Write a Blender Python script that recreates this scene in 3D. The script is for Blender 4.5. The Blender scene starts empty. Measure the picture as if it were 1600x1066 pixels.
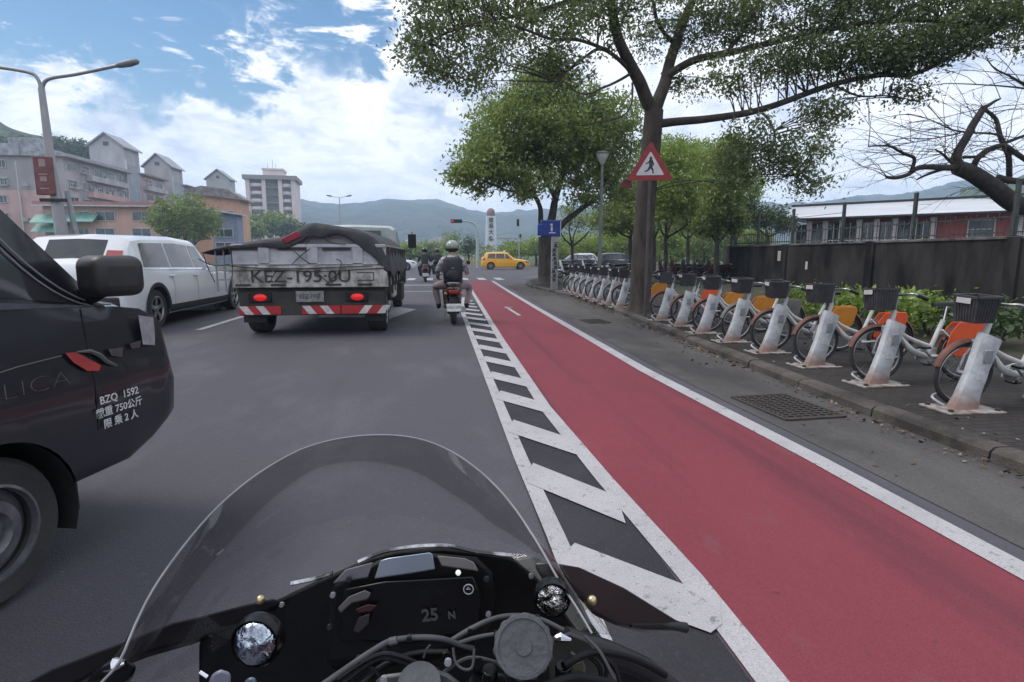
import bpy, bmesh, math, random
import numpy as np
from mathutils import Vector, Matrix, Quaternion

# ---------------------------------------------------------------- camera, sky, sun, exposure
SC = bpy.context.scene
COL = SC.collection
R = math.radians
F, EYE, PITCH, YAW = 900.0, 1.25, R(8.4), R(7.0)
cam_d = bpy.data.cameras.new("camera"); cam = bpy.data.objects.new("camera", cam_d); COL.objects.link(cam)
cam_d.sensor_width = 36; cam_d.lens = 36 * F / 1600; cam_d.clip_end = 6000; cam_d.clip_start = 0.05
cam.location = (0, 0, EYE); cam.rotation_euler = (R(90) - PITCH, 0, -YAW)
SC.camera = cam
SC.view_settings.view_transform = 'Standard'; SC.view_settings.look = 'None'
SC.view_settings.exposure = 0.2; SC.view_settings.gamma = 1
SC.cycles.max_bounces = 6; SC.cycles.transparent_max_bounces = 12
SC.cycles.volume_bounces = 2; SC.cycles.use_denoising = True
SC.cycles.sample_clamp_indirect = 4

_f = Vector((math.sin(YAW) * math.cos(PITCH), math.cos(YAW) * math.cos(PITCH), -math.sin(PITCH)))
_r = Vector((math.cos(YAW), -math.sin(YAW), 0)); _u = _r.cross(_f)
EYEV = Vector((0, 0, EYE))
def ray(px, py): return _f + _r * ((px - 800) / F) - _u * ((py - 533) / F)     # measured photo point -> direction
def G(px, py, z=0):
    d = ray(px, py); t = (z - EYE) / d.z; return EYEV + d * t
def atY(px, py, Y):
    d = ray(px, py); return EYEV + d * (Y / d.y)
def atX(px, py, X):
    d = ray(px, py); return EYEV + d * (X / d.x)
def atD(px, py, D): return EYEV + ray(px, py) * D
def pxm(D): return D / F                                                          # metres per photo pixel at depth D

SUN_EL, SUN_AZ = R(58), R(-75)     # azimuth from +Y towards +X
world = bpy.data.worlds.new("World"); SC.world = world; world.use_nodes = True
def build_world():
    nt = world.node_tree; N = nt.nodes; L = nt.links; N.clear()
    out = N.new('ShaderNodeOutputWorld')
    sky = N.new('ShaderNodeTexSky'); sky.sky_type = 'NISHITA'; sky.sun_disc = False
    sky.sun_elevation = SUN_EL; sky.sun_rotation = SUN_AZ; sky.air_density = 1.2; sky.dust_density = 0.6; sky.ozone_density = 1.5
    bsky = N.new('ShaderNodeBackground'); bsky.inputs[1].default_value = 0.15
    hs = N.new('ShaderNodeHueSaturation'); hs.inputs['Saturation'].default_value = 1.35; hs.inputs['Value'].default_value = SKYV
    L.new(sky.outputs[0], hs.inputs['Color']); L.new(hs.outputs[0], bsky.inputs[0])
    tc = N.new('ShaderNodeTexCoord')
    def noise(scale, det, rough, sx=(1, 1, 1), w=0.0, src=None, dist=0.0):
        mp = N.new('ShaderNodeMapping'); mp.inputs['Scale'].default_value = sx; mp.inputs['Location'].default_value = (w, w * .7, w * .3)
        L.new(src or tc.outputs['Generated'], mp.inputs[0])
        n = N.new('ShaderNodeTexNoise'); n.inputs['Scale'].default_value = scale; n.inputs['Detail'].default_value = det
        n.inputs['Roughness'].default_value = rough; n.inputs['Distortion'].default_value = dist
        L.new(mp.outputs[0], n.inputs['Vector']); return n
    def mth(op, a, b=None, c=None, clamp=False):
        m = N.new('ShaderNodeMath'); m.operation = op; m.use_clamp = clamp
        for i, v in enumerate((a, b, c)):
            if v is None: continue
            if isinstance(v, (int, float)): m.inputs[i].default_value = v
            else: L.new(v, m.inputs[i])
        return m.outputs[0]
    def sstep(v, a, b, c0=0.0, c1=1.0):
        mr = N.new('ShaderNodeMapRange'); mr.interpolation_type = 'SMOOTHSTEP'
        for i, x in ((1, a), (2, b), (3, c0), (4, c1)): mr.inputs[i].default_value = x
        L.new(v, mr.inputs[0]); return mr.outputs[0]
    # warp directions with noise
    wn = noise(7, 6, .62, (1, 1, 1.3))
    vs = N.new('ShaderNodeVectorMath'); vs.operation = 'SUBTRACT'; L.new(wn.outputs['Color'], vs.inputs[0]); vs.inputs[1].default_value = (.5, .5, .5)
    vm = N.new('ShaderNodeVectorMath'); vm.operation = 'SCALE'; L.new(vs.outputs[0], vm.inputs[0]); vm.inputs['Scale'].default_value = 0.34
    va = N.new('ShaderNodeVectorMath'); va.operation = 'ADD'; L.new(tc.outputs['Generated'], va.inputs[0]); L.new(vm.outputs[0], va.inputs[1])
    blue = None
    for (px, py, r, amp) in [(60, -5, 95, .95), (170, 30, 95, 1), (270, 45, 115, 1.05), (340, 82, 92, 1.05), (388, 118, 62, .95), (560, 25, 80, .9), (-60, -10, 110, .9), (650, 205, 40, .35), (200, 245, 50, .25),
                             (150, -150, 170, .9), (420, -90, 150, .8), (655, 165, 38, .4), (-400, -100, 200, .8), (520, -300, 260, .7)]:
        d = ray(px, py).normalized()
        dist = N.new('ShaderNodeVectorMath'); dist.operation = 'DISTANCE'; L.new(va.outputs[0], dist.inputs[0]); dist.inputs[1].default_value = d
        m = mth('MULTIPLY', sstep(dist.outputs['Value'], r / 900 * 1.25, r / 900 * .35), amp)
        blue = m if blue is None else mth('MAXIMUM', blue, m)
    wisp = noise(9, 8, .66, (1, 1, 2.6), 3.1, dist=.6)
    wf = sstep(wisp.outputs['Fac'], .44, .70)
    blue2 = mth('SUBTRACT', blue, mth('MULTIPLY', wf, .95), clamp=True)
    cover = mth('SUBTRACT', 1.0, sstep(blue2, .08, .80), clamp=True)
    # cloud shading
    c1 = noise(4.2, 9, .60, (1, 1, 2.2), 1.7, dist=.6); c2 = noise(15, 7, .62, (1, 1, 2.4), 5.0, dist=.5)
    cs = mth('ADD', mth('MULTIPLY', c1.outputs['Fac'], .62), mth('MULTIPLY', c2.outputs['Fac'], .38))
    cr = N.new('ShaderNodeValToRGB'); e = cr.color_ramp.elements
    e[0].position = .39; e[0].color = (.46, .53, .70, 1); e[1].position = .59; e[1].color = (1.04, 1.04, 1.05, 1)
    e2 = e.new(.48); e2.color = (.76, .80, .91, 1)
    L.new(cs, cr.inputs[0])
    # paler blue band low over the hills
    sx = N.new('ShaderNodeSeparateXYZ'); L.new(tc.outputs['Generated'], sx.inputs[0])
    low = sstep(sx.outputs['Z'], .26, .06)
    mc = N.new('ShaderNodeMix'); mc.data_type = 'RGBA'; L.new(mth('MULTIPLY', low, .40), mc.inputs['Factor'])
    L.new(cr.outputs[0], mc.inputs['A']); mc.inputs['B'].default_value = (.66, .75, .92, 1)
    bcl = N.new('ShaderNodeBackground'); bcl.inputs[1].default_value = CLOUD; L.new(mc.outputs['Result'], bcl.inputs[0])
    mx = N.new('ShaderNodeMixShader'); L.new(cover, mx.inputs[0]); L.new(bsky.outputs[0], mx.inputs[1]); L.new(bcl.outputs[0], mx.inputs[2])
    L.new(mx.outputs[0], out.inputs[0])
SKYV, CLOUD = .66, 1.20
build_world()
sun_d = bpy.data.lights.new("sun", 'SUN'); sun = bpy.data.objects.new("sun", sun_d); COL.objects.link(sun)
sun_d.energy = 1.9; sun_d.angle = R(26); sun_d.color = (1, .96, .9)
_sd = Vector((math.sin(SUN_AZ) * math.cos(SUN_EL), math.cos(SUN_AZ) * math.cos(SUN_EL), math.sin(SUN_EL)))
sun.rotation_euler = _sd.to_track_quat('Z', 'Y').to_euler()
world_sky = [n for n in world.node_tree.nodes if n.type == 'TEX_SKY'][0]
world_sky.sun_rotation = SUN_AZ

# ---------------------------------------------------------------- materials
def M(name, c, rough=.6, metal=0.0, c2=None, scale=3.0, bump=0.0, bscale=None, spec=None, coat=0.0, detail=5, mix=(.35, .65), emit=None, estr=0.0, streak=None, alpha=None, obj=True):
    m = bpy.data.materials.new(name); m.use_nodes = True; nt = m.node_tree; N = nt.nodes; L = nt.links
    b = N['Principled BSDF']; b.inputs['Base Color'].default_value = (*c, 1); b.inputs['Roughness'].default_value = rough; b.inputs['Metallic'].default_value = metal
    if spec is not None: b.inputs['Specular IOR Level'].default_value = spec
    if coat: b.inputs['Coat Weight'].default_value = coat; b.inputs['Coat Roughness'].default_value = .06
    if emit: b.inputs['Emission Color'].default_value = (*emit, 1); b.inputs['Emission Strength'].default_value = estr
    tc = N.new('ShaderNodeTexCoord'); src = tc.outputs['Object']
    if streak:
        mp = N.new('ShaderNodeMapping'); mp.inputs['Scale'].default_value = streak; L.new(src, mp.inputs[0]); src = mp.outputs[0]
    if c2 is None: c2 = tuple(x * .78 for x in c)
    n = N.new('ShaderNodeTexNoise'); n.inputs['Scale'].default_value = scale; n.inputs['Detail'].default_value = detail; n.inputs['Roughness'].default_value = .6
    L.new(src, n.inputs['Vector'])
    r = N.new('ShaderNodeValToRGB'); r.color_ramp.elements[0].position = mix[0]; r.color_ramp.elements[1].position = mix[1]
    r.color_ramp.elements[0].color = (*c2, 1); r.color_ramp.elements[1].color = (*c, 1)
    L.new(n.outputs['Fac'], r.inputs[0]); L.new(r.outputs[0], b.inputs['Base Color'])
    if bump:
        n2 = N.new('ShaderNodeTexNoise'); n2.inputs['Scale'].default_value = bscale or scale * 6; n2.inputs['Detail'].default_value = 4
        L.new(tc.outputs['Object'], n2.inputs['Vector'])
        bp = N.new('ShaderNodeBump'); bp.inputs['Strength'].default_value = bump; bp.inputs['Distance'].default_value = .02
        L.new(n2.outputs['Fac'], bp.inputs['Height']); L.new(bp.outputs[0], b.inputs['Normal'])
    return m

def ground_mat(name, layers, rough=.85, bump=.35, bs=90):
    """layers: base colour, then (colour, scale, lo, hi, stretch, amount) blotches; fine aggregate grain on top"""
    m = bpy.data.materials.new(name); m.use_nodes = True; nt = m.node_tree; N = nt.nodes; L = nt.links
    b = N['Principled BSDF']; b.inputs['Roughness'].default_value = rough; b.inputs['Specular IOR Level'].default_value = .2
    tc = N.new('ShaderNodeTexCoord'); cur = None
    base = layers[0]
    for k, (c, sc, lo, hi, st, am) in enumerate(layers[1:]):
        mp = N.new('ShaderNodeMapping'); mp.inputs['Scale'].default_value = st; mp.inputs['Location'].default_value = (k * 3.3, k * 1.7, 0); L.new(tc.outputs['Object'], mp.inputs[0])
        n = N.new('ShaderNodeTexNoise'); n.inputs['Scale'].default_value = sc; n.inputs['Detail'].default_value = 7; n.inputs['Roughness'].default_value = .65; L.new(mp.outputs[0], n.inputs['Vector'])
        mr = N.new('ShaderNodeMapRange'); mr.inputs[1].default_value = lo; mr.inputs[2].default_value = hi; mr.inputs[4].default_value = am; L.new(n.outputs['Fac'], mr.inputs[0])
        mx = N.new('ShaderNodeMix'); mx.data_type = 'RGBA'; L.new(mr.outputs[0], mx.inputs['Factor'])
        if cur is None: mx.inputs['A'].default_value = (*base, 1)
        else: L.new(cur, mx.inputs['A'])
        mx.inputs['B'].default_value = (*c, 1); cur = mx.outputs['Result']
    g = N.new('ShaderNodeTexVoronoi'); g.inputs['Scale'].default_value = bs; L.new(tc.outputs['Object'], g.inputs['Vector'])
    mr = N.new('ShaderNodeMapRange'); mr.inputs[1].default_value = 0; mr.inputs[2].default_value = .9; mr.inputs[3].default_value = .55; mr.inputs[4].default_value = 1.45
    n3 = N.new('ShaderNodeTexNoise'); n3.inputs['Scale'].default_value = bs * 1.5; n3.inputs['Detail'].default_value = 2; L.new(tc.outputs['Object'], n3.inputs['Vector'])
    L.new(n3.outputs['Fac'], mr.inputs[0])
    hv = N.new('ShaderNodeMix'); hv.data_type = 'RGBA'; hv.blend_type = 'MULTIPLY'; hv.inputs['Factor'].default_value = 1
    L.new(cur, hv.inputs['A']); L.new(mr.outputs[0], hv.inputs['B']); L.new(hv.outputs['Result'], b.inputs['Base Color'])
    bp = N.new('ShaderNodeBump'); bp.inputs['Strength'].default_value = bump; bp.inputs['Distance'].default_value = .006
    L.new(g.outputs['Distance'], bp.inputs['Height']); L.new(bp.outputs[0], b.inputs['Normal'])
    return m

def leaf_mat(name, cols, trans=.35):
    m = bpy.data.materials.new(name); m.use_nodes = True; nt = m.node_tree; N = nt.nodes; L = nt.links; N.clear()
    out = N.new('ShaderNodeOutputMaterial'); g = N.new('ShaderNodeNewGeometry'); tc = N.new('ShaderNodeTexCoord')
    n = N.new('ShaderNodeTexNoise'); n.inputs['Scale'].default_value = .55; n.inputs['Detail'].default_value = 3; L.new(tc.outputs['Object'], n.inputs['Vector'])
    a = N.new('ShaderNodeMath'); a.operation = 'MULTIPLY_ADD'; a.inputs[1].default_value = .45; L.new(g.outputs['Random Per Island'], a.inputs[0])
    s = N.new('ShaderNodeMapRange'); s.inputs[1].default_value = .35; s.inputs[2].default_value = .65; s.inputs[4].default_value = .55; L.new(n.outputs['Fac'], s.inputs[0]); L.new(s.outputs[0], a.inputs[2])
    r = N.new('ShaderNodeValToRGB'); el = r.color_ramp.elements
    el[0].color = (*cols[0], 1); el[1].color = (*cols[-1], 1)
    for i, c in enumerate(cols[1:-1]): e = el.new((i + 1) / (len(cols) - 1)); e.color = (*c, 1)
    L.new(a.outputs[0], r.inputs[0])
    d = N.new('ShaderNodeBsdfDiffuse'); t = N.new('ShaderNodeBsdfTranslucent'); gl = N.new('ShaderNodeBsdfGlossy'); gl.inputs['Roughness'].default_value = .45
    gl.inputs['Color'].default_value = (.5, .55, .5, 1)
    L.new(r.outputs[0], d.inputs[0]); L.new(r.outputs[0], t.inputs[0])
    mx = N.new('ShaderNodeMixShader'); mx.inputs[0].default_value = trans; L.new(d.outputs[0], mx.inputs[1]); L.new(t.outputs[0], mx.inputs[2])
    m2 = N.new('ShaderNodeMixShader'); m2.inputs[0].default_value = .11; L.new(mx.outputs[0], m2.inputs[1]); L.new(gl.outputs[0], m2.inputs[2])
    L.new(m2.outputs[0], out.inputs[0]); return m

def glass_mat(name, tint, gloss=.08, rough=.02):
    m = bpy.data.materials.new(name); m.use_nodes = True; nt = m.node_tree; N = nt.nodes; L = nt.links; N.clear()
    out = N.new('ShaderNodeOutputMaterial'); t = N.new('ShaderNodeBsdfTransparent'); t.inputs[0].default_value = (*tint, 1)
    g = N.new('ShaderNodeBsdfGlossy'); g.inputs['Roughness'].default_value = rough
    fr = N.new('ShaderNodeFresnel'); fr.inputs[0].default_value = 1.45
    ad = N.new('ShaderNodeMath'); ad.operation = 'MULTIPLY_ADD'; ad.inputs[1].default_value = gloss / .04; ad.inputs[2].default_value = 0; ad.use_clamp = True
    L.new(fr.outputs[0], ad.inputs[0])
    mx = N.new('ShaderNodeMixShader'); L.new(ad.outputs[0], mx.inputs[0]); L.new(t.outputs[0], mx.inputs[1]); L.new(g.outputs[0], mx.inputs[2]); L.new(mx.outputs[0], out.inputs[0])
    return m

# ---------------------------------------------------------------- mesh helpers
class MB:
    def __init__(s): s.v = []; s.f = []; s.m = []
    def add(s, vs, fs, m=0):
        k = len(s.v); s.v += [tuple(v) for v in vs]; s.f += [tuple(i + k for i in f) for f in fs]; s.m += [m] * len(fs); return s
    def box(s, c, d, rot=None, m=0, taper=1.0):
        x, y, z = d[0] / 2, d[1] / 2, d[2] / 2; c = Vector(c)
        vs = []
        for k, q in ((-1, 1.0), (1, taper)):
            for a, b in ((-1, -1), (1, -1), (1, 1), (-1, 1)):
                p = Vector((a * x * q, b * y * q, k * z))
                if rot is not None: p = rot @ p
                vs.append(c + p)
        return s.add(vs, [(3, 2, 1, 0), (4, 5, 6, 7), (0, 1, 5, 4), (1, 2, 6, 5), (2, 3, 7, 6), (3, 0, 4, 7)], m)
    def bar(s, p0, p1, w, h, m=0, up=(0, 0, 1)):
        p0, p1 = Vector(p0), Vector(p1); d = (p1 - p0); L = d.length; d.normalize(); up = Vector(up)
        if abs(d.dot(up)) > .98: up = Vector((1, 0, 0))
        a = d.cross(up).normalized() * w / 2; b = a.cross(d).normalized() * h / 2
        vs = [p + i * a + j * b for p in (p0, p1) for i, j in ((-1, -1), (1, -1), (1, 1), (-1, 1))]
        return s.add(vs, [(0, 1, 2, 3), (7, 6, 5, 4), (4, 5, 1, 0), (5, 6, 2, 1), (6, 7, 3, 2), (7, 4, 0, 3)], m)
    def prism(s, poly, off, m=0):
        """poly: list of 3D points (planar); off: extrusion vector"""
        n = len(poly); off = Vector(off); P = [Vector(p) for p in poly]
        return s.add(P + [p + off for p in P], [tuple(range(n))[::-1], tuple(range(n, 2 * n))] + [(i, (i + 1) % n, n + (i + 1) % n, n + i) for i in range(n)], m)
    def tube(s, pts, r, n=8, m=0, caps=True, closed=False):
        P = [Vector(p) for p in pts]; K = len(P)
        rr = [r] * K if isinstance(r, (int, float)) else list(r)
        prev = None; vs = []
        for i, p in enumerate(P):
            if closed: t = (P[(i + 1) % K] - P[i - 1])
            else: t = (P[min(i + 1, K - 1)] - P[max(i - 1, 0)])
            if t.length < 1e-9: t = Vector((0, 0, 1))
            t.normalize()
            if prev is None:
                a = t.cross(Vector((0, 0, 1)));
                if a.length < .05: a = t.cross(Vector((1, 0, 0)))
            else: a = prev - t * prev.dot(t)
            a.normalize(); prev = a; b = t.cross(a)
            for k in range(n):
                an = 2 * math.pi * k / n; vs.append(p + (a * math.cos(an) + b * math.sin(an)) * rr[i])
        fs = []
        for i in range(K - 1 + (1 if closed else 0)):
            j = (i + 1) % K
            for k in range(n): fs.append((i * n + k, i * n + (k + 1) % n, j * n + (k + 1) % n, j * n + k))
        if caps and not closed: fs += [tuple(range(n))[::-1], tuple(range((K - 1) * n, K * n))]
        return s.add(vs, fs, m)
    def cyl(s, p0, p1, r0, r1=None, n=16, m=0): return s.tube([p0, p1], [r0, r0 if r1 is None else r1], n, m)
    def lathe(s, prof, c=(0, 0, 0), axis='z', n=20, m=0, a0=0, a1=2 * math.pi):
        """prof: (radius, height) list"""
        c = Vector(c); vs = []; full = abs(a1 - a0 - 2 * math.pi) < 1e-6; nn = n if full else n + 1
        for r, h in prof:
            for k in range(nn):
                an = a0 + (a1 - a0) * k / n; x, y = r * math.cos(an), r * math.sin(an)
                p = {'z': (x, y, h), 'x': (h, x, y), 'y': (x, h, y)}[axis]; vs.append(c + Vector(p))
        fs = []
        for i in range(len(prof) - 1):
            for k in range(n): j = (k + 1) % nn; fs.append((i * nn + k, i * nn + j, (i + 1) * nn + j, (i + 1) * nn + k))
        return s.add(vs, fs, m)
    def ball(s, c, r, n=12, m=0, rot=None):
        if isinstance(r, (int, float)): r = (r, r, r)
        c = Vector(c); K = n // 2; vs = []; fs = []
        for i in range(K + 1):
            th = math.pi * i / K
            for k in range(n):
                ph = 2 * math.pi * k / n; p = Vector((r[0] * math.sin(th) * math.cos(ph), r[1] * math.sin(th) * math.sin(ph), r[2] * math.cos(th)))
                if rot is not None: p = rot @ p
                vs.append(c + p)
        for i in range(K):
            for k in range(n): fs.append((i * n + k, (i + 1) * n + k, (i + 1) * n + (k + 1) % n, i * n + (k + 1) % n))
        return s.add(vs, fs, m)
    def build(s, name, mats, parent=None, smooth=35, bevel=0.0, seg=2, recalc=False):
        me = bpy.data.meshes.new(name); me.from_pydata(s.v, [], s.f)
        if not isinstance(mats, (list, tuple)): mats = [mats]
        for mt in mats: me.materials.append(mt)
        me.polygons.foreach_set('material_index', s.m)
        if recalc:
            bm = bmesh.new(); bm.from_mesh(me); bmesh.ops.recalc_face_normals(bm, faces=bm.faces); bm.to_mesh(me); bm.free()
        if smooth:
            me.polygons.foreach_set('use_smooth', [True] * len(me.polygons)); me.set_sharp_from_angle(angle=R(smooth))
        me.update()
        o = bpy.data.objects.new(name, me); COL.objects.link(o)
        if parent: o.parent = parent
        if bevel:
            b = o.modifiers.new('bevel', 'BEVEL'); b.width = bevel; b.segments = seg; b.limit_method = 'ANGLE'; b.angle_limit = R(40)
        return o
def tag(o, label=None, cat=None, group=None, kind=None):
    for k, v in (('label', label), ('category', cat), ('group', group), ('kind', kind)):
        if v: o[k] = v
    return o
def empty(name, loc=(0, 0, 0), rz=0.0, label=None, cat=None, group=None):
    o = bpy.data.objects.new(name, None); COL.objects.link(o); o.location = loc; o.rotation_euler = (0, 0, rz); o.empty_display_size = .2
    return tag(o, label, cat, group)
def kids(o): return [c for c in COL.objects if c.parent == o]
TREEC = {}
def copy_tree(o, parent=None, k=0):
    if o.name not in TREEC: TREEC[o.name] = [c.name for c in bpy.data.objects if c.parent == o]
    c = o.copy(); COL.objects.link(c)
    if parent: c.parent = parent
    for ch in TREEC[o.name]: copy_tree(bpy.data.objects[ch], c)
    return c
def text(name, body, size, mat, parent, loc, rot, extr=.002, align='CENTER', sx=1.0, shear=0.0, bold=0.0):
    cu = bpy.data.curves.new(name, 'FONT'); cu.body = body; cu.size = size; cu.extrude = extr; cu.align_x = align; cu.align_y = 'CENTER'; cu.shear = shear; cu.offset = bold
    cu.resolution_u = 3
    t = bpy.data.objects.new(name + '_src', cu); COL.objects.link(t)
    bpy.context.view_layer.update()
    me = bpy.data.meshes.new_from_object(t.evaluated_get(bpy.context.evaluated_depsgraph_get()))
    bpy.data.objects.remove(t); bpy.data.curves.remove(cu)
    me.materials.clear(); me.materials.append(mat)
    o = bpy.data.objects.new(name, me); COL.objects.link(o); o.parent = parent; o.location = loc
    o.rotation_euler = rot; o.scale = (sx, 1, 1); return o
def flat(name, poly, z, mat, **k):
    mb = MB(); mb.add([(x, y, z) for x, y in poly], [tuple(range(len(poly)))]); return tag(mb.build(name, mat, smooth=0), **k)
def lin(*c): return tuple(((x / 255 + .055) / 1.055) ** 2.4 if x > 10 else x / 255 / 12.92 for x in c)
def catmull(pts, k=6):
    P = [Vector(p) for p in pts]; out = []
    for i in range(len(P) - 1):
        a, b, c, d = P[max(i - 1, 0)], P[i], P[i + 1], P[min(i + 2, len(P) - 1)]
        for j in range(k):
            t = j / k; out.append(.5 * ((2 * b) + (c - a) * t + (2 * a - 5 * b + 4 * c - d) * t * t + (3 * b - a - 3 * c + d) * t ** 3))
    out.append(P[-1]); return out

# shared materials
dark_asphalt = ground_mat('dark_asphalt', [(.040, .038, .045), ((.028, .027, .031), 1.5, .42, .6, (1, 1, 1), .8), ((.08, .078, .085), 26, .60, .72, (1, 1, 1), .4)], .85, .5, 110)
asphalt = ground_mat('asphalt', [(.077, .073, .086), ((.066, .063, .074), .35, .42, .66, (1, .25, 1), .8), ((.125, .120, .135), 1.3, .52, .75, (1, .4, 1), .6), ((.048, .046, .053), .9, .56, .74, (1.4, .12, 1), .55), ((.15, .145, .155), 22, .58, .72, (1, 1, 1), .35), ((.035, .034, .038), 17, .60, .74, (1, 1, 1), .4)], .78, .5, 110)
red_paint = ground_mat('red_lane_paint', [(.180, .037, .050), ((.145, .031, .042), .5, .4, .65, (1, .3, 1), .8), ((.25, .056, .072), 1.7, .55, .8, (1, .6, 1), .45), ((.11, .028, .038), .8, .58, .74, (2, .25, 1), .75), ((.16, .060, .066), 6, .58, .72, (1, .6, 1), .6), ((.06, .035, .04), 34, .64, .69, (1, 1, 1), .7), ((.09, .026, .034), 1.1, .54, .66, (3.5, .09, 1), .5)], .75, .3, 120)
white_paint = ground_mat('white_road_paint', [(.37, .355, .37), ((.30, .29, .30), 2.2, .42, .68, (1, 1, 1), .9), ((.13, .13, .14), 11, .60, .66, (1, 1, 1), .75), ((.10, .10, .11), 40, .62, .67, (1, 1, 1), .7)], .7, .3, 120)
concrete = ground_mat('gutter_concrete', [(.088, .082, .080), ((.045, .042, .043), .8, .40, .62, (1, .3, 1), .9), ((.12, .112, .105), 2.5, .55, .75, (1, .6, 1), .6)], .9, .5, 80)
kerbstone = ground_mat('kerb_stone', [(.105, .090, .082), ((.035, .031, .029), 1.6, .42, .62, (1, 1, 1), .9), ((.075, .085, .05), 2.4, .56, .7, (1, 1, 1), .8)], .9, .5, 60)
def paving():
    m = ground_mat('sidewalk_paving', [(.045, .040, .038), ((.024, .022, .021), .7, .40, .62, (1, 1, 1), .9), ((.032, .040, .022), 1.1, .58, .72, (1, 1, 1), .8)], .9, .4, 60)
    nt = m.node_tree; N = nt.nodes; L = nt.links; b = N['Principled BSDF']; old = b.inputs['Base Color'].links[0].from_socket
    tc = N.new('ShaderNodeTexCoord'); br = N.new('ShaderNodeTexBrick'); br.inputs['Scale'].default_value = 3.3; br.inputs['Mortar Size'].default_value = .018
    br.inputs['Color1'].default_value = (1, 1, 1, 1); br.inputs['Color2'].default_value = (.78, .78, .78, 1); br.inputs['Mortar'].default_value = (.4, .4, .38, 1)
    L.new(tc.outputs['Object'], br.inputs['Vector'])
    mx = N.new('ShaderNodeMix'); mx.data_type = 'RGBA'; mx.blend_type = 'MULTIPLY'; mx.inputs['Factor'].default_value = 1; L.new(old, mx.inputs['A']); L.new(br.outputs['Color'], mx.inputs['B']); L.new(mx.outputs['Result'], b.inputs['Base Color'])
    return m
pave = paving()
soil = ground_mat('planting_soil', [(.05, .042, .032), ((.035, .05, .02), 1.2, .45, .6, (1, 1, 1), .9)], .95, .8, 40)
bark = M('tree_bark', (.075, .060, .050), .95, c2=(.030, .025, .022), scale=6, bump=.9, bscale=22, streak=(1, 1, .3))
bark_grey = M('grey_bark', (.10, .088, .078), .95, c2=(.045, .038, .034), scale=7, bump=.9, bscale=25, streak=(1, 1, .3))
leaf_main = leaf_mat('camphor_leaves', [(.046, .064, .022), (.095, .130, .036), (.16, .205, .055), (.27, .31, .12)], .5)
leaf_mid = leaf_mat('street_tree_leaves', [(.055, .085, .020), (.130, .185, .034), (.23, .30, .052), (.36, .42, .12)], .5)
leaf_bright = leaf_mat('park_tree_leaves', [(.07, .12, .018), (.17, .25, .032), (.28, .37, .05), (.40, .48, .09)], .5)
leaf_dark = leaf_mat('dark_shrub_leaves', [(.020, .036, .012), (.045, .080, .020), (.09, .135, .03)], .4)
tyre_m = M('tyre_rubber', (.022, .021, .023), .75, c2=(.035, .033, .033), scale=8, bump=.15)
chrome = M('chrome', (.75, .75, .78), .12, 1.0, c2=(.6, .6, .62), scale=12)
silver = M('silver_alloy', (.42, .42, .44), .32, .9, scale=9)
black_pl = M('black_plastic', (.008, .008, .009), .42, spec=.3, c2=(.018, .018, .02), scale=30, bump=.05)
black_mat = M('matt_black_plastic', (.020, .020, .022), .65, c2=(.012, .012, .013), scale=20, bump=.1)
glass_dark = M('tinted_window_glass', (.016, .018, .022), .06, 0, c2=(.022, .024, .03), scale=2, spec=.8)
glass_grey = M('reflective_window_glass', (.10, .11, .13), .08, 0, c2=(.07, .075, .09), scale=2, spec=.9)
white_car = M('white_car_paint', (.72, .73, .75), .3, coat=.7, c2=(.66, .67, .69), scale=1.5)
yellow_car = M('taxi_yellow_paint', (.86, .42, .015), .3, coat=.7, c2=(.80, .38, .012), scale=1.5)
silver_car = M('silver_car_paint', (.30, .31, .33), .35, .4, coat=.5, scale=2)
dark_car = M('dark_car_paint', (.03, .035, .045), .3, coat=.6, scale=2)
red_lamp = M('red_lamp_lens', (.45, .012, .012), .25, emit=(1, .02, .02), estr=.35)
red_lens = M('red_reflector', (.30, .012, .012), .3)
red_bar = M('red_reflective_band', (.42, .015, .02), .5, c2=(.28, .02, .02), scale=6)
white_bar = M('white_reflective_band', (.62, .60, .58), .5, c2=(.42, .40, .38), scale=8)
black_txt = M('black_lettering', (.025, .024, .026), .7, c2=(.06, .06, .06), scale=25)
white_txt = M('white_lettering', (.62, .62, .62), .6, c2=(.45, .45, .45), scale=25)
plate_white = M('white_number_plate', (.62, .63, .62), .5, c2=(.45, .46, .45), scale=14)
galv = M('galvanised_steel', (.33, .34, .36), .5, .5, c2=(.24, .25, .26), scale=5, bump=.1)
# ---------------------------------------------------------------- ground, road, markings
from mathutils import noise as mnoise
SWZ = .08                      # pavement height
ground_far = ground_mat('far_ground', [(.055, .065, .035), ((.09, .10, .06), .05, .4, .6, (1, 1, 1), .8), ((.04, .05, .025), .3, .5, .7, (1, 1, 1), .7)], .95, .2, 3)
def disc(name, r, z, mat, n=64):
    return flat(name, [(r * math.cos(2 * math.pi * k / n), r * math.sin(2 * math.pi * k / n)) for k in range(n)], z, mat, kind='structure')
disc('ground', 4000, -.012, ground_far)
flat('road', [(-20, -40), (3.45, -40), (3.45, 5.5), (3.8, 9), (4.05, 13), (4.15, 17), (3.85, 22), (4.1, 26), (5.2, 31), (8, 35), (13, 37.5), (60, 40), (60, 60), (14, 61), (5.5, 64), (5, 130), (-20, 130)], 0.0, asphalt, kind='structure')
flat('crossing_road', [(-140, 38), (-20.02, 38), (-20.02, 61), (-140, 61)], 0.0, asphalt, kind='structure')
lane = [(.90, -8), (.90, 6), (.93, 9), (1.0, 14), (1.10, 20), (1.25, 25), (1.5, 29.5)]
laneR = [(2.30, -8), (2.28, 3), (2.20, 6), (2.22, 9), (2.28, 14), (2.36, 20), (2.46, 25), (2.55, 29)]
flat('bike_lane_surface', lane + laneR[::-1], .004, red_paint, kind='structure')
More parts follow.
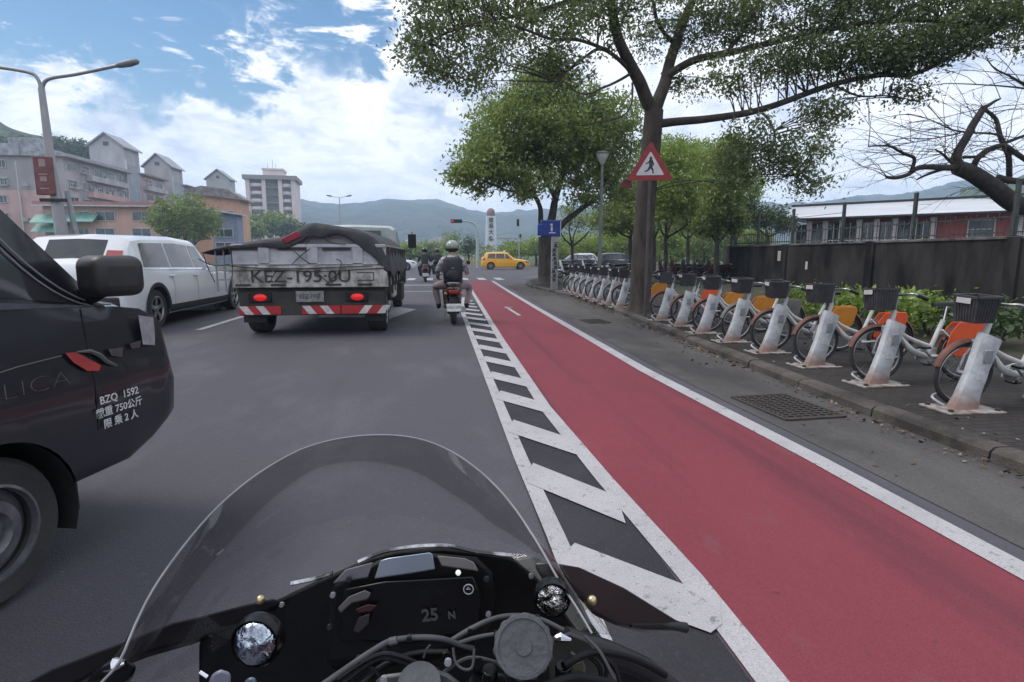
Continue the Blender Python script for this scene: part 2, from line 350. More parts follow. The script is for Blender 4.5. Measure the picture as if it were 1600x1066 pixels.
def strip(name, pts, w, z, mat=None, both=False):
    """line of width w to the left (-) or right (+) of the point list"""
    P = [Vector((x, y, 0)) for x, y in pts]; a, b = [], []
    for i, p in enumerate(P):
        t = (P[min(i + 1, len(P) - 1)] - P[max(i - 1, 0)]).normalized(); n = Vector((t.y, -t.x, 0))
        a.append(p); b.append(p + n * w)
    mb = MB(); vs = a + b; n = len(P)
    mb.add([(v.x, v.y, z) for v in vs], [(i, n + i, n + i + 1, i + 1) for i in range(n - 1)])
    return tag(mb.build(name, mat or white_paint, smooth=0), kind='structure')
strip('lane_edge_marking', [(2.22, -8), (2.22, 3.2), (2.14, 6), (2.17, 9), (2.22, 14), (2.31, 20), (2.41, 25), (2.5, 29)], .135, .008)
strip('hatch_edge_marking', [(.455, -8), (.45, 2.4), (.432, 3.4), (.425, 9), (.425, 12.5), (.50, 15), (.62, 17.5)], .085, .008)
strip('hatch_edge_marking', [(.90, -8), (.90, 2), (.845, 3), (.79, 4.6), (.83, 8.6), (.93, 14), (1.03, 20), (1.15, 25)], .10, .008)
flat('hatch_area_surface', [(.46, -8), (.93, -8), (.89, 2), (.86, 4.6), (.86, 9), (.92, 14), (.90, 16), (.54, 15.5), (.44, 12), (.44, 3)], .002, dark_asphalt, kind='structure')
random.seed(5)
mb = MB()
for k in [-9, -8, -7, -6, -5, -4, -3, -2] + list(range(1, 16)):
    t0 = 2.31 + .957 * k + random.uniform(-.03, .03); e = .05 if k < 1 else 0
    mb.add([(.455, t0 - .29, .0105), (.84 + e, t0 - .83 - e, .0105), (.885 + e * 2, t0 - .57 - e, .0105), (.875 + e * 2, t0 - .50 - e, .0105), (.535, t0 + .01, .0105), (.50, t0 - .08, .0105)], [tuple(range(6))])
mb.add([(.445, 2.04, .0105), (.87, 1.66, .0105), (.93, 1.70, .0105), (1.0, 1.86, .0105), (.94, 1.90, .0105), (.56, 2.31, .0105), (.47, 2.20, .0105)], [tuple(range(7))])
mb.add([(.445, 1.02, .0105), (.87, .62, .0105), (1.0, .84, .0105), (.56, 1.30, .0105)], [(0, 1, 2, 3)])
tag(mb.build('hatch_stripe_marking', white_paint, smooth=0), kind='structure')
for y0, y1 in ((-6, -2), (4.2, 6.4), (10.3, 12.6), (16.6, 18.9), (22.5, 24.6)):
    flat('lane_dash_marking', [(-4.17, y0), (-4.05, y0), (-4.05, y1), (-4.17, y1)], .006, white_paint, kind='structure')
a = G(650, 484); b1 = G(592, 505); b2 = G(598, 476); c1 = G(575, 494)
flat('direction_arrow_marking', [(a.x, a.y), (b1.x, b1.y), (c1.x + .15, c1.y - .3), (c1.x - 1.0, c1.y - .2), (c1.x - 1.0, c1.y + .3), (c1.x + .15, c1.y + .1), (b2.x, b2.y)][::-1], .006, white_paint, kind='structure')
flat('stop_line_marking', [(-8, 25.0), (.4, 25.0), (.4, 25.45), (-8, 25.45)], .006, white_paint, kind='structure')
flat('stop_line_marking', [(-4.0, 20.6), (.4, 20.6), (.4, 20.78), (-4.0, 20.78)], .006, white_paint, kind='structure')
mb = MB()
for k in range(14):
    x = -9.4 + k * .95; mb.add([(x, 30.5, .006), (x + .42, 30.5, .006), (x + .42, 33.2, .006), (x, 33.2, .006)], [(0, 1, 2, 3)])
for k in range(9):
    y = 35 + k * 2.2; mb.add([(4.6 + k * .9, y - 1.4, .006), (5.0 + k * .9, y - 1.4, .006), (7.4 + k * .9, y + .2, .006), (7.0 + k * .9, y + .2, .006)], [(0, 1, 2, 3)])
tag(mb.build('zebra_crossing_marking', white_paint, smooth=0), kind='structure')
# worn white symbol in the red lane
mb = MB()
for (x0, y0), (x1, y1) in (((G(790, 480).x, G(790, 480).y), (G(812, 494).x, G(812, 494).y)), ((G(788, 482).x, G(788, 482).y), (G(800, 481).x, G(800, 481).y))):
    mb.bar((x0, y0, .010), (x1, y1, .010), .07, .004)
tag(mb.build('worn_lane_symbol_marking', white_paint, smooth=0), kind='structure')
# gutter, kerb, pavement
kerb_pts = [(3.30, -12), (3.30, -5), (3.30, 0), (3.30, 3.2), (3.38, 5.5), (3.62, 9.0), (3.86, 12.6), (3.97, 17), (3.62, 22.6), (3.75, 25), (4.5, 29), (6.6, 33), (11, 35.6), (20, 36.8), (60, 38)]
gut = [(p[0] + .02, p[1]) for p in kerb_pts[:10]]
flat('gutter', [(2.47, -12), (2.47, 3.2), (2.40, 6), (2.43, 9), (2.50, 14), (2.62, 20), (2.8, 25)] + gut[::-1], .004, concrete, kind='structure')
KP = catmull([(x, y, 0) for x, y in kerb_pts], 4)
def offset(P, w):
    out = []
    for i, p in enumerate(P):
        t = (P[min(i + 1, len(P) - 1)] - P[max(i - 1, 0)]).normalized(); out.append(p + Vector((t.y, -t.x, 0)) * w)
    return out
def kerb():
    # stones with small gaps along the line
    mb = MB(); random.seed(3)
    L = 0; seg = []; acc = [0]
    for i in range(1, len(KP)): acc.append(acc[-1] + (KP[i] - KP[i - 1]).length)
    def pt(s):
        for i in range(1, len(acc)):
            if acc[i] >= s: t = (s - acc[i - 1]) / (acc[i] - acc[i - 1]); return KP[i - 1].lerp(KP[i], t), (KP[i] - KP[i - 1]).normalized()
        return KP[-1], (KP[-1] - KP[-2]).normalized()
    s = 0
    while s < min(acc[-1], 60):
        l = 1.0; A, ta = pt(s + .008); B, tb = pt(s + l - .008); n = Vector((ta.y, -ta.x, 0)); n2 = Vector((tb.y, -tb.x, 0)); h = SWZ + random.uniform(.004, .018)
        jo = random.uniform(-.008, .008); K = 6; vs = []
        for k in range(K + 1):
            t = k / K; p = A.lerp(B, t); nn = n.lerp(n2, t).normalized()
            e = .006 * mnoise.noise(Vector((s + t, 1.3, 2)) * 4)
            prof = [(0 + jo, -.01), (.004 + jo + e, h * .7), (.03 + jo + e, h - .004), (.06, h + e), (.15, h), (.165, SWZ - .02)]
            for w, z in prof: vs.append(p + nn * w + Vector((0, 0, z)))
        m = 6; fs = [(k * m + j, k * m + j + 1, (k + 1) * m + j + 1, (k + 1) * m + j) for k in range(K) for j in range(m - 1)]
        fs += [tuple(range(m)), tuple(range(K * m, K * m + m))[::-1]]
        mb.add(vs, fs); s += l
    return tag(mb.build('kerb', kerbstone, smooth=30), kind='structure')
kerb()
inner = [(p.x, p.y) for p in offset(KP, .155)]
flat('pavement', inner + [(60, 30), (30, 24), (6.4, 24), (6.4, -12)], SWZ, pave, kind='structure')
flat('planting_strip', [(6.4, -12), (13.9, -12), (13.9, 24), (6.4, 24)], .05, soil, kind='structure')
flat('school_yard', [(14.3, -12), (60, -12), (60, 60), (14.3, 28)], .02, ground_far, kind='structure')
# drain grate in the gutter
gm = M('rusty_iron', (.050, .046, .044), .8, .3, c2=(.075, .06, .05), scale=20, bump=.3)
dark_hole = M('drain_hole', (.008, .008, .008), .95)
t = empty('drain_grate', (2.83, 4.36, .004), R(4), 'rusty iron drain grate full of slots set in the gutter beside the kerb', 'drain grate')
mb = MB(); mb.box((0, 0, .002), (.52, .74, .004)); mb.build('drain_pit', dark_hole, t)
mb = MB()
for x in (-.26, .26): mb.bar((x, -.37, .009), (x, .37, .009), .022, .014)
for y in (-.37, .37): mb.bar((-.25, y, .009), (.25, y, .009), .022, .014)
mb.build('rim', gm, t)
mb = MB()
for k in range(13): y = -.34 + k * .0565; mb.bar((-.25, y, .008), (.25, y, .008), .016, .012)
for k in range(7): x = -.21 + k * .07; mb.bar((x, -.36, .0075), (x, .36, .0075), .014, .010)
mb.build('grille', gm, t)

d2 = copy_tree(t); q = G(930, 503); d2.location = (q.x, q.y, .004); d2.scale = (.8, .8, 1); tag(d2, 'small far drain grate in the gutter level with the big sign tree', 'drain grate')
# ---------------------------------------------------------------- leaf litter
def quads(name, P, A, B, mats, mi=None, parent=None):
    """P centres (n,3), A,B half axes (n,3): rhombus leaves as one mesh"""
    n = len(P); V = np.empty((n, 4, 3)); V[:, 0] = P - A; V[:, 1] = P + B; V[:, 2] = P + A; V[:, 3] = P - B
    me = bpy.data.meshes.new(name); me.vertices.add(n * 4); me.vertices.foreach_set('co', V.reshape(-1))
    me.loops.add(n * 4); me.loops.foreach_set('vertex_index', np.arange(n * 4, dtype=np.int32))
    me.polygons.add(n); me.polygons.foreach_set('loop_start', np.arange(0, n * 4, 4, dtype=np.int32)); me.polygons.foreach_set('loop_total', np.full(n, 4, dtype=np.int32))
    for m in (mats if isinstance(mats, (list, tuple)) else [mats]): me.materials.append(m)
    if mi is not None: me.polygons.foreach_set('material_index', mi.astype(np.int32))
    me.update(); me.validate(); o = bpy.data.objects.new(name, me); COL.objects.link(o)
    if parent: o.parent = parent
    return o
rng = np.random.default_rng(11)
dead1 = M('dead_leaf_brown', (.14, .085, .055), .9, c2=(.06, .035, .025), scale=30)
dead2 = M('dead_leaf_pale', (.24, .19, .14), .9, c2=(.12, .09, .06), scale=30)
def litter():
    n = 4200; P = np.zeros((n, 3)); y = rng.uniform(2, 26, n); kx = np.interp(y, [p[1] for p in kerb_pts[:10]], [p[0] for p in kerb_pts[:10]])
    side = rng.random(n); clump = np.sin(y * 2.1) + np.sin(y * .9 + 1) + rng.normal(0, .5, n)
    x = np.where(side < .72, kx - np.abs(rng.normal(0, .10, n)) - .015, np.where(side < .92, kx + .18 + np.abs(rng.normal(0, .7, n)), kx - rng.uniform(.1, .95, n)))
    z = np.where(x > kx, SWZ + .008, .012) + rng.uniform(0, .012, n) * (side < .62)
    keep = (clump > .1) | (rng.random(n) < .25); P = np.stack([x, y, z], 1)[keep]; n = len(P)
    an = rng.uniform(0, 6.28, n); s = rng.uniform(.007, .026, n); A = np.stack([np.cos(an) * s, np.sin(an) * s, rng.normal(0, .25, n) * s], 1)
    B = np.stack([-np.sin(an) * s * .5, np.cos(an) * s * .5, rng.normal(0, .3, n) * s], 1)
    tag(quads('fallen_leaves', P, A, B, [dead1, dead2], (rng.random(n) < .35)), kind='stuff')
    n = 110; y = rng.uniform(1.6, 14, n); x = rng.uniform(-2.2, 2.3, n); P = np.stack([x, y, np.full(n, .018)], 1)
    an = rng.uniform(0, 6.28, n); s = rng.uniform(.005, .015, n); A = np.stack([np.cos(an) * s, np.sin(an) * s, 0 * s], 1); B = np.stack([-np.sin(an) * s * .4, np.cos(an) * s * .4, .2 * s], 1)
    tag(quads('scattered_leaves', P, A, B, [dead1, dead2], (rng.random(n) < .5)), kind='stuff')
litter()

# ---------------------------------------------------------------- hills
hill_m = M('forested_hillside', (.036, .056, .052), .95, c2=(.012, .022, .026), scale=.035, detail=12, mix=(.40, .60), bump=1.0, bscale=.12)  # bluish tint puts part of the distance haze into the colour
hill_m.node_tree.nodes['Bump'].inputs['Distance'].default_value = 6
near_hill_m = M('near_forest_hillside', (.055, .085, .032), .95, c2=(.020, .035, .018), scale=.10, detail=10, mix=(.40, .60), bump=1.0, bscale=.35)
near_hill_m.node_tree.nodes['Bump'].inputs['Distance'].default_value = 2.5
def ridge(name, sky, Rc, depth, mat, step=6, amp=.02, rows=26, lump=.012, seed=0):
    xs = np.arange(sky[0][0], sky[-1][0] + 1, step); ys = np.interp(xs, [p[0] for p in sky], [p[1] for p in sky])
    vs = []; fs = []; nc = len(xs)
    for i in range(rows + 9):
        t = i / rows
        for j, (px, py) in enumerate(zip(xs, ys)):
            d = ray(px, py); h = Vector((d.x, d.y, 0)); el = d.z / h.length; h.normalize()
            if t <= 1: rr = Rc - depth + depth * t; hh = t ** .75
            else: rr = Rc + depth * (t - 1) * 1.5; hh = 1 - (t - 1) * .9
            top = Rc * el
            p = h * rr; nz = mnoise.fractal(Vector((p.x, p.y, seed)) / (Rc * .10), .9, 2.1, 6) * amp * Rc * min(1, t * 1.3) * (1 if t < .93 or t > 1.07 else .25)
            lp = mnoise.noise(Vector((p.x, p.y, seed)) / (Rc * lump)) * lump * Rc * .22
            vs.append((p.x, p.y, EYE * hh + top * hh + nz * (.35 if t > .9 else 1) + lp * min(1, t * 2) - (2 if i == 0 else 0)))
    for i in range(rows + 8):
        for j in range(nc - 1): fs.append((i * nc + j, i * nc + j + 1, (i + 1) * nc + j + 1, (i + 1) * nc + j))
    mb = MB(); mb.add(vs, fs); return tag(mb.build(name, mat, smooth=180), kind='structure')
ridge('hills', [(-900, 330), (-200, 322), (300, 318), (420, 312), (470, 312), (500, 317), (550, 319), (575, 315), (600, 311), (640, 313), (680, 311), (705, 318), (735, 328), (765, 333), (800, 331), (840, 329),
                (900, 322), (1000, 320), (1150, 322), (1230, 322), (1290, 314), (1340, 305), (1400, 304), (1440, 301), (1480, 291), (1520, 287), (1580, 289), (1700, 300), (2300, 320), (3200, 340)], 1150, 620, hill_m, step=7, seed=3, amp=.012, lump=.009)
ridge('left_hill', [(-900, 190), (-500, 150), (-200, 168), (-60, 180), (0, 190), (25, 202), (50, 213), (110, 222), (150, 236), (190, 262), (260, 300), (330, 340), (400, 380)], 330, 130, near_hill_m, step=4, amp=.010, lump=.02, seed=9)
ridge('right_hill', [(1500, 300), (1540, 290), (1580, 278), (1620, 268), (1700, 250), (1900, 240), (2500, 230)], 420, 200, near_hill_m, step=5, amp=.01, lump=.016, seed=5)
# town scattered on the far valley floor
# ---------------------------------------------------------------- haze
def haze():
    m = bpy.data.materials.new('haze_air'); m.use_nodes = True; nt = m.node_tree; N = nt.nodes; N.clear(); out = N.new('ShaderNodeOutputMaterial')
    v = N.new('ShaderNodeVolumePrincipled'); v.inputs['Color'].default_value = (.62, .80, 1, 1); v.inputs['Density'].default_value = HAZE; v.inputs['Anisotropy'].default_value = .1
    nt.links.new(v.outputs[0], out.inputs['Volume'])
    mb = MB(); mb.box((150, 560, 60), (3300, 2300, 146)); o = mb.build('haze', m, smooth=0); tag(o, kind='stuff'); return o
HAZE = .0007
# ---------------------------------------------------------------- vehicles
VS = [0, .08, .14, .40, .62, .86, .96, 1.0]          # ring parameter of the profile points
def ring_pts(st):
    y, zb, zbelt, ztop, hb, ht = st
    return [(hb * .6, zb), (hb * .95, zb + .01), (hb - .01, zb + .09), (hb + .012, zb + (zbelt - zb) * .55), (hb - .02, zbelt), (ht, ztop - .045 - .03 * (ztop - zbelt)), (ht - .10, ztop), (0, ztop + .025)]
class Body:
    def __init__(s, stations, sharp=False):
        s.sharp = sharp; s.st = stations; s.ys = [q[0] for q in stations]
    def at(s, y):
        return (y,) + tuple(float(np.interp(y, s.ys, [q[k] for q in s.st])) for k in range(1, 6))
    def S(s, y, v, side=1, off=0.0):
        P = ring_pts(s.at(y))
        if s.sharp: P[1] = (P[2][0] + .01 - .012, P[1][1]); P[2] = (P[2][0] + .008, P[0][1] + .03)
        x = float(np.interp(v, VS, [p[0] for p in P])); z = float(np.interp(v, VS, [p[1] for p in P]))
        if off:
            x2 = float(np.interp(v + .01, VS, [p[0] for p in P])); z2 = float(np.interp(v + .01, VS, [p[1] for p in P]))
            x1 = float(np.interp(v - .01, VS, [p[0] for p in P])); z1 = float(np.interp(v - .01, VS, [p[1] for p in P]))
            d = Vector((z2 - z1, 0, -(x2 - x1)))
            if d.length > 1e-6: d.normalize(); x += d.x * off; z += d.z * off
        return Vector((x * side, y, z))
    def mesh(s, name, mats, parent, arches=(), step=.045, bevel=0):
        y0, y1 = s.ys[0], s.ys[-1]; n = int((y1 - y0) / step); Y = [y0 + (y1 - y0) * i / n for i in range(n + 1)]
        for q in s.ys:                                              # keep the station lines
            j = min(range(len(Y)), key=lambda i: abs(Y[i] - q)); Y[j] = q
        V = [0, .04, .08, .11, .14] + [.14 + .26 * k / 6 for k in range(1, 7)] + [.40 + .22 * k / 5 for k in range(1, 6)] + [.62 + .24 * k / 4 for k in range(1, 5)] + [.91, .96, 1.0]
        half = len(V); ring = [(1, v) for v in V] + [(-1, v) for v in V[:-1][::-1]]; m = len(ring)
        vs = [s.S(y, v, sd) for y in Y for sd, v in ring]
        fs = []; mi = []
        def inside(p): return any((p.y - cy) ** 2 + (p.z - cz) ** 2 < r * r for cy, cz, r in arches)
        keep = []
        for i in range(len(Y) - 1):
            for j in range(m - 1):
                f = (i * m + j, (i + 1) * m + j, (i + 1) * m + j + 1, i * m + j + 1); keep.append(f)
            f = (i * m + m - 1, (i + 1) * m + m - 1, (i + 1) * m, i * m); keep.append(f)
        out = []; gone = set()
        for f in keep:
            c = sum((vs[k] for k in f), Vector()) / 4
            if arches and abs(c.x) > .35 and inside(c): gone.update(f); continue
            out.append(f)
        used = set(k for f in out for k in f)
        for k in used & gone:
            p = vs[k]
            for cy, cz, r in arches:
                d = math.hypot(p.y - cy, p.z - cz)
                if 1e-4 < d < r * 1.4: q = r / d; p.y = cy + (p.y - cy) * q; p.z = cz + (p.z - cz) * q
        out.append(tuple(range(m))); out.append(tuple(range((len(Y) - 1) * m, len(Y) * m))[::-1])
        mb = MB(); mb.add(vs, out); return mb.build(name, mats, parent, smooth=38)
    def patch(s, mb, y0, y1, v0, v1, side=1, off=.006, ny=14, nv=5, m=0, sk0=0, sk1=0):
        """patch on the side; sk0/sk1 shift its ends in y at the top (raked pillars)"""
        vs = []
        for i in range(ny + 1):
            for j in range(nv + 1):
                tv = j / nv; a = y0 + sk0 * tv; b = y1 + sk1 * tv; vs.append(s.S(a + (b - a) * i / ny, v0 + (v1 - v0) * tv, side, off))
        fs = [(i * (nv + 1) + j, (i + 1) * (nv + 1) + j, (i + 1) * (nv + 1) + j + 1, i * (nv + 1) + j + 1) for i in range(ny) for j in range(nv)]
        if side < 0: fs = [f[::-1] for f in fs]
        mb.add(vs, fs, m); return mb
    def top(s, mb, y0, y1, inset=.08, off=.008, ny=8, nx=10, m=0, taper=0.0):
        vs = []
        for i in range(ny + 1):
            y = y0 + (y1 - y0) * i / ny; st = s.at(y); hw = st[5] - inset - taper * i / ny
            for j in range(nx + 1):
                x = -hw + 2 * hw * j / nx; vs.append(Vector((x, y, st[3] + .025 * (1 - abs(x) / max(st[5] - .1, .1)) + off)))
        fs = [(i * (nx + 1) + j, i * (nx + 1) + j + 1, (i + 1) * (nx + 1) + j + 1, (i + 1) * (nx + 1) + j) for i in range(ny) for j in range(nx)]
        mb.add(vs, fs, m); return mb
def wheel(parent, y, x, r, w=.2, side=1, rim=silver, spokes=5, nm='wheel'):
    t = MB(); prof = [(r * .66, -w / 2 + .01), (r * .90, -w / 2), (r * .975, -w / 2 + .025), (r, -w / 2 + .05)]
    for q in (-.25, 0, .25): prof += [(r, w * (q - .04)), (r * .975, w * (q - .03)), (r * .975, w * (q + .03)), (r, w * (q + .04))]
    prof += [(r, w / 2 - .05), (r * .975, w / 2 - .025), (r * .90, w / 2), (r * .66, w / 2 - .01), (r * .64, 0), (r * .66, -w / 2 + .01)]
    t.lathe(prof, (0, 0, 0), 'x', 32); o = t.build(nm, tyre_m, parent, smooth=40); o.location = (x, y, r)
    q = MB(); e = side * (w / 2 - .012)
    q.lathe([(r * .655, e), (r * .66, e - side * .02), (r * .60, e - side * .035), (r * .58, e - side * .09), (.001, e - side * .10)], (0, 0, 0), 'x', 32, m=1)
    q.lathe([(r * .66, e + side * .003), (r * .62, e + side * .006), (r * .60, e - side * .02)], (0, 0, 0), 'x', 32)
    if spokes == 0: q.lathe([(r * .60, e - side * .05), (r * .50, e - side * .045), (r * .44, e - side * .012), (r * .30, e - side * .006), (r * .24, e - side * .03), (.001, e - side * .03)], (0, 0, 0), 'x', 32)
    for k in range(spokes):
        a = 2 * math.pi * k / spokes + .3; c, s_ = math.cos(a), math.sin(a)
        q.bar((e - side * .028, c * r * .10, s_ * r * .10), (e - side * .014, c * r * .61, s_ * r * .61), r * .20, .02, up=(1, 0, 0))
    q.lathe([(r * .15, e - side * .03), (r * .15, e - side * .008), (r * .10, e), (.001, e)], (0, 0, 0), 'x', 16)
    q.build('rim', [rim, black_mat], o, smooth=40); return o
def arch_liner(mb, cy, cz, r, hw, m=0):
    for s in (-1, 1):
        vs = []; K = 20
        for k in range(K + 1):
            a = math.pi * (-.12 + 1.24 * k / K); c, z = math.cos(a), math.sin(a)
            for x in (hw - .45, hw - .015): vs.append((s * x, cy + c * r, cz + z * r))
        mb.add(vs, [(2 * k, 2 * k + 2, 2 * k + 3, 2 * k + 1) for k in range(K)], m)
        mb.prism([(s * (hw - .45), cy + math.cos(2 * math.pi * k / 20) * r, cz + math.sin(2 * math.pi * k / 20) * r) for k in range(20)], (s * .01, 0, 0), m)
def make_car(name, label, cat, loc, rz, paint, L=4.5, W=1.82, H=1.66, wr=.34, wagon=True, glass=glass_grey, roofsign=False, group=None, rails=False, cladding=False):
    t = empty(name, loc, rz, label, cat, group); hw = W / 2; a = -L / 2; b = L / 2; g = .22
    bl = H * .60                                        # belt height
    if wagon:
        st = [(a, .42, .80, .90, hw * .84, hw * .72), (a + .05, .32, bl - .02, bl + .10, hw * .90, hw * .78), (a + .18, .26, bl + .03, H - .38, hw * .96, hw * .80), (a + .42, g, bl + .03, H - .06, hw, hw * .80), (a + .75, g, bl + .02, H - .02, hw, hw * .80),
              (a + 1.9, g, bl, H, hw, hw * .81), (a + L * .54, g, bl - .02, H - .05, hw, hw * .79), (a + L * .70, g, bl - .06, bl - .01, hw, hw * .84), (b - .45, g + .02, bl - .14, bl - .09, hw * .97, hw * .80), (b - .15, .26, bl - .24, bl - .18, hw * .90, hw * .72), (b - .03, .30, .58, .66, hw * .80, hw * .62), (b, .38, .52, .56, hw * .70, hw * .55)]
    else:
        st = [(a, .40, .72, .86, hw * .84, hw * .66), (a + .08, .30, bl, bl + .06, hw * .92, hw * .74), (a + .55, g, bl + .03, bl + .10, hw, hw * .78), (a + 1.15, g, bl + .02, H - .06, hw, hw * .76), (a + 1.9, g, bl, H, hw, hw * .78), (a + 2.45, g, bl - .02, H - .06, hw, hw * .76),
              (a + 3.2, g, bl - .05, bl, hw, hw * .82), (b - .4, g, bl - .13, bl - .08, hw * .96, hw * .80), (b - .1, .28, bl - .24, bl - .2, hw * .88, hw * .70), (b, .36, .52, .56, hw * .74, hw * .58)]
    B = Body(st); fy, ry = b - (.72 if L > 5 else .88), a + .82; ar = [(fy, wr, wr + .055), (ry, wr, wr + .055)]
    body = B.mesh('body', paint, t, ar)
    mb = MB(); mb.box((0, (fy + ry) / 2, g + .05), (W - .5, L - 1.3, .14))
    for cy, cz, r in ar: arch_liner(mb, cy, cz, r, hw)
    mb.build('underbody', black_mat, t)
    f0, f1 = .655, .835
    for s in (1, -1):
        wb = (a + .50, a + L * .66) if wagon else (a + 1.0, a + 3.0)
        mb = MB(); c1 = wb[0] + (wb[1] - wb[0]) * .32; c2 = wb[0] + (wb[1] - wb[0]) * .66
        B.patch(mb, wb[0], c1 - .03, f0, f1, s, sk0=.12 if wagon else .42, sk1=0); B.patch(mb, c1 + .03, c2 - .03, f0, f1, s); B.patch(mb, c2 + .03, wb[1] - .02, f0, f1, s, sk1=-.62)
        mb.build('side_window', glass, t)
        mb = MB(); B.patch(mb, wb[0] - .02, wb[1], f0 - .02, f0 - .008, s, off=.012, nv=1); B.patch(mb, c1 - .012, c1 - .004, .18, .62, s, .003, 2, 6, m=1); B.patch(mb, c2 - .012, c2 - .004, .18, .62, s, .003, 2, 6, m=1); B.patch(mb, wb[1] - .2, wb[1] - .192, .18, .62, s, .003, 2, 6, m=1)
        mb.build('window_trim', [chrome if not roofsign else black_pl, black_mat], t)
        for yy in (c1 + .12, c2 + .12):
            p = B.S(yy - .18, .57, s, .02); mb = MB(); mb.box(p, (.03, .17, .028)); mb.build('door_handle', paint, t, bevel=.008)
        p = B.S(wb[1] - .42, .63, s, .0); mb = MB(); mb.box(p + Vector((s * .12, .02, .04)), (.17, .10, .13)); mb.bar(p, p + Vector((s * .1, .02, .02)), .05, .04); mb.build('wing_mirror', paint, t, bevel=.03)
        mb = MB(); B.patch(mb, a + .03, a + .30, .56 if wagon else .50, .74 if wagon else .66, s, .012, 6, 4); mb.build('tail_light', red_lens, t)
        mb = MB(); B.patch(mb, b - .40, b - .07, .50, .66, s, .010, 6, 4); mb.build('headlight', glass_grey, t)
        if cladding:
            mb = MB()
            for cy, cz, r in ar:
                vs = []; K = 22
                for k in range(K + 1):
                    an = math.pi * (-.02 + 1.04 * k / K); c, z = math.cos(an), math.sin(an); vs += [(s * (hw + .012), cy + c * r, cz + z * r), (s * (hw + .012), cy + c * (r + .065), cz + z * (r + .065)), (s * (hw - .06), cy + c * (r - .004), cz + z * (r - .004))]
                mb.add(vs, [(3 * k, 3 * k + 3, 3 * k + 4, 3 * k + 1) for k in range(K)] + [(3 * k, 3 * k + 2, 3 * k + 5, 3 * k + 3) for k in range(K)])
            B.patch(mb, ry + wr + .06, fy - wr - .06, .10, .20, s, .012)
            mb.build('wheel_arch_trim', black_mat, t)
        wheel(t, fy, s * (hw - .13), wr, .22, s); wheel(t, ry, s * (hw - .13), wr, .22, s)
    mb = MB(); B.top(mb, (a + L * .555) if wagon else (a + 2.52), (a + L * .68) if wagon else (a + 3.12), .07); mb.build('windscreen', glass, t)
    mb = MB()
    if wagon: B.top(mb, a + .38, a + .15, .30)
    else: B.top(mb, a + .62, a + 1.1, .08)
    mb.build('rear_window', glass_dark, t)
    if wagon:
        for s in (1, -1):
            mb = MB(); vs = []
            for y in (a + .10, a + .17, a + .26):
                st_ = B.at(y)
                for q in (.26, .14, .02): x = st_[5] - q; vs.append((s * x, y - .012, st_[3] + .025 * (1 - max(x, 0) / max(st_[5] - .1, .1)) + .006))
            mb.add(vs, [(i * 3 + j, i * 3 + j + 1, i * 3 + 4 + j, i * 3 + 3 + j) for i in range(2) for j in range(2)]); mb.build('upper_tail_light', red_lens, t)
    mb = MB(); mb.box((0, a + .02, .50), (hw * 1.55, .10, .20)); mb.box((0, a + .0, .36), (hw * 1.3, .10, .12)); mb.build('rear_bumper', paint if not cladding else black_mat, t, bevel=.03)
    mb = MB(); mb.box((0, a - .03, .72), (.34, .015, .16)); mb.build('number_plate', plate_white, t)
    mb = MB(); mb.box((0, b - .02, .42), (hw * 1.2, .06, .14)); mb.build('grille', black_mat, t, bevel=.02)
    if rails or roofsign:
        for s in (1, -1):
            mb = MB(); mb.tube(catmull([(s * hw * .72, a + .7, H - .03), (s * hw * .73, a + .9, H + .045), (s * hw * .73, a + 1.8, H + .06), (s * hw * .72, a + 2.3, H + .03), (s * hw * .71, a + 2.5, H - .03)], 4), .015, 6); mb.build('roof_rail', silver, t)
    if roofsign:
        mb = MB(); mb.box((0, a + 2.15, H + .09), (.42, .16, .15), taper=.8); mb.build('roof_sign', white_car, t, bevel=.03)
    return t
GZ = 0.005
make_car('white_estate_car', 'white four wheel drive car with black wheel arch trim beside the loaded truck', 'car', (-5.74, 12.40, GZ), 0, white_car, L=5.3, W=1.84, H=1.60, wr=.34, cladding=True, rails=False)
make_car('yellow_taxi', 'yellow taxi driving across the junction ahead', 'taxi', (6.05, 54.6, GZ), R(-90), yellow_car, L=4.5, W=1.8, H=1.58, wr=.33, roofsign=True, glass=glass_dark)
make_car('white_saloon_car', 'white car crossing the junction beyond the truck, orange stripe on its door', 'car', (-4.3, 52.5, GZ), R(-90), white_car, L=4.4, W=1.75, H=1.5, wr=.32, wagon=False, glass=glass_dark)
make_car('dark_saloon_car', 'dark grey car partly hidden behind the big tree, following the taxi', 'car', (13.2, 57.0, GZ), R(90), dark_car, L=4.4, W=1.75, H=1.4, wr=.31, wagon=False)
make_car('dark_hatchback', 'dark hatchback parked in shade under the trees past the bicycles', 'car', (14.6, 46.0, GZ), R(-96), dark_car, L=4.1, W=1.72, H=1.48, wr=.31)
make_car('white_hatchback', 'white car parked far back under the trees left of the thin lamp post', 'car', (15.2, 58.5, GZ), R(-70), white_car, L=3.9, W=1.7, H=1.5, wr=.31)

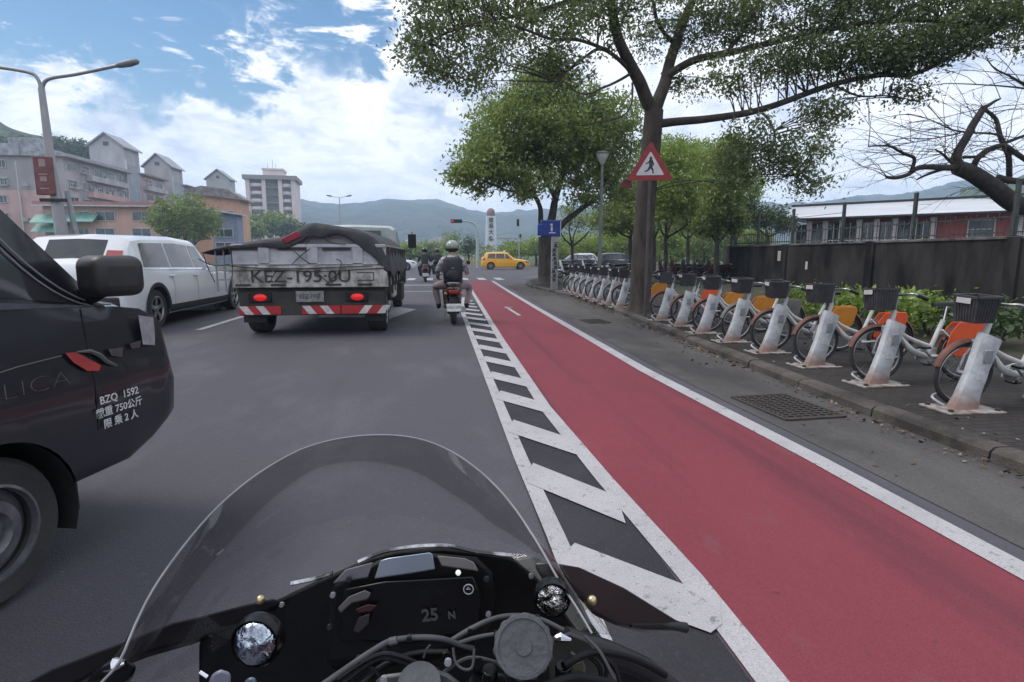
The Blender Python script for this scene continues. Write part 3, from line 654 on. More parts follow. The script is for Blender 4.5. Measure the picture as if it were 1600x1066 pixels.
# ---------------------------------------------------------------- black van on the left (local y forward from the front wheel, x outwards to the right side)
def black_van():
    th = R(14); c, s = math.cos(th), math.sin(th); P0 = Vector((-1.56 + c * .02, 2.10 - s * .02, 0)); hw = .76
    O = P0 + Vector((-c * hw, s * hw, 0))
    t = empty('black_van', (O.x, O.y, GZ), -th, 'black delivery van close on the left with red stripe and white lettering on its flank', 'van')
    paint = M('black_van_paint', (.011, .012, .018), .25, coat=.6, c2=(.014, .015, .020), scale=2.2, bump=.02, bscale=5)
    wr = .272
    st = [(-2.75, .40, 1.03, 1.66, hw - .03, hw * .90), (-2.7, .36, 1.04, 1.76, hw, hw * .92), (-1.0, .33, 1.04, 1.92, hw, hw * .93), (-.40, .33, 1.04, 1.90, hw, hw * .93), (-.18, .33, 1.04, 1.83, hw, hw * .93), (.60, .335, 1.03, 1.06, hw, hw * .94), (.76, .385, 1.005, 1.03, hw - .008, hw * .91),
          (.865, .445, .95, .98, hw - .006, hw * .90), (.90, .46, .88, .91, hw - .014, hw * .88), (.925, .465, .80, .83, hw - .024, hw * .87)]
    B = Body(st, True); ar = [(0, wr, wr + .055), (-1.95, wr, wr + .055)]
    B.mesh('body', paint, t, ar, step=.03)
    mb = MB(); mb.box((0, -.95, .36), (1.2, 3.2, .12)); [arch_liner(mb, cy, cz, r, hw) for cy, cz, r in ar]; mb.build('underbody', black_mat, t)
    steelw = M('steel_wheel', (.20, .20, .215), .4, .5, c2=(.10, .10, .11), scale=12)
    vg = M('van_tinted_glass', (.012, .013, .016), .05, c2=(.035, .036, .040), scale=1.6, spec=.9, mix=(.5, .75), streak=(1, 1, 5))
    rubber = M('black_rubber_seal', (.012, .012, .012), .7)
    for sd in (1, -1):
        mb = MB(); B.patch(mb, -.62, .46, .655, .845, sd, .004, 24, 8, sk1=-.60); mb.build('side_window', vg, t)
        mb = MB(); B.patch(mb, -1.62, -.74, .655, .845, sd, .004, 14, 6); mb.build('side_window', vg, t)
        # pale trim lines along the window edges
        mb = MB()
        for a0, a1, w in ((.475, -.625, .008), (.60, -.72, .008)):
            pts = [B.S(.0 + a0 + (a1) * k / 12, .645 + .215 * k / 12, sd, .010) for k in range(13)]
            mb.tube(pts, w * .5, 5)
        mb.build('window_trim', M('dull_trim', (.22, .22, .23), .5), t)
        mb = MB(); B.patch(mb, -2.6, .50, .632, .645, sd, .008, 30, 1); mb.build('waist_moulding', M('waist_strip', (.10, .10, .115), .3, c2=(.05, .05, .06), scale=3), t)
        mb = MB(); B.patch(mb, .56, .60, .63, .64, sd, .004, 2, 1); 
        # door seam
        for q0, v0 in ((.435, .26), (-.70, .14)): mb = MB(); B.patch(mb, q0, q0 + .006, v0, .62, sd, .002, 1, 8); mb.build('door_seam', rubber, t)
        mb = MB(); p = B.S(-.50, .56, sd, .015); mb.box(p, (.03, .16, .035)); mb.build('door_handle', paint, t, bevel=.01)
        # headlight wraps round the corner
        hm = M('headlight_lens', (.42, .42, .44), .18, c2=(.25, .25, .27), scale=14, spec=.8)
        mb = MB(); vs = []
        for i in range(7):
            for j in range(4):
                y = .735 + .16 * i / 6 - .02 * (1 - j / 3) ; z = .845 + .135 * (j / 3) - .03 * i / 6; stt = B.at(min(y, .905)); x = stt[4] + .018 - .05 * (i / 6) ** 2
                vs.append((sd * x, y - .01 * j, z))
        mb.add(vs, [(i * 4 + j, i * 4 + 4 + j, i * 4 + 5 + j, i * 4 + 1 + j) for i in range(6) for j in range(3)])
        mb.add([(v[0] - sd * .06, v[1] - .02, v[2]) for v in vs], [(i * 4 + j, i * 4 + 1 + j, i * 4 + 5 + j, i * 4 + 4 + j) for i in range(6) for j in range(3)])
        mb.build('headlight', hm, t)
        # mirror
        px = sd * (hw + .09)
        mb = MB(); mb.box((px, .485, 1.165), (.17, .20, .165), rot=Matrix.Rotation(R(-20 * sd), 3, 'Z')); o = mb.build('wing_mirror', M('mirror_shell', (.016, .016, .017), .45, c2=(.03, .028, .027), scale=6), t, bevel=.045, seg=4)
        m2 = MB(); m2.tube([(sd * (hw - .05), .50, 1.08), (sd * (hw + .02), .48, 1.09), (sd * (hw + .07), .48, 1.12)], [.04, .032, .03], 8); m2.build('mirror_arm', black_pl, o)
        wheel(t, 0, sd * (hw - .115), wr, .18, sd, rim=steelw, spokes=0); wheel(t, -1.95, sd * (hw - .115), wr, .18, sd, rim=steelw, spokes=0)
        # bumper corner and mud flap
        mb = MB(); mb.box((sd * (hw - .14), .335, .30), (.22, .02, .16)); mb.build('mud_flap', black_mat, t)
    mb = MB(); B.top(mb, -.05, .56, .07, ny=10); mb.build('windscreen', vg, t)
    mb = MB(); mb.box((0, .915, .56), (1.2, .06, .10)); mb.box((0, .90, .80), (.9, .03, .07)); mb.build('grille', black_mat, t, bevel=.015)
    # red flash, pale sweep and writing on the right flank
    red = M('red_flash_decal', (.42, .035, .03), .45, c2=(.30, .03, .03), scale=10); dull = M('faded_decal', (.075, .055, .058), .6, c2=(.035, .03, .035), scale=12); grey = M('grey_decal', (.13, .13, .12), .6)
    def X(y, z): 
        stt = B.at(y); P = ring_pts(stt); zz = [q[1] for q in P]; return float(np.interp(z, zz[1:6], [q[0] for q in P][1:6])) + .014
    def decal(name, pts, m, parent=t):
        mb = MB(); mb.add([(X(y, z), y, z) for y, z in pts], [tuple(range(len(pts)))]); mb.build(name, m, parent, smooth=0)
    decal('red_flash', [(.318, .872), (.365, .868), (.47, .795), (.455, .775), (.40, .785), (.345, .83)], red)
    decal('red_flash', [(.52, .855), (.60, .85), (.585, .81), (.53, .825)], dull); decal('red_flash', [(.64, .86), (.72, .865), (.70, .835), (.65, .835)], dull)
    mb = MB(); mb.tube([(X(y, z) + .001, y, z) for y, z in [(.37, .868), (.43, .862), (.47, .838), (.50, .805), (.55, .778)]], [.003, .008, .010, .009, .003], 5); mb.build('grey_sweep', grey, t)
    rot = (R(90), 0, R(90))
    o = text('flank_lettering', 'DELICA', .085, M('outline_lettering', (.16, .16, .17), .5), t, (X(.12, .775) + .002, .10, .775), rot, .0008, sx=1.55, bold=-.0035)
    mb = MB(); mb.tube([(X(y, z) + .001, y, z) for y, z in [(-.25, .80), (-.05, .835), (.12, .855), (.30, .865)]], .0022, 4); mb.build('pinstripe', grey, t)
    w = .044
    text('flank_lettering', 'BZQ  1592', w * 1.05, white_txt, t, (X(.54, .645) + .002, .545, .648), rot, .0008, bold=.0006)
    text('flank_lettering', '載重 750公斤', w, white_txt, t, (X(.54, .59) + .002, .545, .594), rot, .0008, bold=.0006)
    text('flank_lettering', '限 乘 2 人', w, white_txt, t, (X(.54, .54) + .002, .55, .541), rot, .0008, bold=.0006)
    mb = MB(); pts = [B.S(-1.6 + 2.3 * k / 20, .30 , 1, .0) for k in range(21)]
    mb.build('crease', paint, t) if False else None
    return t
black_van()

# ---------------------------------------------------------------- loaded flatbed truck
def truck():
    YR = 9.3; CX = -2.0; t = empty('flatbed_truck', (CX, YR, GZ), 0, 'dirty white flatbed truck with tarpaulin covered load and red brake lights on', 'truck')
    dirty = M('dirty_white_boards', (.48, .46, .43), .75, c2=(.17, .155, .14), scale=6, mix=(.40, .60), detail=9, bump=.1, streak=(1, 1, .6))
    frame = M('truck_underframe', (.030, .028, .027), .8, c2=(.05, .045, .04), scale=6, bump=.3)
    tarp = M('dark_tarpaulin', (.060, .060, .066), .8, c2=(.028, .028, .031), scale=4, bump=.9, bscale=7)
    hw = 1.16
    # chassis and bumper beam
    mb = MB(); mb.box((0, 2.2, .70), (2 * hw - .1, 4.2, .10)); mb.box((-.4, 2.6, .55), (.12, 5.0, .2)); mb.box((.4, 2.6, .55), (.12, 5.0, .2)); mb.box((0, .14, .52), (2 * hw - .12, .22, .36)); mb.build('underframe', frame, t, bevel=.01)
    mb = MB(); mb.box((0, .06, .40), (2 * hw - .14, .08, .15)); mb.build('rear_bumper', frame, t, bevel=.01)
    for x0, x1, d in ((-hw + .06, -hw + .68, 1), (-.16, .42, 1), (hw - .72, hw - .04, -1)):
        mb = MB(); mb.box(((x0 + x1) / 2, .012, .41), (x1 - x0, .012, .13)); o = mb.build('reflector_band', red_bar, t)
        mb = MB(); n = 2
        for k in range(n):
            xa = x0 + .10 + k * (x1 - x0 - .22) * (.62 if x1 - x0 > .6 else .75) + (.16 if d < 0 else 0); q = .10 * -d
            mb.add([(xa, .004, .345), (xa + .12, .004, .345), (xa + .12 + q, .004, .475), (xa + q, .004, .475)], [(0, 1, 2, 3)])
        mb.build('stripe', white_bar, o, smooth=0)
    for x in (-.78, .68):
        mb = MB(); mb.box((x, .02, .61), (.34, .05, .15)); o = mb.build('tail_light', black_pl, t, bevel=.01)
        mb = MB(); mb.ball((x + .01, -.012, .61), (.10, .035, .055), 16); mb.build('brake_lamp', red_lamp, o)
    mb = MB(); mb.box((-.03, -.005, .62), (.42, .015, .17)); o = mb.build('number_plate', M('dirty_plate', (.28, .28, .27), .6, c2=(.13, .13, .13), scale=14), t, bevel=.004)
    text('plate_lettering', 'KEZ-1950', .095, black_txt, o, (-.03, -.016, .62), (R(90), 0, 0), .002, sx=.82)
    # tailgate
    mb = MB(); mb.box((0, .0, .93), (2 * hw, .05, .34)); mb.box((0, -.032, 1.065), (2 * hw - .1, .014, .035)); mb.box((0, -.032, .79), (2 * hw - .02, .014, .05)); mb.box((hw - .10, -.032, .93), (.035, .014, .26)); mb.box((-hw + .10, -.032, .93), (.035, .014, .26))
    for x in (-1.0, -.48, .35, .82): mb.box((x, -.045, .805), (.22, .03, .03), m=1)
    tg = mb.build('tailgate', [dirty, frame], t, bevel=.006)
    text('tailgate_lettering', 'KEZ-195·0U', .265, black_txt, tg, (-.14, -.030, .925), (R(90), 0, 0), .004, sx=1.12, bold=.002)
    mb = MB()
    for q in range(2): mb.box((.83, -.032, .93 + .06 * (q * 2 - 1)), (.26, .008, .012))
    mb.box((.955, -.032, .93), (.012, .008, .13)); mb.build('scuff_mark', black_txt, tg)
    # upper boards: three panels between posts
    mb = MB(); mb.box((0, .03, 1.26), (2 * hw - .02, .04, .31))
    for x in (-.62, 0.10, .78): mb.box((x - .06, -.0, 1.26), (.16, .04, .32))
    mb.box((0, -.0, 1.40), (2 * hw - .02, .05, .05)); mb.box((0, -.0, 1.125), (2 * hw - .02, .04, .03)); mb.build('upper_board', M('grey_white_boards', (.46, .455, .48), .7, c2=(.30, .29, .31), scale=3.5, mix=(.35, .6)), t, bevel=.008)
    for x, w in ((-.95, .40), (-.25, .44), (.40, .42)): mb = MB(); mb.box((x, .004, 1.355), (w, .03, .05)); mb.build('board_slot', frame, t)
    # side boards
    for s in (1, -1):
        mb = MB(); mb.box((s * (hw - .02), 2.15, .93), (.05, 4.2, .34)); mb.box((s * (hw - .03), 2.15, 1.27), (.04, 4.2, .30))
        for k in range(7): mb.box((s * (hw + .015), .15 + k * .68, 1.08), (.05, .07, .62), m=1)
        for k in range(9): mb.box((s * (hw + .01), .3 + k * .5, .72 - .02 * (k % 2)), (.04, .05, .18), m=1)
        mb.build('side_board', [dirty, frame], t, bevel=.005)
    # load crate end and tarpaulin with folds
    mb = MB(); mb.prism([(-.45, .10, 1.36), (-.2, .10, 1.47), (.0, .10, 1.62), (.38, .10, 1.64), (.7, .10, 1.48), (.98, .10, 1.36)], (0, 3.4, 0)); mb.build('load', M('pale_load_sheet', (.40, .38, .40), .8, c2=(.27, .25, .27), scale=3, bump=.3, bscale=6), t, bevel=.02)
    mb = MB(); mb.prism([(-.40, -.06, 1.50), (-.17, -.06, 1.62), (-.10, -.06, 1.54), (-.33, -.06, 1.43)], (0, .3, 0)); mb.build('red_load_bag', M('red_sheet', (.28, .015, .035), .6, c2=(.2, .01, .03), scale=14), t, bevel=.01)
    top = [(-1.60, 1.30), (-1.42, 1.37), (-1.28, 1.42), (-.95, 1.46), (-.77, 1.50), (-.55, 1.53), (-.39, 1.56), (-.18, 1.66), (-.02, 1.79), (.19, 1.78), (.37, 1.74), (.61, 1.71), (.90, 1.62), (1.11, 1.47), (1.21, 1.25), (1.245, .98)]
    bot = [(-1.60, 1.27), (-1.40, 1.32), (-1.25, 1.34), (-.95, 1.36), (-.77, 1.37), (-.55, 1.36), (-.39, 1.34), (-.20, 1.38), (-.02, 1.56), (.17, 1.50), (.30, 1.55), (.45, 1.60), (.62, 1.50), (.80, 1.34), (1.0, 1.22), (1.12, 1.0)]
    vs = []; NY = 26; mm = len(top)
    for i in range(NY + 1):
        y = 0.02 + 4.25 * i / NY
        for (x, z) in top:
            q = mnoise.noise(Vector((x * 2.3, y * 1.6, 1))) * .06 + mnoise.noise(Vector((x * 6, y * 4, 5))) * .035 + abs(mnoise.noise(Vector((x * 9, y * 3, 8)))) * -.04
            sag = -.02 - .035 * math.sin(y * 2.6) * (1 if abs(x) < 1 else .3)
            vs.append((max(-1.60 + .4 * min(i, 4) / 4, x) if x < -1.2 else x, y, z + q * (1 if i else .3) + sag * (1 if i else 0)))
    fs = [(i * mm + j, i * mm + j + 1, (i + 1) * mm + j + 1, (i + 1) * mm + j) for i in range(NY) for j in range(mm - 1)]
    n0 = len(vs)
    for (x, z) in bot: vs.append((x, -.03 + random.uniform(-.01, .01), z + random.uniform(-.012, .012)))
    for (x, z), (x2, z2) in zip(top, bot): vs.append(((x + x2) / 2, -.05 + random.uniform(-.02, .015), (z + z2) / 2))
    for j in range(mm - 1): fs += [(n0 + j, n0 + j + 1, n0 + mm + j + 1, n0 + mm + j), (n0 + mm + j, n0 + mm + j + 1, j + 1, j)]
    # lower skirt on the right side
    k0 = len(vs)
    for i in range(NY + 1):
        y = 0.0 + 4.25 * i / NY; vs.append((1.225 + .02 * math.sin(y * 5), y, 1.02 - .13 * abs(math.sin(y * 1.7 + .5)) - .05 * math.sin(y * 9)))
    for i in range(NY): fs.append((i * mm + mm - 1, k0 + i, k0 + i + 1, (i + 1) * mm + mm - 1))
    mb = MB(); mb.add(vs, fs); o = mb.build('tarpaulin', tarp, t, smooth=60); sol = o.modifiers.new('thick', 'SOLIDIFY'); sol.thickness = .012
    ss = o.modifiers.new('sub', 'SUBSURF'); ss.levels = 1; ss.render_levels = 1
    # ropes across the tailgate and load
    rope = M('dark_rope', (.035, .032, .030), .9, c2=(.07, .065, .06), scale=50)
    mb = MB()
    def rp(*p): mb.tube(catmull([(x, y, z) for x, y, z in p], 5), .0075, 5)
    rp((-1.2, -.05, 1.10), (-.7, -.06, 1.06), (-.1, -.07, 1.055), (.4, -.06, 1.075), (.95, -.05, 1.09)); rp((-1.18, -.05, 1.02), (-.5, -.06, 1.03), (.2, -.06, 1.01), (1.1, -.05, 1.06))
    rp((-.3, -.05, 1.42), (-.15, -.06, 1.25), (.0, -.06, 1.13)); rp((.02, -.05, 1.36), (-.12, -.06, 1.25), (-.26, -.06, 1.12)); rp((-.05, -.02, 1.42), (.06, -.02, 1.54), (.16, -.04, 1.64)); rp((.18, -.02, 1.63), (.34, -.02, 1.52), (.6, -.02, 1.56))
    rp((.16, -.02, 1.60), (.3, -.02, 1.46), (.55, -.02, 1.42)); rp((.40, -.05, 1.20), (.48, -.06, 1.13), (.38, -.06, .9)); rp((-1.19, -.05, 1.42), (-1.13, -.05, 1.2), (-1.16, -.05, .82)); rp((-.5, -.05, 1.02), (-.62, -.05, .83)); rp((.1, -.05, 1.0), (.3, -.05, .80)); rp((.44, -.05, 1.0), (.22, -.05, .80))
    rp((-1.55, -.02, 1.28), (-1.48, -.05, 1.05), (-1.40, -.05, .85)); rp((-1.62, -.02, 1.2), (-1.4, -.03, 1.1), (-1.18, -.03, 1.12)); rp((1.0, -.05, 1.38), (1.06, -.05, 1.2), (1.02, -.05, 1.1)); rp((1.2, 0, .75), (1.21, .0, .5), (1.17, 0, .36), (1.12, 0, .40)); rp((.02, 0, .35), (.03, 0, .22))
    mb.build('rope', rope, t)
    # side lattice frame sticking out on the left
    mb = MB(); 
    for z in (1.36, 1.20, 1.02, .88): mb.bar((-1.42, .1, z), (-1.16, .1, z), .02, .02)
    for x in (-1.42, -1.30): mb.bar((x, .1, .70), (x, .1, 1.38), .022, .022)
    mb.build('side_rack', galv, t)
    # wheels (twin rears), mud guards, cab
    for s in (1, -1):
        wheel(t, .62, s * (hw - .22), .335, .30, s, rim=galv, spokes=6); wheel(t, 4.35, s * (hw - .24), .335, .22, s, rim=galv, spokes=6)
        mb = MB(); mb.box((s * (hw - .22), .24, .40), (.34, .02, .40)); mb.build('mud_flap', black_mat, t)
    mb = MB(); mb.box((hw - .02, 1.5, .62), (.06, .5, .22)); mb.build('side_marker_panel', white_bar, t, bevel=.02); mb = MB(); mb.box((hw - .1, 2.6, .55), (.35, .7, .35)); mb.build('side_locker', frame, t, bevel=.02)
    cabm = M('truck_cab_paint', (.42, .46, .45), .45, c2=(.34, .38, .37), scale=3, coat=.3)
    
    B = Body([(4.40, .50, 1.2, 1.88, hw - .12, hw * .80), (4.5, .45, 1.2, 1.93, hw - .10, hw * .82), (5.4, .45, 1.2, 1.94, hw - .10, hw * .82), (5.95, .45, 1.2, 1.35, hw - .1, hw * .86), (6.05, .5, .95, 1.05, hw - .14, hw * .8)])
    for w_ in [o for o in COL.objects if o.parent == t and o.name.startswith('wheel') and abs(o.location.y - 4.35) < .01]: w_.location.y = 5.25
    B.mesh('cab', cabm, t, [(5.25, .335, .40)])
    for s in (1, -1):
        mb = MB(); B.patch(mb, 4.9, 5.62, .655, .84, s, sk1=-.3); mb.build('side_window', glass_dark, t)
        mb = MB(); mb.tube([(s * (hw - .12), 5.6, 1.3), (s * (hw + .12), 5.75, 1.45), (s * (hw + .13), 5.75, 1.85)], .014, 6, m=0); mb.box((s * (hw + .13), 5.75, 1.62), (.20, .07, .34)); mb.build('wing_mirror', black_pl, t, bevel=.02)
    mb = MB(); mb.box((0, 4.38, 1.62), (1.3, .01, .4)); mb.build('rear_window', glass_dark, t)
    return t
truck()
# ---------------------------------------------------------------- trees
def ell_points(n, rg):
    p = rg.normal(size=(n, 3)); p /= np.linalg.norm(p, axis=1)[:, None]; return p * (rg.random(n) ** .45)[:, None]
def foliage(name, parent, blobs, leaf, mat, seed=1, per=26, cr=.20, aspect=.42, droop=.35):
    """blobs: (centre, (rx,ry,rz), clusters). Each cluster is a spray of leaf-sized faces; returns cluster centres"""
    rg = np.random.default_rng(seed); C = []
    for c, r, n in blobs:
        q = ell_points(int(n), rg) * np.array(r) + np.array(c); C.append(q)
    C = np.concatenate(C); n = len(C)
    cs = cr * rg.uniform(.6, 1.35, n)
    P = np.repeat(C, per, 0) + rg.normal(size=(n * per, 3)) * np.repeat(cs, per)[:, None] * np.array([.62, .62, .42])
    N = len(P); d = rg.normal(size=(N, 3)); d[:, 2] -= droop; d /= np.linalg.norm(d, axis=1)[:, None]
    w = np.cross(d, rg.normal(size=(N, 3))); w /= np.linalg.norm(w, axis=1)[:, None]
    s = leaf * rg.uniform(.6, 1.25, N)[:, None]
    P = P.astype(np.float32)
    o = quads(name, P, d * s * .5, w * s * .5 * aspect, mat, None, parent); return o, C
def limb(mb, pts, r0, r1, k=5, n=8, wob=.0, seed=0):
    P = catmull(pts, k); K = len(P)
    if wob: P = [p + Vector((mnoise.noise(p * 1.3 + Vector((seed, 0, 0))), mnoise.noise(p * 1.3 + Vector((0, seed, 7))), 0)) * wob * min(1, i / 3) for i, p in enumerate(P)]
    mb.tube(P, [r0 + (r1 - r0) * (i / (K - 1)) ** .8 for i in range(K)], n); return P
def twigs(mb, L, C, seed, count, r=.014, maxd=3.0):
    rg = random.Random(seed); A = np.array([tuple(p) for p in L])
    for c in rg.sample(list(map(tuple, C)), min(count, len(C))):
        d = np.linalg.norm(A - np.array(c), axis=1) + np.where(A[:, 2] > c[2], .8, 0); k = int(d.argmin())
        if d[k] > maxd or d[k] < .15: continue
        a = Vector(A[k]); b = Vector(c); mid = a.lerp(b, .5) + Vector((rg.uniform(-.15, .15), rg.uniform(-.15, .15), rg.uniform(-.05, .25))) * (d[k] * .5)
        mb.tube(catmull([a, mid, b], 3), [r * 1.2, r * 1.1, r, r * .9, r * .7, r * .5, r * .35], 5, caps=False)
def root_flare(mb, base, r, seed=0):
    """flared trunk foot"""
    vs = []; rows = [(1.75, -.02), (1.45, .05), (1.2, .16), (1.06, .34)]; n = 18
    for q, z in rows:
        for k in range(n):
            a = 2 * math.pi * k / n; e = 1 + (q - 1) * (.55 + .75 * max(0, math.sin(a * 3 + seed))) ; vs.append(base + Vector((math.cos(a) * r * e, math.sin(a) * r * e, z)))
    mb.add(vs, [(i * n + k, i * n + (k + 1) % n, (i + 1) * n + (k + 1) % n, (i + 1) * n + k) for i in range(3) for k in range(n)])

def big_tree():
    base = G(1000, 487, SWZ); Y = base.y; t = empty('street_tree', base, 0, 'large spreading tree with dark bare forks behind the triangular warning sign', 'tree', 'trees along the pavement')
    inv = Vector((-base.x, -base.y, -base.z))
    def Q(px, py, dy=0.0): return atY(px, py, Y + dy) + inv
    mb = MB(); root_flare(mb, Vector((0, 0, 0)), .21, 1); L = []
    L += limb(mb, [Vector((0, 0, -.02)), Q(1003, 400), Q(1010, 300), Q(1018, 220), Q(1022, 172)], .225, .185, n=16)
    main = [([(1022, 178, 0), (1004, 140, -.1), (985, 105, -.3), (968, 60, -.5), (956, 15, -.7), (940, -50, -.9), (905, -130, -1.2)], .15, .06),
            ([(1022, 175, 0), (1040, 130, .2), (1048, 95, .3), (1062, 50, .4), (1080, 5, .6), (1100, -60, .9), (1110, -140, 1.2)], .14, .06),
            ([(1040, 120, .2), (1085, 95, 0), (1140, 82, -.3), (1200, 68, -.5), (1270, 52, -.8), (1350, 36, -1.1), (1440, 33, -1.4), (1560, 40, -1.8)], .085, .03),
            ([(1020, 195, 0), (1060, 190, -.2), (1105, 186, -.4), (1160, 178, -.5), (1215, 163, -.7), (1290, 135, -.9), (1370, 118, -1.1), (1430, 115, -1.2), (1510, 72, -1.4), (1590, 20, -1.7)], .090, .03),
            ([(995, 125, -.2), (965, 90, -.5), (940, 76, -.9), (915, 88, -1.2), (890, 108, -1.5), (868, 128, -1.7)], .05, .012),
            ([(948, 78, -.9), (905, 62, -1.3), (860, 60, -1.6), (800, 40, -1.9), (740, 35, -2.1), (700, 60, -2.2)], .035, .010),
            ([(945, -20, -.8), (880, 5, -1.0), (820, 22, -1.2), (760, 32, -1.5), (700, 50, -1.6), (660, 75, -1.7)], .055, .012),
            ([(985, 115, -.3), (960, 130, -.8), (935, 140, -1.0), (915, 148, -1.2), (895, 143, -1.3)], .03, .010),
            ([(988, 130, 0), (985, 165, -.6), (972, 182, -.9), (940, 190, -1.2), (905, 196, -1.4)], .022, .008),
            ([(1185, 172, -.6), (1203, 190, -.7), (1212, 215, -.8), (1200, 245, -.9), (1218, 262, -1.0), (1245, 275, -1.1)], .028, .008),
            ([(1055, 70, .4), (1030, 40, .2), (1020, 0, 0), (1005, -60, 0)], .05, .02),
            ([(1135, 82, -.3), (1160, 50, 0), (1180, 15, .3), (1210, -40, .6)], .04, .015),
            ([(1290, 50, -.8), (1310, 20, -.8), (1330, -30, -.8), (1380, -80, -.9)], .035, .012),
            ([(1300, 132, -.9), (1340, 150, -1.2), (1390, 150, -1.4), (1440, 160, -1.6)], .025, .008)]
    for pts, a, b in main: L += limb(mb, [Q(*p) for p in pts], a, b, k=5, n=10, wob=.05, seed=a)
    Dp = Y * .99
    def B(px, py, rx, ry, n, dy=-.6, rd=1.1):
        c = Q(px, py, dy); k = (Y + dy) / F; return (tuple(c), (rx * k, rd, ry * k), n)
    blobs = [B(700, 20, 62, 60, 135, -1.5), B(650, 75, 32, 34, 52, -1.7, .6), B(690, 118, 34, 26, 38, -1.6, .5), B(770, 60, 75, 55, 120, -1.4), B(745, 118, 45, 28, 40, -1.5, .6), B(850, 40, 80, 60, 150, -1.2), B(870, 110, 60, 32, 55, -1.4, .7),
             B(940, 30, 70, 55, 110, -.8), B(900, -60, 170, 70, 330, -1), B(720, -60, 110, 60, 170, -1.4), B(1020, 40, 60, 50, 80, .4), B(1090, -60, 150, 70, 320, .3), B(1110, 35, 60, 45, 110, .2), B(1180, 20, 80, 45, 150, -.2),
             B(1150, 120, 70, 32, 85, -.3), B(1240, 95, 80, 38, 140, -.7), B(1310, 25, 90, 45, 190, -.8), B(1350, 90, 90, 34, 190, -1.1), B(1290, 165, 60, 25, 45, -1.0, .7), B(1440, 70, 90, 36, 200, -1.3), B(1540, 30, 90, 45, 230, -1.6), B(1420, 5, 90, 40, 150, -1.2),
             B(1330, -70, 170, 60, 330, -.8), B(1540, -60, 120, 60, 240, -1.4), B(1410, 145, 55, 18, 26, -1.4, .6), B(1180, 220, 50, 42, 80, -.9, .7), B(1240, 245, 55, 48, 105, -1.0, .7), B(1150, 260, 38, 40, 55, -.8, .6), B(1290, 195, 30, 25, 24, -1.0, .5), B(1270, 290, 34, 16, 24, -1.0, .5), B(1060, 130, 30, 25, 20, .5, .6), B(1650, 20, 70, 60, 120, -1.8)]
    blobs = [(c, r, n * (.60 if i < 9 else .68)) for i, (c, r, n) in enumerate(blobs)]
    o, C = foliage('crown', t, blobs, .086, leaf_main, 3, per=34, cr=.205)
    twigs(mb, L, C, 4, 520, .011); mb.build('trunk', bark, t, smooth=60)
    return t
big_tree()

def park_tree(name, base, trunk, limbs, blobs, leaf, mat, label, seed, r=.12, per=24, cr=.3, tw=120, group='trees along the pavement', brk=None, cat='tree', forks=True):
    """trunk: list of points relative to base"""
    t = empty(name, base, 0, label, cat, group); mb = MB(); root_flare(mb, Vector((0, 0, 0)), r * .93, seed); L = limb(mb, trunk, r, r * .72, n=12, wob=.03, seed=seed)
    for pts, a, b in limbs: L += limb(mb, pts, a, b, k=4, n=8, wob=.06, seed=a * 9)
    o, C = foliage('crown', t, blobs, leaf, mat, seed, per, cr); twigs(mb, L, C, seed, tw, .018, 4.0); mb.build('trunk', brk or bark, t, smooth=60); return t
def tree2():
    base = G(855, 443, SWZ); Y = base.y
    def Q(px, py, dy=0.0): return atY(px, py, Y + dy) - base
    def B(px, py, rx, ry, n, dy=0, rd=2.0): k = (Y + dy) / F; return (tuple(Q(px, py, dy)), (rx * k, rd, ry * k), n)
    limbs = [([Q(853, 372), Q(846, 350, -.2), Q(842, 320, -.4), Q(820, 290, -.8), Q(780, 262, -1.2)], .16, .04), ([Q(855, 375), Q(862, 345), Q(868, 310, .3), Q(880, 265, .5), Q(895, 210, .6), Q(900, 160, .6)], .22, .06), ([Q(860, 372), Q(885, 345, .2), Q(920, 318, .6), Q(955, 290, 1.0), Q(985, 250, 1.2)], .17, .05),
             ([Q(868, 310, .3), Q(850, 270, 0), Q(835, 220, -.4), Q(820, 170, -.5)], .12, .04), ([Q(842, 315, -.4), Q(830, 300, -.9), Q(800, 300, -1.2), Q(760, 285, -1.5), Q(725, 270, -1.6)], .07, .02)]
    blobs = [B(860, 190, 100, 72, 620, 0, 2.6), B(790, 215, 70, 60, 330, -.5), B(760, 250, 52, 40, 190, -1), B(725, 272, 24, 22, 50, -1.4, .8), B(900, 245, 80, 50, 300, .3), B(820, 280, 60, 22, 90, -1), B(950, 200, 60, 60, 280, .5), B(850, 130, 55, 30, 110, 0), B(960, 280, 45, 30, 110, .9), B(815, 302, 20, 10, 22, -1.2, .6), B(745, 298, 12, 10, 12, -1.2, .4), B(920, 310, 45, 16, 40, .8)]
    return park_tree('street_tree', base, [Vector((0, 0, -.02)), Q(853, 410), Q(852, 370)], limbs, blobs, .19, leaf_mid, 'dense green tree with dark trunk beside the blue sign', 8, r=.40, per=22, cr=.34, tw=260)
tree2()
bare_small = M('dark_branch_bark', (.030, .026, .024), .9, scale=9, bump=.4)
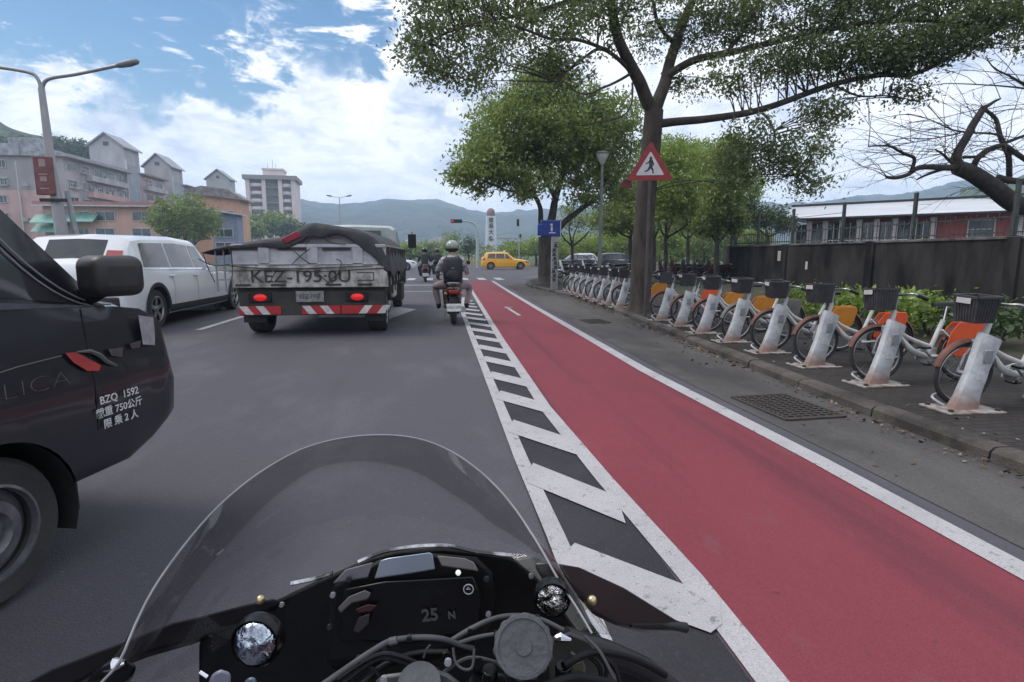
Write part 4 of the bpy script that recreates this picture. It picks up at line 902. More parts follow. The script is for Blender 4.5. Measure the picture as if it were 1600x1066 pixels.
def generic_tree(px, pyb, Yd, crown, mat, label, seed, leaf=.26, r=.12, fork=None, n=1.0, group='park trees beyond the bicycles', name='park_tree'):
    p = atY(px, pyb, Yd); base = Vector((p.x, Yd, .0)); k = Yd / F
    def Q(qx, qy, dy=0): return atY(qx, qy, Yd + dy) - base
    fy = fork or (crown[0][1] + crown[0][3] * .7)
    limbs = []; rg = random.Random(seed)
    for c in crown[:5]:
        limbs.append(([Q(px, fy), Q((px + c[0]) / 2 + rg.uniform(-4, 4), (fy + c[1]) / 2 + 4, rg.uniform(-.5, .5)), Q(c[0], c[1], rg.uniform(-.8, .8))], r * .62, r * .18))
    blobs = [(tuple(Q(c[0], c[1], rg.uniform(-1, 1))), (c[2] * k, c[2] * k * .9, c[3] * k), c[4] * n * 1.7) for c in crown]
    return park_tree(name, base, [Vector((0, 0, -.02)), Q(px, (fy + 405) / 2), Q(px, fy)], limbs, blobs, leaf, mat, label, seed, r=r, per=20, cr=.45 * Yd / 40, tw=70, group=group)
generic_tree(894, 404, 38, [(905, 345, 34, 14, 30), (870, 352, 18, 10, 12), (935, 340, 26, 14, 30), (890, 330, 20, 10, 14)], leaf_mid, 'thin dark Y shaped tree between the big tree and the slender lamp post', 21, .16, .13, fork=385)
generic_tree(985, 412, 34, [(980, 330, 46, 34, 150), (950, 350, 30, 20, 55), (1000, 300, 40, 26, 90)], leaf_mid, 'leafy park tree left of the big trunk with the warning sign', 22, .2, .14, fork=372)
generic_tree(1040, 412, 30, [(1055, 300, 48, 36, 220), (1030, 335, 34, 22, 80), (1090, 335, 40, 26, 120), (1050, 245, 46, 32, 140)], leaf_bright, 'bright yellow green park tree just right of the big sign tree trunk', 23, .18, .13, fork=372)
generic_tree(1075, 410, 44, [(1075, 262, 50, 40, 200), (1110, 300, 34, 30, 110), (1060, 345, 40, 20, 80)], leaf_mid, 'tall park tree with thin black trunk behind the bright green one', 24, .24, .16, fork=375)
generic_tree(1120, 414, 26, [(1130, 300, 36, 40, 190), (1112, 350, 30, 26, 110), (1140, 245, 34, 34, 120), (1150, 345, 16, 26, 60)], leaf_mid, 'leafy tree standing at the near end of the grey wall', 25, .17, .14, fork=380)
generic_tree(1150, 412, 38, [(1120, 250, 46, 36, 170), (1160, 290, 34, 36, 140), (1090, 300, 34, 26, 90), (1150, 340, 26, 20, 60)], leaf_bright, 'yellow green park tree filling the gap left of the grey wall end', 34, .22, .15, fork=378)
generic_tree(1022, 410, 36, [(1020, 250, 44, 34, 150), (1045, 290, 36, 30, 120), (995, 320, 30, 24, 80)], leaf_mid, 'park tree mostly hidden behind the big trunk with the sign', 35, .2, .15, fork=375)
generic_tree(1200, 400, 34, [(1190, 340, 40, 18, 70), (1160, 330, 24, 22, 60), (1225, 350, 22, 14, 30)], leaf_dark, 'dark green tree rising behind the fence on the wall', 26, .2, .12, fork=370, group='trees behind the wall')
generic_tree(1010, 408, 60, [(1010, 372, 36, 22, 110), (970, 376, 30, 18, 70), (1050, 378, 32, 18, 80)], leaf_bright, 'far low park tree behind the dark trunks', 27, .3, .18, fork=392)
generic_tree(1100, 408, 64, [(1095, 372, 40, 26, 130), (1140, 378, 24, 20, 50)], leaf_mid, 'farthest park tree deep in the avenue shade', 28, .3, .18, fork=392)
generic_tree(940, 406, 66, [(935, 380, 30, 16, 70), (965, 372, 24, 16, 50), (905, 384, 22, 12, 40)], leaf_bright, 'light green low tree seen past the slender lamp post', 29, .3, .16, fork=396)
generic_tree(838, 402, 72, [(835, 386, 26, 13, 60), (805, 392, 18, 9, 34), (862, 384, 18, 14, 34)], leaf_bright, 'light green bushy tree behind the taxi', 30, .3, .18, fork=397, group='trees across the junction')
generic_tree(880, 402, 76, [(880, 386, 20, 14, 40), (862, 392, 10, 9, 14)], leaf_bright, 'light green tree framed between the big tree and the thin Y shaped tree', 33, .3, .16, fork=397, group='trees across the junction')
generic_tree(732, 402, 85, [(735, 382, 9, 13, 30), (728, 390, 8, 10, 18)], leaf_dark, 'dark round tree right of the rider helmet across the junction', 31, .3, .16, fork=397, group='trees across the junction')
generic_tree(706, 402, 88, [(706, 376, 13, 12, 34), (698, 386, 9, 8, 14)], leaf_mid, 'green tree seen above the helmet of the nearest rider', 32, .3, .16, fork=396, group='trees across the junction')

def bare_tree():
    Y = 15.0; base = atY(1690, 420, Y); base = Vector((base.x, Y, .02)); t = empty('bare_tree', base, 0, 'leafless tree with thick crooked dark branches reaching over the wall', 'tree')
    def Q(px, py, dy=0.0): return atY(px, py, Y + dy) - base
    mb = MB(); L = limb(mb, [Vector((0, 0, -.02)), Q(1680, 390), Q(1655, 350), Q(1620, 330), Q(1585, 318), Q(1550, 292), Q(1520, 272), Q(1496, 262)], .34, .20, n=12)
    br = [([(1500, 262, 0), (1496, 248, 0), (1505, 232, .1), (1518, 205, .1), (1530, 180, .2), (1538, 168, .2)], .13, .08), ([(1534, 172, .2), (1548, 160, .3), (1562, 154, .3)], .06, .02), ([(1536, 170, .2), (1555, 185, .1), (1560, 205, 0), (1566, 225, 0), (1575, 250, 0), (1580, 285, .2)], .04, .07),
          ([(1495, 262, 0), (1470, 262, -.2), (1440, 262, -.4), (1420, 272, -.5), (1400, 278, -.6), (1386, 277, -.7)], .085, .035), ([(1424, 268, -.5), (1428, 248, -.5), (1415, 240, -.6), (1395, 230, -.7), (1372, 228, -.9), (1355, 230, -1)], .05, .015), ([(1480, 262, -.1), (1460, 270, -.2), (1432, 281, -.3)], .05, .02),
          ([(1492, 258, 0), (1475, 244, .1), (1455, 234, .2)], .05, .018), ([(1520, 268, 0), (1528, 250, -.1), (1545, 235, -.2), (1565, 228, -.3), (1590, 240, -.3), (1620, 262, -.2)], .07, .06), ([(1505, 246, 0), (1535, 245, 0)], .04, .03), ([(1560, 278, 0), (1590, 284, 0), (1640, 284, 0)], .09, .07),
          ([(1566, 225, 0), (1600, 212, 0), (1640, 200, 0)], .05, .02), ([(1570, 226, -.3), (1562, 212, -.2), (1540, 208, 0), (1515, 208, .2)], .035, .02), ([(1515, 208, .2), (1480, 200, .1), (1450, 185, 0), (1420, 178, -.3)], .025, .006), ([(1500, 208, .1), (1470, 215, 0), (1430, 222, -.2), (1390, 225, -.4)], .02, .006), ([(1640, 160, 0), (1600, 130, 0), (1565, 116, -.2), (1540, 90, -.3)], .05, .01),
          ([(1640, 150, 0), (1590, 136, 0), (1540, 134, 0), (1480, 130, 0), (1440, 140, 0)], .03, .005)]
    rg = random.Random(2)
    for pts, a, b in br: L += limb(mb, [Q(*p) for p in pts], a * 1.15, b * 1.1, k=4, n=8, wob=.14, seed=a * 50)
    for k in range(130):
        p = L[rg.randrange(18, len(L))].copy(); d = Vector((rg.uniform(-1.4, .6), rg.uniform(-.5, .5), rg.uniform(-.15, .55))).normalized(); ln = rg.uniform(.6, 2.6); pts = [p]
        for q in range(5): d = (d + Vector((rg.uniform(-.25, .25), rg.uniform(-.2, .2), rg.uniform(-.22, .12)))).normalized(); pts.append(pts[-1] + d * ln / 5)
        mb.tube(pts, [.012, .010, .008, .006, .0045, .003], 4, caps=False)
        for q in (2, 3, 4):
            e = pts[q]; dd = (d + Vector((rg.uniform(-.9, .9), rg.uniform(-.5, .5), rg.uniform(-.6, .6)))).normalized(); mb.tube([e, e + dd * ln * .15, e + dd * ln * .28 + Vector((0, 0, -.03))], [.006, .004, .0025], 4, caps=False)
    mb.build('trunk', M('bare_bark', (.050, .038, .034), .95, c2=(.022, .018, .017), scale=7, bump=.8, bscale=20), t, smooth=60)
bare_tree()

# ---------------------------------------------------------------- wall, fence, school building
def wall_and_fence():
    wm = M('blackened_concrete_wall', (.050, .044, .042), .95, c2=(.013, .011, .012), scale=1.3, bump=.4, bscale=9, mix=(.38, .62), streak=(1, 1, .35), spec=.15)
    lt = M('weathered_concrete_pier', (.17, .16, .155), .95, c2=(.07, .065, .062), scale=2.5, mix=(.4, .6), bump=.4, bscale=9, streak=(1, 1, .3))
    t = empty('boundary_wall', (14.1, 27.2, 0), 0, 'long blackened concrete boundary wall behind the bicycle row', 'wall')
    mb = MB(); mb.box((0, -19, .82), (.22, 38, 1.70)); mb.build('wall_panel', wm, t, bevel=.01)
    mb = MB(); mb.box((0, -19, 1.70), (.30, 38, .07)); mb.build('coping', lt, t, bevel=.01)
    for k in range(8): mb = MB(); mb.box((-.02, -.1 - k * 4.8, .85), (.34, .34 if k else .5, 1.74)); mb.build('pier', lt if k == 0 or k == 7 else wm, t, bevel=.01)
    nm = M('pale_notice', (.60, .58, .55), .7, c2=(.42, .40, .38), scale=30)
    for (px, py, w, h, lb) in ((1219, 400, .34, .40, 'square pale notice fixed to the dark wall'), (1260, 415, .13, .30, 'narrow torn pale notice hanging low on the dark wall')):
        p = atX(px, py, 13.965); mb = MB(); mb.box((0, 0, 0), (.012, w, h)); o = mb.build('notice', nm, None, bevel=.003); o.location = p; tag(o, lb, 'notice', 'notices on the wall')
        if w > .2:
            q = MB(); [q.box((-.008, 0, h * .3 - j * .055), (.003, w * .7 - .04 * (j % 3), .014)) for j in range(6)]; q.build('print', M('faint_print', (.25, .24, .24), .8), o)
    fm = M('weathered_fence_steel', (.060, .072, .066), .7, c2=(.035, .04, .038), scale=8, bump=.2)
    t = empty('steel_fence', (14.1, 27.2, 1.735), 0, 'thin steel picket fence with tall posts standing on the wall top', 'fence')
    ys = [27.0, 24.6, 22.05, 19.1, 16.0, 12.9, 9.8, 6.7]
    for y in ys:
        mb = MB(); mb.box((0, y - 27.2, .68), (.09, .09, 1.40)); mb.box((-.0, y - 27.2, .02), (.18, .18, .02)); mb.build('post', fm, t, bevel=.008)
    mb = MB()
    for z in (.10, .48): mb.bar((0, -.3, z), (0, -20.5, z), .03, .035)
    mb.bar((0, -.3, .78), (0, -8.2, .78), .012, .015); mb.bar((0, -.3, 1.02), (0, -8.2, 1.02), .012, .015)
    mb.build('rail', fm, t)
    mb = MB()
    for k in range(125): y = -.3 - k * .16; mb.bar((0, y, .02), (0, y, .60 if k % 2 else .54), .018, .018)
    mb.build('picket', fm, t)
    # white end frame left of the fence
wall_and_fence()
def school():
    A = Vector((24.0, 34.5, 0)); d = Vector((6.6, -6.9, 0)).normalized(); ang = math.atan2(d.y, d.x)
    t = empty('school_building', A, ang, 'low red school building with pale metal roof edge behind the wall', 'building')   # local +x towards the near right, +y away
    redm = M('red_wall_paint', (.42, .085, .09), .8, c2=(.31, .07, .075), scale=1.2, bump=.1); pale = M('pale_metal_fascia', (.52, .54, .58), .5, c2=(.42, .44, .48), scale=.8, streak=(.2, 1, 6)); trim = M('dark_roof_edge', (.035, .04, .045), .7)
    grey = M('grey_pillar_paint', (.45, .42, .42), .8)
    mb = MB(); mb.box((12, 6, 1.85), (26, 11, 3.7)); mb.build('wall', redm, t)
    mb = MB(); mb.prism([(-2.2, -.55, 3.62), (-2.2, 1.5, 4.55), (-2.2, 7, 4.75), (-2.2, 12, 3.6)], (29, 0, 0)); o = mb.build('roof', pale, t)
    mb = MB(); mb.bar((-2.2, 1.42, 4.58), (26.8, 1.42, 4.58), .16, .10); mb.bar((-2.2, -.56, 3.58), (26.8, -.56, 3.58), .10, .10); mb.build('roof_edge', trim, o)
    # colonnade on the left end, then windows
    for k in range(9):
        x = -1.6 + k * .92; mb = MB(); mb.box((x, -.06 - .3 * (k % 1), 2.0), (.30, .22, 2.9)); mb.build('pillar', grey, t, bevel=.01)
        if k < 8: mb = MB(); mb.box((x + .46, -.02, 2.65), (.52, .06, 1.2)); mb.box((x + .46, -.07, 2.65), (.03, .03, 1.2), m=1); mb.box((x + .46, -.07, 2.2), (.56, .05, .05), m=1); mb.build('window', [glass_dark, white_bar], t)
    for x in (7.9, 11.2, 12.7, 15.0, 16.3, 18.5, 20.3):
        mb = MB(); mb.box((x, .47, 2.72), (1.15, .06, .95)); 
        for q in (-.58, 0, .58): mb.box((x + q, .43, 2.72), (.06, .06, 1.0), m=1)
        for q in (-.5, .0, .5): mb.box((x, .43, 2.72 + q), (1.2, .06, .05), m=1)
        mb.build('window', [glass_grey, white_bar], t)
    mb = MB(); mb.box((9.6, .44, 2.0), (.34, .16, 3.2)); mb.build('downpipe', white_bar, t, bevel=.03)
    mb = MB(); mb.box((5.5, .38, 1.2), (16, .06, .5)); mb.build('balustrade', grey, t)
school()
# ---------------------------------------------------------------- shrubs behind the bikes
rgs = random.Random(6)
shr = [(1300, 452, 'yellow green shrub behind the third and fourth bicycles'), (1245, 440, 'bright shrub low behind the bicycles near the square wall notice'), (1455, 462, 'wide yellow green shrub behind the orange skirted bicycle'), (1405, 465, 'shrub beside the wide yellow green one by the wall foot'), (1340, 455, 'dark centred shrub between two bicycle baskets'), (1545, 470, 'dark shrub behind the nearest bicycle basket')]
for i, (px, py, lb) in enumerate(shr):
    Yd = [9.8, 11.6, 7.9, 8.6, 9.2, 6.9][i]; p = atY(px, py, Yd); base = Vector((p.x, Yd, .05)); t = empty('shrub', base, 0, lb, 'shrub', 'shrubs behind the bicycle row'); mb = MB()
    for k in range(7): a = rgs.uniform(0, 6.28); mb.tube([(0, 0, -.02), (math.cos(a) * .15, math.sin(a) * .15, .25), (math.cos(a) * .35, math.sin(a) * .35, .45)], [.014, .010, .005], 5)
    mb.build('stem', bark_grey, t); foliage('foliage', t, [((0, 0, .34 + .03 * (i % 3)), (.62, .5, .26), 44)], .10, leaf_bright if i != 5 else leaf_dark, 40 + i, 26, .16, aspect=.5, droop=-.4)
# ---------------------------------------------------------------- signs, lamps
def ball_sign():
    D = 11.3; base = G(1013, 496, SWZ); X0 = atY(1016, 260, base.y); t = empty('warning_sign', (X0.x, base.y, SWZ), R(-13), 'red bordered white triangle sign with a black walking figure in front of the big trunk', 'road sign')
    Yb = base.y; k = (base.y * math.cos(YAW) + X0.x * math.sin(YAW)) / F
    top = atY(1019, 222, Yb).z - SWZ; bot = atY(1016, 281, Yb).z - SWZ; w = 33 * k / math.cos(R(8)); cz = bot
    def tri(s, y, m, nm, par, th=.006):
        # rounded triangle about its centroid
        c = Vector((0, y, bot + (top - bot) / 3)); C = [Vector((-w, y, bot)), Vector((w, y, bot)), Vector((0, y, top))]; pts = []
        for i in range(3):
            a, b, d = C[i - 1], C[i], C[(i + 1) % 3]; r = .06
            for q in range(5): tt = q / 4; p0 = b + (a - b).normalized() * r * (1 - tt) ** 1; p1 = b + (d - b).normalized() * r * tt; pts.append(c + (b + (p0 - b) * (1 - tt) + (p1 - b) * tt - c) * s)
        mb = MB(); mb.prism(pts, (0, th, 0)); return mb.build(nm, m, par)
    mred = M('sign_red', (.30, .018, .022), .5, c2=(.20, .015, .018), scale=6); mw = M('sign_white', (.60, .59, .60), .5, c2=(.48, .46, .47), scale=7)
    plate = tri(1.06, .0, mred, 'sign_plate', t, .012); tri(.64, -.006, mw, 'sign_face', t, .004)
    fig = MB(); c = bot + (top - bot) * .36; s = (top - bot) * .52; y = -.0085
    def seg(a, b, w0, w1):
        a = Vector((a[0] * s, y, c + a[1] * s)); b = Vector((b[0] * s, y, c + b[1] * s)); d = (b - a).normalized(); n = Vector((d.z, 0, -d.x)); fig.prism([a - n * w0 * s, a + n * w0 * s, b + n * w1 * s, b - n * w1 * s], (0, .002, 0))
    fig.prism([(math.cos(q * .524) * .075 * s + .02 * s, y, c + .40 * s + math.sin(q * .524) * .085 * s) for q in range(12)], (0, .002, 0))
    seg((.03, .33), (.02, -.06), .10, .08); seg((.0, .27), (-.14, .16), .04, .03); seg((-.14, .16), (-.26, .12), .03, .02); seg((.08, .28), (.17, .10), .04, .035); seg((.17, .10), (.11, -.02), .03, .02)
    seg((.0, -.03), (-.12, -.22), .065, .05); seg((-.12, -.22), (-.30, -.27), .045, .03); seg((.03, -.03), (.13, -.18), .065, .05); seg((.13, -.18), (.16, -.38), .045, .035)
    fig.build('walking_figure', black_txt, t, smooth=0)
    mb = MB(); mb.cyl((0, .03, 0), (0, .03, top - .1), .026, n=12); mb.box((0, .025, bot + .1), (.12, .04, .04)); mb.box((0, .025, top - .35), (.10, .04, .04)); mb.build('post', M('painted_post', (.10, .08, .075), .7, c2=(.06, .05, .05), scale=5), t)
    mb = MB(); mb.prism([(-w * 1.35, .06, bot - .14), (-w * .75, .06, bot - .14), (-w * .85, .06, bot + .03), (-w * 1.15, .06, bot + .03)], (0, .03, 0)); mb.bar((-w * 1.0, .07, bot + .0), (0, .05, bot + .04), .03, .03); mb.build('lower_bracket', M('dark_red_box', (.12, .012, .012), .5), t, bevel=.01)
ball_sign()
def blue_sign():
    p = G(866, 453, SWZ); t = empty('bus_stop_sign', (p.x, p.y, SWZ), 0, 'blue sign on a patterned white post at the foot of the dense tree', 'sign'); blue = M('blue_sign_face', (.012, .045, .26), .4, c2=(.01, .03, .18), scale=6)
    Yb = p.y; k = Yb / F; z0 = atY(860, 370, Yb).z - SWZ; z1 = atY(860, 344, Yb).z - SWZ
    mb = MB(); mb.box((-.14, 0, (z0 + z1) / 2), (.72, .09, z1 - z0)); mb.box((-.46, -.02, (z0 + z1) / 2 - .05), (.30, .06, (z1 - z0) * .7)); o = mb.build('sign_box', blue, t, bevel=.03)
    mb = MB(); mb.box((-.12, -.048, (z0 + z1) / 2 - .02), (.06, .006, .16)); mb.box((-.10, -.048, z0 + .13), (.22, .006, .035)); mb.box((-.13, -.048, z1 - .16), (.08, .006, .07)); mb.box((.19, -.048, (z0 + z1) / 2), (.02, .006, .5)); mb.build('pictogram', white_txt, o)
    mb = MB(); mb.box((0, 0, z0 / 2), (.24, .10, z0)); o = mb.build('post', M('pale_post_panel', (.30, .30, .29), .6, c2=(.25, .26, .24), scale=5), t, bevel=.01)
    mb = MB(); rg = random.Random(4)
    for q in range(9): z = .35 + q * (z0 - .5) / 9; mb.box((rg.uniform(-.04, .04), -.053, z), (.10, .006, .10)); mb.box((rg.uniform(-.06, .06), -.053, z + .09), (.16, .006, .025))
    mb.build('printed_marks', black_txt, o)
blue_sign()
def garden_lamp():
    p = G(936, 446, SWZ); Yb = p.y; X = atY(943, 246, Yb); t = empty('garden_lamp', (p.x, Yb, SWZ), 0, 'slender green grey lamp post with a bowl shaped lamp in front of the foliage', 'street lamp')
    h = X.z - SWZ; m = M('lamp_green_grey', (.16, .19, .16), .6, c2=(.11, .13, .11), scale=3)
    dx = (atY(943, 250, Yb).x - p.x) * .5
    mb = MB(); mb.tube([(0, 0, 0), (0, 0, .5), (.02, 0, h * .5), (dx * .6, 0, h - .25)], [.11, .085, .075, .05], 10); mb.build('pole', m, t)
    mb = MB(); x = dx * .6; mb.lathe([(.05, h - .28), (.10, h - .22), (.22, h + .02), (.25, h + .10), (.24, h + .12)], (x, 0, 0), 'z', 16); mb.build('lamp_bowl', M('lamp_glass_bowl', (.50, .53, .50), .3), t, smooth=30)
    mb = MB(); mb.lathe([(.27, h + .12), (.28, h + .16), (.16, h + .22), (.001, h + .24)], (x, 0, 0), 'z', 16); mb.build('lamp_cap', m, t, smooth=30)
garden_lamp()
# ---------------------------------------------------------------- docks and share bikes
dockm = M('painted_dock_steel', (.50, .51, .53), .5, c2=(.36, .365, .38), scale=9, mix=(.40, .56), bump=.05)
def rust_dock():
    m = dockm.copy(); m.name = 'rust_stained_dock'; nt = m.node_tree; N = nt.nodes; L = nt.links; b = N['Principled BSDF']; old = b.inputs['Base Color'].links[0].from_socket
    tc = N.new('ShaderNodeTexCoord'); sp = N.new('ShaderNodeSeparateXYZ'); L.new(tc.outputs['Object'], sp.inputs[0]); n = N.new('ShaderNodeTexNoise'); n.inputs['Scale'].default_value = 14; n.inputs['Detail'].default_value = 6; L.new(tc.outputs['Object'], n.inputs['Vector'])
    ma = N.new('ShaderNodeMath'); ma.operation = 'MULTIPLY_ADD'; ma.inputs[1].default_value = -.16; L.new(n.outputs['Fac'], ma.inputs[0]); L.new(sp.outputs['Z'], ma.inputs[2])
    mr = N.new('ShaderNodeMapRange'); mr.inputs[1].default_value = -.03; mr.inputs[2].default_value = .085; mr.inputs[3].default_value = .85; mr.inputs[4].default_value = 0; L.new(ma.outputs[0], mr.inputs[0])
    mx = N.new('ShaderNodeMix'); mx.data_type = 'RGBA'; L.new(mr.outputs[0], mx.inputs['Factor']); L.new(old, mx.inputs['A']); mx.inputs['B'].default_value = (.20, .095, .06, 1); L.new(mx.outputs['Result'], b.inputs['Base Color']); return m
dock_rust = rust_dock(); plate_m = M('pale_dock_base', (.33, .30, .28), .8, c2=(.15, .11, .09), scale=9, bump=.1, mix=(.4, .6))
def make_dock():
    t = empty('bike_dock'); lean = .095
    mb = MB(); mb.box((0, 0, .008), (.46, .30, .016)); mb.build('base_plate', plate_m, t, bevel=.004)
    mb = MB(); h = .555; prof = []
    rows = [(0, .105, .070), (.10, .088, .056), (.30, .080, .050), (h - .05, .088, .052), (h, .080, .048)]; vs = []; n = 12
    for z, a, b in rows:
        for k in range(n):
            an = 2 * math.pi * k / n; c, s = math.cos(an), math.sin(an); q = (abs(c) ** 4 + abs(s) ** 4) ** -.25
            vs.append((lean * 1.9 * z / h * .9 + c * a * q, s * b * q, .012 + z + (.035 * (-c) if z == h else 0)))
    fs = [(i * n + k, i * n + (k + 1) % n, (i + 1) * n + (k + 1) % n, (i + 1) * n + k) for i in range(len(rows) - 1) for k in range(n)] + [tuple(range((len(rows) - 1) * n, len(rows) * n))]
    mb.add(vs, fs); mb.build('post', dock_rust, t, smooth=40)
    mb = MB(); mb.box((.15, .075, .50), (.12, .05, .07)); mb.box((.15, .05, .565), (.05, .03, .04)); mb.build('lock_head', galv, t, bevel=.01)
    mb = MB(); mb.box((.115, -.056, .42), (.07, .012, .10), rot=Matrix.Rotation(-R(0), 3, 'X')); mb.build('reader_panel', galv, t, bevel=.004); mb = MB(); mb.box((.07, -.056, .27), (.06, .006, .05)); mb.build('number_sticker', plate_white, t)
    for x, y in ((-.19, .11), (-.19, -.11), (.19, .11), (.19, -.11)): mb = MB(); mb.cyl((x, y, .016), (x, y, .034), .018, n=8); mb.build('anchor_bolt', gm, t)
    mb = MB(); mb.tube(catmull([(-.10, .05, .02), (-.14, .13, .07), (-.05, .15, .09), (.02, .13, .03)], 4), .012, 6); mb.build('wheel_guide', galv, t)
    return t
S = .78     # the machines measure three quarters of a full size bicycle
def bike(variant, skirt, fender, framem):
    """local +x towards the rear of the bicycle, origin where its front tyre touches the ground"""
    t = empty('share_bike'); r = .33 * S; wb = 1.08 * S
    rimm = silver
    for x in (0, wb):
        mb = MB(); K = 32; mb.tube([(x - x + math.cos(2 * math.pi * k / K) * (r - .016), 0, math.sin(2 * math.pi * k / K) * (r - .016)) for k in range(K)], .017, 8, closed=True); w = mb.build('wheel', tyre_m, t, smooth=60); w.location = (x, 0, r)
        mb = MB(); mb.tube([(math.cos(2 * math.pi * k / K) * (r - .038), 0, math.sin(2 * math.pi * k / K) * (r - .038)) for k in range(K)], .008, 6, closed=True)
        for k in range(16):
            a = 2 * math.pi * k / 16; b = a + (.28 if k % 2 else -.28); mb.tube([(math.cos(b) * .022, .02 * (1 if k % 4 < 2 else -1), math.sin(b) * .022), (math.cos(a) * (r - .04), 0, math.sin(a) * (r - .04))], .0016, 3, caps=False)
        mb.cyl((0, -.03, 0), (0, .03, 0), .024 if x == 0 else .035, n=10); mb.build('rim', rimm, w, smooth=60)
    def fen(x, a0, a1, w, m, nm):
        mb = MB(); K = 18; vs = []
        for k in range(K + 1):
            a = a0 + (a1 - a0) * k / K; c, s = math.cos(a), math.sin(a)
            for dy, dr in ((-w, -.016), (-w * .6, .002), (0, .008), (w * .6, .002), (w, -.016)): vs.append((x + c * (r + .018 + dr), dy, r + s * (r + .018 + dr)))
        mb.add(vs, [(k * 5 + j, k * 5 + j + 1, k * 5 + 6 + j, k * 5 + 5 + j) for k in range(K) for j in range(4)]); return mb.build(nm, m, t, smooth=60)
    fen(0, R(10), R(165), .030, fender, 'front_fender'); fen(wb, R(-12), R(150), .034, fender, 'rear_fender')
    # skirt panel over the rear wheel
    mb = MB(); P = [(wb - .225, .30), (wb - .175, .46), (wb - .10, .555), (wb + .13, .565), (wb + .16, .52), (wb + .125, .35), (wb + .02, .24), (wb - .12, .23)]
    for s in (1, -1): mb.prism([(x, s * .042, z * 1.0) for x, z in P], (0, s * .012, 0))
    mb.build('rear_skirt', skirt, t, bevel=.006)
    T = lambda p, q, rr=.016: mb.tube([p, q], rr, 8)
    head = (.20 * S, 0, .86 * S); hb = (.155 * S, 0, .66 * S); bb = (.62 * S, 0, .30 * S); st = (.80 * S, 0, .74 * S)
    mb = MB(); mb.tube(catmull([hb, (.30 * S, 0, .50 * S), (.45 * S, 0, .36 * S), bb], 5), .028, 10); mb.tube(catmull([(.17 * S, 0, .74 * S), (.34 * S, 0, .55 * S), (.66 * S, 0, .42 * S)], 5), .018, 8); T(bb, st, .020); T(head, hb, .022)
    for s in (.035, -.035): T((bb[0], s, bb[2]), (wb, s, r), .011); T((.76 * S, s, .62 * S), (wb, s, r), .010)
    mb.build('frame', framem, t, smooth=60)
    mb = MB()
    for s in (.05, -.05): mb.tube([(hb[0] - .005, s * .7, hb[2]), (.04, s, .50 * S), (0, s, r)], .012, 6)
    mb.build('fork', galv, t, smooth=60)
    mb = MB(); mb.tube([head, (.23 * S, 0, 1.02 * S)], .013, 8); mb.tube(catmull([(.36 * S, .27 * S, 1.00 * S), (.26 * S, .22 * S, 1.05 * S), (.22 * S, .08, 1.04 * S), (.22 * S, -.08, 1.04 * S), (.26 * S, -.22 * S, 1.05 * S), (.36 * S, -.27 * S, 1.00 * S)], 4), .011, 8); mb.build('handlebar', silver, t, smooth=60)
    for s in (1, -1): mb = MB(); mb.cyl((.29 * S, s * .235 * S, 1.035 * S), (.39 * S, s * .285 * S, .985 * S), .017, n=8); mb.build('grip', black_pl, t)
    # basket with a white plate
    bm_ = M('basket_plastic_' + variant, (.055, .052, .056), .6, c2=(.028, .026, .030), scale=10) if 'basket_plastic_' + variant not in bpy.data.materials else bpy.data.materials['basket_plastic_' + variant]
    mb = MB(); z0, z1 = .86 * S, 1.11 * S; x0, x1 = -.12 * S, .15 * S; y = .135 * S; tp = .84
    cx = (x0 + x1) / 2
    def ring(z, f): return [(cx + (x0 - cx) * f, -y * f, z), (cx + (x1 - cx) * f, -y * f, z), (cx + (x1 - cx) * f, y * f, z), (cx + (x0 - cx) * f, y * f, z)]
    a, b = ring(z0, tp), ring(z1, 1.0)
    mb.add(a + b, [(3, 2, 1, 0)] + [(i, (i + 1) % 4, 4 + (i + 1) % 4, 4 + i) for i in range(4)])
    a2, b2 = ring(z0 + .01, tp - .05), ring(z1, .94); mb.add(a2 + b2, [(0, 1, 2, 3)] + [(i, 4 + i, 4 + (i + 1) % 4, (i + 1) % 4) for i in range(4)])
    for i in range(4): mb.bar(b[i], b[(i + 1) % 4], .022, .018)
    for i in range(4):
        p0, p1 = Vector(a[i]), Vector(a[(i + 1) % 4]); q0, q1 = Vector(b[i]), Vector(b[(i + 1) % 4])
        for k in range(1, 8): mb.bar(p0.lerp(p1, k / 8), q0.lerp(q1, k / 8), .010, .010)
    bk = mb.build('basket', bm_, t)
    mb = MB(); mb.box((x0 - .012, 0, z1 - .03), (.008, .12, .042)); mb.build('plate', white_bar, bk, bevel=.003)
    mb = MB(); mb.tube([st, (.83 * S, 0, .90 * S)], .013, 8); mb.build('seat_post', chrome, t)
    mb = MB(); mb.add([], []); q = [(.66 * S, .018), (.72 * S, .030), (.82 * S, .055), (.90 * S, .085), (.97 * S, .080)]; vs = []
    for x, w in q:
        for yy, zz in ((-w, -.025), (-w, 0), (-w * .5, .012), (w * .5, .012), (w, 0), (w, -.025)): vs.append((x, yy, .93 * S + zz + (x - .66 * S) * .06))
    mb.add(vs, [(i * 6 + j, (i + 1) * 6 + j, (i + 1) * 6 + (j + 1) % 6, i * 6 + (j + 1) % 6) for i in range(4) for j in range(6)] + [tuple(range(6)), tuple(range(24, 30))[::-1]]); mb.build('seat', black_pl, t, smooth=60)
    mb = MB(); mb.lathe([(.001, .03), (.085 * S, .03), (.085 * S, .04), (.001, .04)], (bb[0], 0, bb[2]), 'y', 20); mb.bar((bb[0], .055, bb[2]), (bb[0] + .10, .055, bb[2] - .09), .02, .012); mb.bar((bb[0], -.055, bb[2]), (bb[0] - .10, -.055, bb[2] + .09), .02, .012); mb.build('crank', silver, t)
